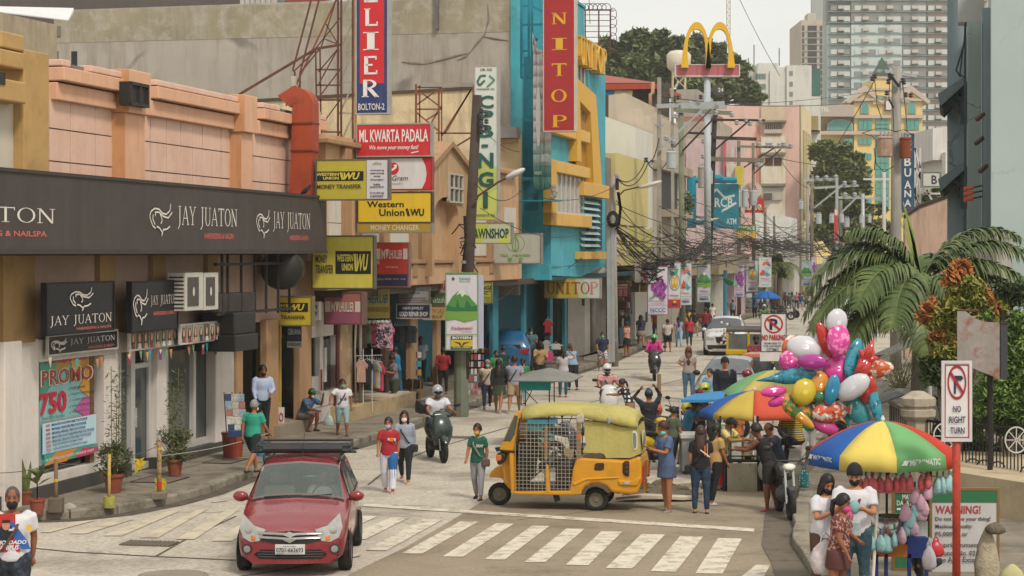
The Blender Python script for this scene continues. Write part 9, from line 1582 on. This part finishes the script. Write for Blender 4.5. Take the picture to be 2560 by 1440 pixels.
def bn_(lbl,x0,y0,x1,y1,Y,kind,foot,yaw=0.0,bc='cfcbd0'):
 w_=.62;ops=[('e',.22,.07,.05,.022,'5f4a40'),('t','DAVAO',.42,.05,.78,.09,'3f8f8f','b'),('t','LIFE IS HERE',.42,.1,.78,.115,'8a8a8a')]
 if kind=='m':ops=[('r',0,0,1,.015,'5f8a5a')]+ops+[('p',[(0,.43),(.2,.3),(.42,.22),(.6,.22),(.8,.33),(1,.42),(1,.52),(0,.52)],'4f8a3f'),('p',[(.32,.29),(.42,.22),(.6,.22),(.72,.3),(.6,.27),(.52,.31),(.44,.26)],'cfd3cf'),('p',[(0,.42),(.3,.45),(.36,.33),(.44,.45),(.6,.45),(.66,.34),(.8,.44),(1,.42),(1,.5),(.6,.52),(.5,.57),(.3,.5),(0,.49)],'2a6a45'),('p',[(0,.5),(1,.5),(1,.6),(.6,.64),(.3,.6),(0,.62)],'6f9a3f')]
 if kind=='o':
  for x,y,r in((.6,.3,.2),(.35,.42,.2),(.78,.42,.18),(.5,.52,.2),(.75,.6,.16)):ops+=[('e',x+r*.55*math.cos(a),y+r*.26*math.sin(a),r*.55,r*.25,'7f2f8a' if j%2 else '9c459c')for j,a in enumerate([0,1.26,2.5,3.77,5.0])]+[('e',x,y,r*.2,r*.09,'d0903f')]
  ops+=[('l',[(.05,.68),(.3,.62),(.45,.55)],.05,'3f8a55')]
 if kind=='d':ops+=[('o',.55,.43,.42,.19,.12,'3a9a86'),('e',.42,.43,.15,.14,'c99a3a'),('e',.66,.43,.15,.14,'c99a3a'),('e',.42,.41,.1,.07,'dfbe70'),('e',.66,.41,.1,.07,'dfbe70'),('p',[(.3,.25),(.15,.15),(.4,.2)],'2f8a5f'),('p',[(.5,.25),(.7,.12),(.85,.12),(.75,.24)],'3f9f5f'),('p',[(.2,.24),(.3,.18),(.6,.2),(.55,.27),(.3,.28)],'2a7a7a')]
 if kind=='e':ops+=[('p',[(.25,.25),(.35,.15),(.7,.12),(.95,.2),(.8,.2),(.95,.3),(.6,.22),(.4,.27)],'d06a3a'),('p',[(.5,.2),(.9,.22),(.95,.32),(.7,.26)],'2f6fa5'),('p',[(.05,.55),(.3,.4),(.5,.5),(.4,.6),(.1,.62)],'c9502c'),('p',[(.3,.62),(.6,.5),(.95,.58),(.7,.66),(.5,.6)],'2f9aa5'),('p',[(.65,.3),(.85,.35),(.8,.42)],'8fae5a'),('e',.62,.42,.18,.08,'a5c9cf')]
 ops+=[('t','Kadayawan',.15,.7,.85,.75,'b5405a','bi'),('t','sa Davao',.5,.755,.82,.775,'7a5fa5','i'),('r',0,.8,1,.81,'8f5fa5' if kind=='o' else '7f8f5a')]
 ops+={'B':[('r',.15,.82,.85,.99,'c9ad2a'),('r',.15,.82,.85,.875,'1f4f35'),('t','BOYSEN',.2,.83,.8,.865,'dcd8d0','B'),('p',[(.22,.9),(.45,.91),(.5,.96),(.55,.91),(.78,.9),(.6,.93),(.5,.97),(.4,.93)],'5a2a20'),('r',.15,.965,.85,.99,'1f4f35'),('t','The No.1 PAINT',.2,.97,.8,.985,'dcd8d0','b')],'N':[('t','NCCC',.12,.87,.88,.95,'22507a','b')],'S':[('r',0,.82,1,1,'b5281f'),('t','sm',.3,.9,.75,.97,'22305f','B'),('e',.55,.87,.14,.03,'d9a82a')],'C':[('t','CONVERGE',.15,.85,.85,.88,'6a6f7a','b'),('t','FIBERX',.15,.9,.88,.96,'2c3560','B')],'G':[('t','cebuanahX',.2,.9,.85,.93,'3f8a9a')]}[foot]
 t,fr,W,H=sign(lbl,x0,y0,x1,y1,Y,bc,ops,plane=yaw,edge={'o':'8a4f8f','m':'7a9a6f'}.get(kind,'a5a5a0'),thick=.05,name='street_banner',cat='banner',group='festival banners on the poles');return t,fr,W,H
_,fr,W,H=bn_('large banner printed with a green mountain and yellow paint advert on the timber pole',1116,684,1193,873,55.6,'m','B');t=T('street_banner','back banner seen edge-on behind the large mountain banner','banner',tuple(P(1200,870,56.6)),0,'festival banners on the poles');mb=MB();mb.fb(frame(P(1196,689,56.3),(1,0,0),UZ,(0,-1,0)),0,.14,-2.05,0,-.6,0);mb.bd('board',K('b5b5c9',n=.06),t)
bn_('banner with purple orchids and a blue four-letter name below, nearest of the far row',1620,667,1669,786,93.5,'o','N');bn_('banner with golden durian and a red foot, behind the nearest orchid banner',1669,658,1701,769,99,'d','S');bn_('banner with eagle half hidden behind the durian banner',1701,659,1728,761,103,'e','C');bn_('greyish banner with dark green mountain hanging on the black pole',1744,660,1776,754,112.5,'m','C',0,'b5b0bd');bn_('slightly tilted orchid banner left of the second durian banner',1835,661,1861,742,134,'o','C',.1,'c0b9c5');bn_('second durian banner beside the parrot banner',1866,652,1894,728,140,'d','C');bn_('banner with colourful parrot, highest one of the right trio',1898,644,1928,717,139,'e','G');bn_('pale mountain banner far away at the foot of the pink building',2004,651,2028,715,172,'m','C',0,'a5b0c0');bn_('narrow orchid banner farthest away beside the palm fronds',2029,643,2040,700,174,'o','C')
sign('white back panel of a banner behind the durian banner',1657,656,1668,700,100,'bdb5b5',(),plane=0,edge=None);sign('torn pinkish white cloth sign left of the nearest orchid banner',1587,652,1618,706,92,'a8807c',[('r',0,0,.5,1,'b5aaa8')],plane=0,edge=None,thick=.02)
def bal(lbl,x,y,rx,ry,h,kind='ell',rot=0,Y=36.5,col2=None):
 c=P(x,y,Y+R.uniform(-.2,.2));k=Y/FP;t=T('foil_balloon',lbl,'balloon',tuple(c),0,'bunch of foil balloons');m=K(h,rough=.18,n=.08,s=6,coat=.4,spec=.6,**(dict(pat='floral' if 0 else 'x',p2=col2,ps=9)if col2 else{}));t.rotation_euler=(R.uniform(-.2,.2),rad(rot),R.uniform(-.3,.3));a,b=rx*k*1.28,ry*k*1.24;mb=MB(1)
 def puff(cx,cz,ra,rb,th,q=1):
  n=22;rr=[]
  for i in range(7):f=math.cos(i/6*pi/2);z=th*math.sin(i/6*pi/2);rr.append([V((cx+ra*f*math.cos(2*pi*j/n)*(1+(0 if i else .035*(j%2))),-z,cz+rb*f*math.sin(2*pi*j/n)*(1+(0 if i else .035*(j%2)))))for j in range(n)])
  mb.lf([[V((p.x,-p.y,p.z))for p in r]for r in rr[::-1]]+rr[1:],True)
 puff(0,0,a,b,min(a,b)*.55)
 if kind=='fish':mb.lf([[V((-a*.8,s_*.03,-b*.15)),V((-a*.8,s_*.03,b*.15)),V((-a*1.5,0,b*.7)),V((-a*1.5,0,-b*.7))]for s_ in(-1,1)])
 if kind=='star':[mb.tb([V((0,0,0)),V((a*1.5*math.cos(q),0,b*1.5*math.sin(q)))],[b*.45,b*.06],8)for q in(.3,1.57,2.8,4.1,5.3)]
 if kind=='ears':[puff(s_*a*.62,b*.72,a*.28,b*.38,a*.2)for s_ in(-1,1)]
 if kind=='cone':mb.tb([V((-a*.5,0,0)),V((-a*1.7,0,0))],[b*.7,b*.05],10)
 mb.bd('envelope',m,t,sm_=1)
 if kind in('fish','ears'):mb=MB(1);mb.ell((a*.3,-min(a,b)*.52,b*.2),(a*.1,.01,a*.1),8,4);mb.bd('spot',K('a8308a' if kind=='ears' else 'dcd8d0',rough=.3),t)
 return c
wh,pk,og,tq,yl,gn,rd_='c9c6cc','d03a94','cf5a24','2a90a5','c9b02a','2f6a45','c0302c'
BL=[('white round balloon with pointed top, highest of the bunch',2092,805,22,27,wh,'ell',8),('pink oval balloon under the highest white one',2096,850,24,34,pk,'ell',5),('red and white pointed balloon left of the pink oval',2062,850,13,38,rd_,'ell',-20),('large white balloon with magenta spot, left side',2012,870,36,25,wh,'ell',10),('orange balloon tucked behind the large white one',1977,868,18,25,og,'ell',15),('hot pink round balloon below the orange one',1975,902,22,22,pk,'ell',0),('magenta balloon under the large white one',2030,905,28,16,'a8308f','ell',0),('second pink oval balloon in the centre',2093,923,28,32,'d83f96','ell',0),('turquoise rocket-like balloon pointing up right',2134,895,16,42,tq,'ell',22),('red star balloon at upper right of the bunch',2165,900,14,30,rd_,'star',20),('tall orange balloon with pale bands at the right edge',2180,925,18,45,og,'fish',80),('turquoise pointed balloon reaching to the left',1985,940,44,16,tq,'cone',-8),('yellow round balloon, lower left of centre',2010,980,24,28,yl,'ell',25),('orange and turquoise barrel balloon in the centre',2050,965,20,30,'d0882a','ell',0),('green nose-shaped balloon under the barrel one',2048,992,13,12,gn,'ell',0),('bright blue slim balloon right of the barrel one',2080,975,14,32,'2a88b0','ell',10),('white leaning oval balloon, right of centre',2133,968,36,22,wh,'ell',-35),('flat magenta disc balloon at the far left, upper',1934,979,26,11,'d02f8f','ell',-5),('flat magenta disc balloon at the far left, lower',1942,1004,18,10,'d02f8f','ell',-20),('green and orange patterned balloon at lower left',1990,1018,34,22,'4a7a3a','ell',35),('orange fish-shaped balloon at the bottom',2075,1030,38,22,'cf4f20','fish',175),('blue-green fish-shaped balloon at lower right',2142,1020,22,40,'2a8a90','fish',-30),('turquoise balloon hanging at the right bottom',2188,1010,12,38,tq,'ell',-12),('red balloon peeping out on the right',2170,975,16,30,'b8332c','ell',10),('dark magenta balloon at the very bottom',2062,1066,28,14,'b52f7a','ell',20),('yellow and red pointed balloon at lower left edge',2005,1045,30,10,'c9902a','cone',40),('silver and blue balloon behind the barrel balloon',2042,925,16,22,'8fb5c9','star',0)]
anc=G(2080,1200);mb=MB()
for b in BL:c=bal(b[0],*b[1:6],b[6],b[7],36.5+(.5 if 'behind' in b[0]else 0),{wh:None,pk:'e58ab5',tq:'1f5f7a',og:'d9cfc5','4a7a3a':'d0882a','cf4f20':'d5cfc9'}.get(b[5]));mb.tb([c,V((anc.x,anc.y,1.4))],.004,3)
mb.bd('balloon_strings',K('6f6a60'),kind='stuff')
t=T('stone_pier','cream stone gate pier with a faceted cap beside the black railing','pillar',tuple(G(2295,1235,.13)));m_st=K('b5aa98',rough=.85,n=.08,s=3,dirt='7f7463',da=.5,ds=4);p=P(2295,1240,38);mb=MB()
def oct_(r,z):return[V((p.x+r*math.cos(pi/8+a*pi/4),p.y+r*math.sin(pi/8+a*pi/4),z))for a in range(8)]
mb.lf([oct_(.22,0),oct_(.22,1.45)]);mb.bd('shaft',m_st,t);mb=MB();mb.lf([oct_(.25,1.42),oct_(.33,1.5),oct_(.34,1.62),oct_(.28,1.64),oct_(.28,1.7)]);mb.bd('collar',m_st,t);mb=MB();mb.lf([oct_(.33,1.7),oct_(.34,1.84),oct_(.12,1.97),oct_(.02,1.98)]);mb.bd('cap',m_st,t)
t=T('railing','black iron railing with scroll rings running right from the stone pier','railing',tuple(G(2440,1250,.13)));a,b=P(2318,1052,37.8),P(2600,1078,34.5)
for z0 in(0,-1.1):mb=MB();mb.bar(a+V((0,0,z0)),b+V((0,0,z0)),.05);mb.bd('rail',m_iron,t)
for i in range(34):mb=MB();q=a.lerp(b,i/33);mb.bar(q,q-V((0,0,1.1)),.02);mb.bd('bar',m_iron,t)
for u in(.42,.52,.64,.9):q=a.lerp(b,u)-V((0,.05,.75));mb=MB();mb.tb([q+V((.14*math.cos(x),0,.14*math.sin(x)))for x in[2*pi*i/16 for i in range(17)]],.014,5);mb.bd('scroll_ring',m_iron,t)
a,b=P(2225,1005,44),P(2285,1035,39)
for z0 in(0,-.9):mb=MB();mb.bar(a+V((0,0,z0)),b+V((0,0,z0)),.08);mb.bd('rail',m_wood2,t)
for i in range(14):mb=MB();q=a.lerp(b,i/13);mb.bar(q,q-V((0,0,.9)),.025);mb.bd('bar',m_iron,t)
for lb,x,y in(('white spoked ring on the railing, right of the post with flag',2541,1100),('white spoked ring half hidden behind the no right turn sign',2362,1090)):
 q=P(x,y,34.3);mb=MB();mb.tb([q+V((.19*math.cos(a_),0,.22*math.sin(a_)))for a_ in[2*pi*i/22 for i in range(23)]],.013,5);[mb.tb([q,q+V((.19*math.cos(a_),0,.22*math.sin(a_)))],.009,4)for a_ in[pi*i/4 for i in range(8)]];mb.bd('spoked_ring',K('c9c5c0'),cat='ornament',label=lb)
t=T('planter_wall','low beige rendered wall under the black railing, lower right','wall',tuple(G(2500,1330,.13)));mb=MB();a,b=G(2330,1262,.13),G(2700,1330,.13);mb.ps_m([(a.x,a.y),(b.x,b.y),(b.x+2,b.y+4),(a.x+1,a.y+4)],lambda x,y,z:V((x,y,z)),.1,.78);mb.bd('wall',K('b5a588',rough=.85,n=.08,s=2,dirt='8a7a60',da=.4),t)
t=T('rusty_sign_box','rusty white empty sign box with broken top hanging before the hedge','sign box',tuple(P(2460,945,35)));o=P(2393,775,35.2);r=V((.86,-.5,0));n_=V((-.5,-.86,0));fr=frame(o,r,UZ,n_);e=lambda u,y:(u,-(y-775)/FP*35)
mb=MB();mb.ps_m([e(0,905),(.78,-1.2),(.78,-.21),(.5,-.2),(.3,-.14),(.15,-.02),e(0,775)],fr,-.02,0);mb.bd('front',K('a89f9a',rough=.6,n=.15,s=2,dirt='8f4f2c',da=.95,ds=2.2,sk_='6f6660',sa=.6),t)
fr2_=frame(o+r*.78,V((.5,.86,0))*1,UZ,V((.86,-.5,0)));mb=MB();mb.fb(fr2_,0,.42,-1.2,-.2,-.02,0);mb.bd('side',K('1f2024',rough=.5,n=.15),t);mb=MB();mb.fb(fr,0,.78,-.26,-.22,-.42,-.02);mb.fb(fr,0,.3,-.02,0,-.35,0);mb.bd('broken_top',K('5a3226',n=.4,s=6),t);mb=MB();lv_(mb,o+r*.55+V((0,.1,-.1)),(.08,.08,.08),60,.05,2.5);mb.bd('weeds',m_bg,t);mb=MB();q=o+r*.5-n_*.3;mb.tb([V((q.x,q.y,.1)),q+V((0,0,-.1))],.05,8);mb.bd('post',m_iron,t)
t=T('food_stall','wheeled stall with grey hipped roof and turquoise box behind the rickshaw','food stall',tuple(G(1360,1110)));Yg=47.5;gm=K('7b7a74',rough=.6,n=.1,s=2,dirt='5f5c56',da=.4)
A,B,C_,D=P(1277,951,Yg-.8),P(1430,953,Yg-1.0),P(1458,939,Yg+.7),P(1320,930,Yg+.9);tp_=P(1374,919,Yg);mb=MB()
for a,b in((A,B),(B,C_),(C_,D),(D,A)):mb.pl([a,b,tp_])
mb.bd('roof',gm,t,solid=.03);bp(t,'turquoise_box',1299,1377,954,976,Yg-.5,1.0,K('2a9a94',n=.1));bp(t,'counter',1290,1395,1052,1058,Yg-.5,1.0,K('3a7f9a'));bp(t,'cart_body',1300,1385,1058,1100,Yg-.4,.9,K('2a8f95',n=.15))
for x in(1297,1312,1372,1384):bp(t,'post',x,x+3,953,1110,Yg+(.4 if x in(1312,1372)else-.45),.03,K('5f5550'))
mb=MB();mb.bar(P(1312,1010,Yg+.4),P(1330,976,Yg+.4),.02);mb.bar(P(1312,976,Yg+.4),P(1365,1030,Yg+.4),.02);mb.bd('brace',m_iron,t);mb=MB();q=P(1358,1022,Yg);mb.ell(q,(.24,.2,.14),10,7);mb.bd('red_cloth',K('a8202c',n=.2,bump=1),t);mb=MB();q=P(1346,1024,Yg-.3);mb.lt([(.08,-.08),(.09,.05),(.07,.05)],12,q);mb.bd('orange_bowl',K('c9582c'),t)
for lb,x,y0,y1,Y in(('bamboo post with yellow tie standing behind the white scooter',1648,935,1060,48),('timber post seen through the rickshaw cage, left one',1366,1065,1210,39),('timber post seen through the rickshaw cage, right one',1447,1045,1200,39.5)):q=T('post',lb,'post',tuple(P(x,y1,Y)));q.name='timber_post';MW[q.name]=Matrix.Translation(P(x,y1,Y));mb=MB();mb.tb([V((P(x,y1,Y).x,Y,0)),P(x,y0,Y)],.045,8);mb.bd('shaft',K('8a7350',n=.2,s=4),q);mb=MB();mb.tb([P(x,y0+40,Y),P(x,y0+54,Y)],.05,8);mb.bd('orange_band',K('c9682c'),q)
def kpost(lbl,x,yb,yt,r,base,cols,m):
 a=G(x,yb,.135);t=T('barrier_post',lbl,'barrier post',tuple(a));mb=MB();tp=P(x,yt,a.y);mb.tb([a,tp],r,8);mb.bd('shaft',m,t,sm_=1);mb=MB();h=base[1];mb.box((a.x-base[0],a.y-base[0],a.z),(a.x+base[0],a.y+base[0],a.z+h))if base[2]=='b' else mb.lt([(base[0],0),(base[0]*1.05,h),(base[0]*.8,h),(.01,h*.9)],14,a);mb.bd('base',K(base[3],n=.25,s=6,dirt='5a5346',da=.6,ds=5),t,bevel=.02 if base[2]=='b' else 0)
 for(y0,y1,h_)in cols:mb=MB();mb.tb([P(x,y0,a.y),P(x,y1,a.y)],r*1.08,8);mb.bd('tape_band',K(h_,n=.2,s=9),t)
 return tp
p1=kpost('brown timber barrier post in a concrete lump, leftmost',140,1281,1148,.035,(.12,.26,'b','6b5f50'),[(1197,1204,'c9a82a'),(1248,1254,'c9a82a')],K('7a5f45',n=.25,s=5));p2=kpost('bamboo barrier post standing in a yellow-painted tin',273,1269,1135,.028,(.1,.2,'r','a8a24a'),[(1135,1143,'c9a82a'),(1180,1188,'c9a82a')],K('b5955a',n=.15,s=5));p3=kpost('peeling rusty steel barrier post with red band and yellow ribbon on a concrete block',398,1248,1104,.042,(.13,.14,'b','7f7566'),[(1203,1219,'b52a20'),(1119,1124,'c9a82a')],K('a08355',n=.2,s=6,dirt='3a2420',da=.95,ds=5));p4=kpost('stump of timber with knotted cloth behind the red car',674,1160,1075,.04,(.1,.08,'b','6f6558'),[],K('6f5a42',n=.3))
for lb,a,b,h in(('grey rope from the left edge to the brown post',P(-40,1172,34.5),p1,'5f5a55'),('grey rope from the brown post to the bamboo post',p1,p2,'5f5a55'),('dark rope from the bamboo post to the rusty post',p2,p3,'4a4540'),('pale rope from the rusty post to the cloth-tied stump',p3-V((0,0,.2)),p4,'a5a098')):mb=MB();sag(mb,a-V((0,0,.06)),b-V((0,0,.06)),.07,.008,8);mb.bd('rope',K(h),cat='rope',label=lb)
for lb,x,y in(('yellow ribbon knot on the rope between the bamboo and rusty posts',348,1148),('yellow ribbon tail tied low on the rusty post',402,1195)):mb=MB();q=P(x,y,36.5 if x<390 else 37.1);[mb.pl([q,q+V((R.uniform(-.14,.14),-.02,R.uniform(-.26,.04))),q+V((R.uniform(-.14,.14),0,R.uniform(-.3,.0)))])for _ in range(14)];mb.bd('ribbon',K('c5ab2a'),cat='ribbon',label=lb)
t=T('newspaper_rack','rack of folded newspapers and packets at the salon corner','rack',tuple(G(585,1130,.13)));q=P(586,1060,43)
for i in range(5):
 for j in range(3):mb=MB();a=P(562+j*16+i*2,985+i*19,43-.06*i);mb.box((a.x,a.y,a.z-.15),(a.x+.14,a.y+.03,a.z));mb.bd('newspaper',K(R.choice(['b5b0a8','a8706a','8fa5b0','3a4a6a','c9c5be']),n=.4,s=20),t)
mb=MB();[mb.bar(P(x,980,43.1),P(x+8,1110,42.7),.02)for x in(560,580,600)];mb.bd('frame',m_iron,t);bp(t,'tray',570,612,1078,1092,42.5,.3,K('22406a'))
for nm2,lb,x,y,r,h,c_,ct in(('plastic_drum','big dull red plastic drum under the newspaper rack',582,1143,.24,.55,'8a3a2c','drum'),('plastic_stool','bright red plastic stool beside the yellow cabinet',655,1090,.15,.4,'b8282a','stool'),('cool_box','blue and white cool box behind the man in teal',655,1140,.17,.35,'2f7fa0','cool box')):a=G(x,y,.13);t=T(nm2,lb,ct,tuple(a));mb=MB(1);mb.lt([(r*.85,0),(r,h*.9),(r*1.06,h*.92),(r*1.06,h),(r*.9,h),(.01,h*.96)],18);mb.bd('body',K(c_,rough=.5,n=.1),t)
a=G(690,1105,.13);t=T('yellow_cabinet','faded yellow service cabinet with a white poster bearing a red ring','cabinet',tuple(a));bp(t,'body',646,694,1012,1108,49,.6,K('a89a3a',rough=.6,n=.1,s=2,dirt='7f7430',da=.4),.02);bp(t,'side_poster',695,711,1018,1090,49.05,.02,K('c9c5c0'));mb=MB();ms=[];draw(mb,[('o',.5,.35,.35,.16,.35,'b52a2a'),('t','bayad',.1,.6,.9,.75,'3a6a8a','b')],frame(P(695,1018,49.04),(1,0,0),UZ,(0,-1,0)),.157,.7,0,ms);mb.bd('print',ms,t)
def cloth(par,x,y,w_,h,Y,col,kind=0,pat=None):
 a=P(x,y,Y);W2,H2=w_/FP*Y/2,h/FP*Y;mb=MB();th=.04;out=[(-.35,0),(.35,0),(1,-.22),(.85,-.42),(.62,-.3),(.66,-1),(-.66,-1),(-.62,-.3),(-.85,-.42),(-1,-.22)];mb.ps_m([(px_*W2,pz*H2)for px_,pz in out][::-1],frame(a,(1,0,0),UZ,(0,-1,0)),-th,th);mb.bd('garment',K(col,rough=.9,n=.2,s=6,bump=.6,pat=pat,p2='c99a9a',ps=14),par,bevel=.015)
 mb=MB();mb.tb([a+V((-W2*.5,0,0)),a+V((0,0,.05)),a+V((W2*.5,0,0))],.008,4);mb.tb([a+V((0,0,.05)),a+V((0,0,.13))],.006,4);mb.bd('hanger',K('c9c5be'),par)
t=T('clothes_rail','upper rail of blouses on hangers under the yellow boutique banner','clothes rail',tuple(P(930,1000,56.5)))
for i,(x,w_,h,c_,p_)in enumerate([(900,42,60,'6f5f50',None),(915,30,48,'6a7a60',None),(925,30,50,'8f2f55',None),(934,32,60,'2a2c40','x'),(944,30,62,'4a4a6f','x'),(954,32,50,'2a2438','x'),(962,28,60,'5a6a8a','x'),(970,26,66,'b05a85','x')]):cloth(t,x+4,810,w_,h,56.3+.08*i,c_,0,p_)
mb=MB();mb.tb([P(890,800,56.2),P(978,803,57)],.012,5);mb.bd('rail',m_chr,t);mb=MB();mb.tb([P(879,800,55),P(879,1060,54.6)],.02,6);mb.bd('pole',m_alu,t)
for i in range(7):mb=MB();q=P(900+i*11,805,56.2);mb.ell(q,(.07,.04,.05),8,5);mb.bd('shoulder_form',K('c0bdb8'),t)
t=T('clothes_rack','lower standing rack of tees with a peach and white shirt in front','clothes rail',tuple(G(915,1035,.5)))
for i,(x,c_)in enumerate([(903,'b58f80'),(918,'24242a'),(924,'4a6a5a'),(930,'6a5a8a'),(935,'a88a2a'),(941,'8fa5b0'),(946,'b5302c'),(950,'c04a6a')]):cloth(t,x,900+i,34-i,56+i*2,54.4+.12*i,c_)
for x in(908,930):mb=MB();mb.tb([P(x,872,54.6),P(x,1030,54.6)],.015,6);mb.bd('leg',m_alu,t)
mb=MB();mb.tb([P(890,890,54.3),P(955,888,55.4)],.014,5);mb.bd('rail',m_chr,t)
t=T('hanging_trousers','row of dark jeans hanging inside the shop behind the jewelry board','clothes rail',tuple(P(1005,870,60)))
for i in range(9):cloth(t,988+i*6,815,16,42,60.2+.05*i,R.choice(['26303c','1f2026','3a4248','202a30']))
t=T('accessory_stall','wooden trestle with a black cloth, sunglasses and packets on a wire grid','stall',tuple(G(1030,1005,.13)));bp(t,'cloth',1003,1056,950,972,60.5,.7,K('1b1b1d',n=.3,s=30));mb=MB()
for x in(1005,1032,1052):mb.bar(P(x,950,60.4),P(x-2,1012,60.4),.035)
mb.bar(P(1005,982,60.4),P(1052,980,60.4),.03);mb.bd('trestle',K('8a6238'),t)
for i in range(4):
 for j in range(4):mb=MB();a=P(1012+i*11,880+j*22,61.2);mb.box((a.x,a.y,a.z-.18),(a.x+.1,a.y+.03,a.z));mb.bd('packet',K(R.choice(['b08a3a','4a7aa5','c9c5bd','6a2f35','2f9aa5','3a3a3c','a5a59a']),n=.3,s=20),t)
for i in range(14):mb=MB();q=P(1004+i*3.7,948,60.7+R.uniform(-.2,.3));mb.ell(q,(.05,.03,.025),6,4);mb.bd('sunglasses',K(R.choice(['222222','5a4a2a','7a7a7c']),rough=.2),t)
t=T('accessory_rack','tall wire rack of hair accessories behind the timber pole','rack',tuple(G(1190,1000,.13)))
for i in range(5):
 for j in range(7):mb=MB();a=P(1168+i*9,868+j*18,63);mb.box((a.x,a.y,a.z-.17),(a.x+.08,a.y+.03,a.z));mb.bd('packet',K(R.choice(['b5a5a0','a84a5a','c9c5bd','4a5a6f','8a6a3a','3a3a3c','c9c0c5']),n=.5,s=30),t)
t=T('display_rack','rack with hats and red and pink cloth beside the blue column','rack',tuple(G(1375,950,.13)))
for x,y,w_,h,c_ in((1370,800,26,40,'8f2430'),(1366,850,20,30,'a5a09a'),(1374,880,22,24,'d03a7a'),(1390,860,36,14,'b5b0aa'),(1368,830,22,20,'2c2a2c')):cloth(t,x,y,w_,h,77,c_)
bp(t,'table',1378,1412,868,876,77,.7,K('2a3a34'))
t=T('bunting','string of small pennants and Philippine flags under the salon portraits','bunting',tuple(FA(fs(300),2.6,.4)))
for i,(x,y,k)in enumerate([(125,893,'c9c0b0'),(192,897,'2fa5a5'),(243,897,'c98a5f'),(253,893,'c97a3a'),(318,886,'f'),(325,878,'c98a5f'),(352,878,'6f8f7a'),(368,880,'c99a5a'),(375,876,'2f9aa5'),(397,874,'f'),(416,876,'6f9a8a'),(427,873,'c98a3a'),(472,866,'c9806a'),(483,862,'6f9a8a'),(504,862,'f'),(517,858,'2fa5a5'),(535,862,'f')]):
 c_=.45;u=FA(fs(x,c_),fz(x,y,c_),c_);mb=MB();w2=.075 if k!='f' else .13
 if k=='f':a_,b_,c2,d_=u,u+UD*w2*1.2,u+UD*w2*1.25-UZ*.21,u-UZ*.21+UD*.02;md=(a_+d_)/2;m2=(b_+c2)/2;mb.add([a_,d_,(d_+c2)/2,(a_+b_)/2],[(0,1,2,3)],0);mb.add([b_,c2,(d_+c2)/2,(a_+b_)/2],[(0,3,2,1)],1);mb.add([a_+ND*.004,b_+ND*.004,u+UD*w2*.6-UZ*.1+ND*.004],[(0,1,2)],2);mb.bd('flag',[K('a8202a'),K('22508f'),K('cfc9c0')],t,solid=.003)
 else:mb.add([u-UD*w2,u+UD*w2,u-UZ*.2+UD*.02],[(0,1,2)]);mb.bd('pennant',K(k),t,solid=.003)
t=T('dark_awning','sloping dark grey awning over parked vehicles behind the balloons','awning',tuple(G(2230,1000)));mb=MB();mb.pl([P(2150,900,52),P(2160,912,50),P(2330,842,50),P(2320,826,54)]);mb.pl([P(2185,955,48),P(2190,1012,46),P(2262,985,46),P(2250,950,49)]);mb.bd('sheet',K('5f5c58',n=.1,sk_='8a8681'),t,solid=.03);mb=MB();[mb.tb([P(x,y,50),G(x,632+FP*HC/50)],.05,6)for x,y in((2162,905),(2325,842))];mb.bd('post',K('b5b0aa'),t)
t=T('metal_cart','grey sheet metal vending cart behind the women at the drinks cart','food cart',tuple(G(1730,1210)));bp(t,'body',1706,1752,1095,1178,41.5,.8,K('9a9c9a',rough=.45,metal=.3,n=.12));bp(t,'rim',1702,1756,1088,1096,41.45,.9,m_alu);bp(t,'leg',1708,1712,1178,1215,41.6,.05,m_iron);bp(t,'leg',1745,1749,1178,1215,41.6,.05,m_iron)
for lb,x,y,h,Y in(('red and cream motorcycle helmet hung behind the rickshaw',1640,1025,'b5402a',45),('yellow helmet lying on a parked motorcycle under the blue tarp',1720,1018,'c9b52a',45.5),('maroon helmet on the red motorcycle by the grey sedan',1868,935,'7f1f33',54),('lime helmet among the parked motorcycles before the grey sedan',1762,970,'b5bd3a',52)):p=P(x,y,Y);q=T('helmet',lb,'helmet',tuple(p));mb=MB();mb.ell(p,(.15,.17,.15),14,10,z0=-.6);mb.bd('shell',K(h,rough=.2,coat=.7,n=.1),q,sm_=1);mb=MB();mb.ell(p+V((0,-.06,-.01)),(.11,.13,.06),10,6);mb.bd('visor',m_blkp,q,sm_=1)
# ================================================================ haze
mb=MB();mb.box((-80,-30,-1.2),(170,640,140));hz=mb.bd('haze',K('ffffff'),kind='stuff');hm_=bpy.data.materials.new('haze');hm_.use_nodes=True;q=hm_.node_tree;q.nodes.remove(q.nodes['Principled BSDF']);v_=q.nodes.new('ShaderNodeVolumePrincipled');v_.inputs['Color'].default_value=(.95,.95,.92,1);v_.inputs['Density'].default_value=.00028;v_.inputs['Anisotropy'].default_value=.2;q.links.new(v_.outputs[0],q.nodes['Material Output'].inputs['Volume']);hz.data.materials[0]=hm_;sc.cycles.volume_bounces=1
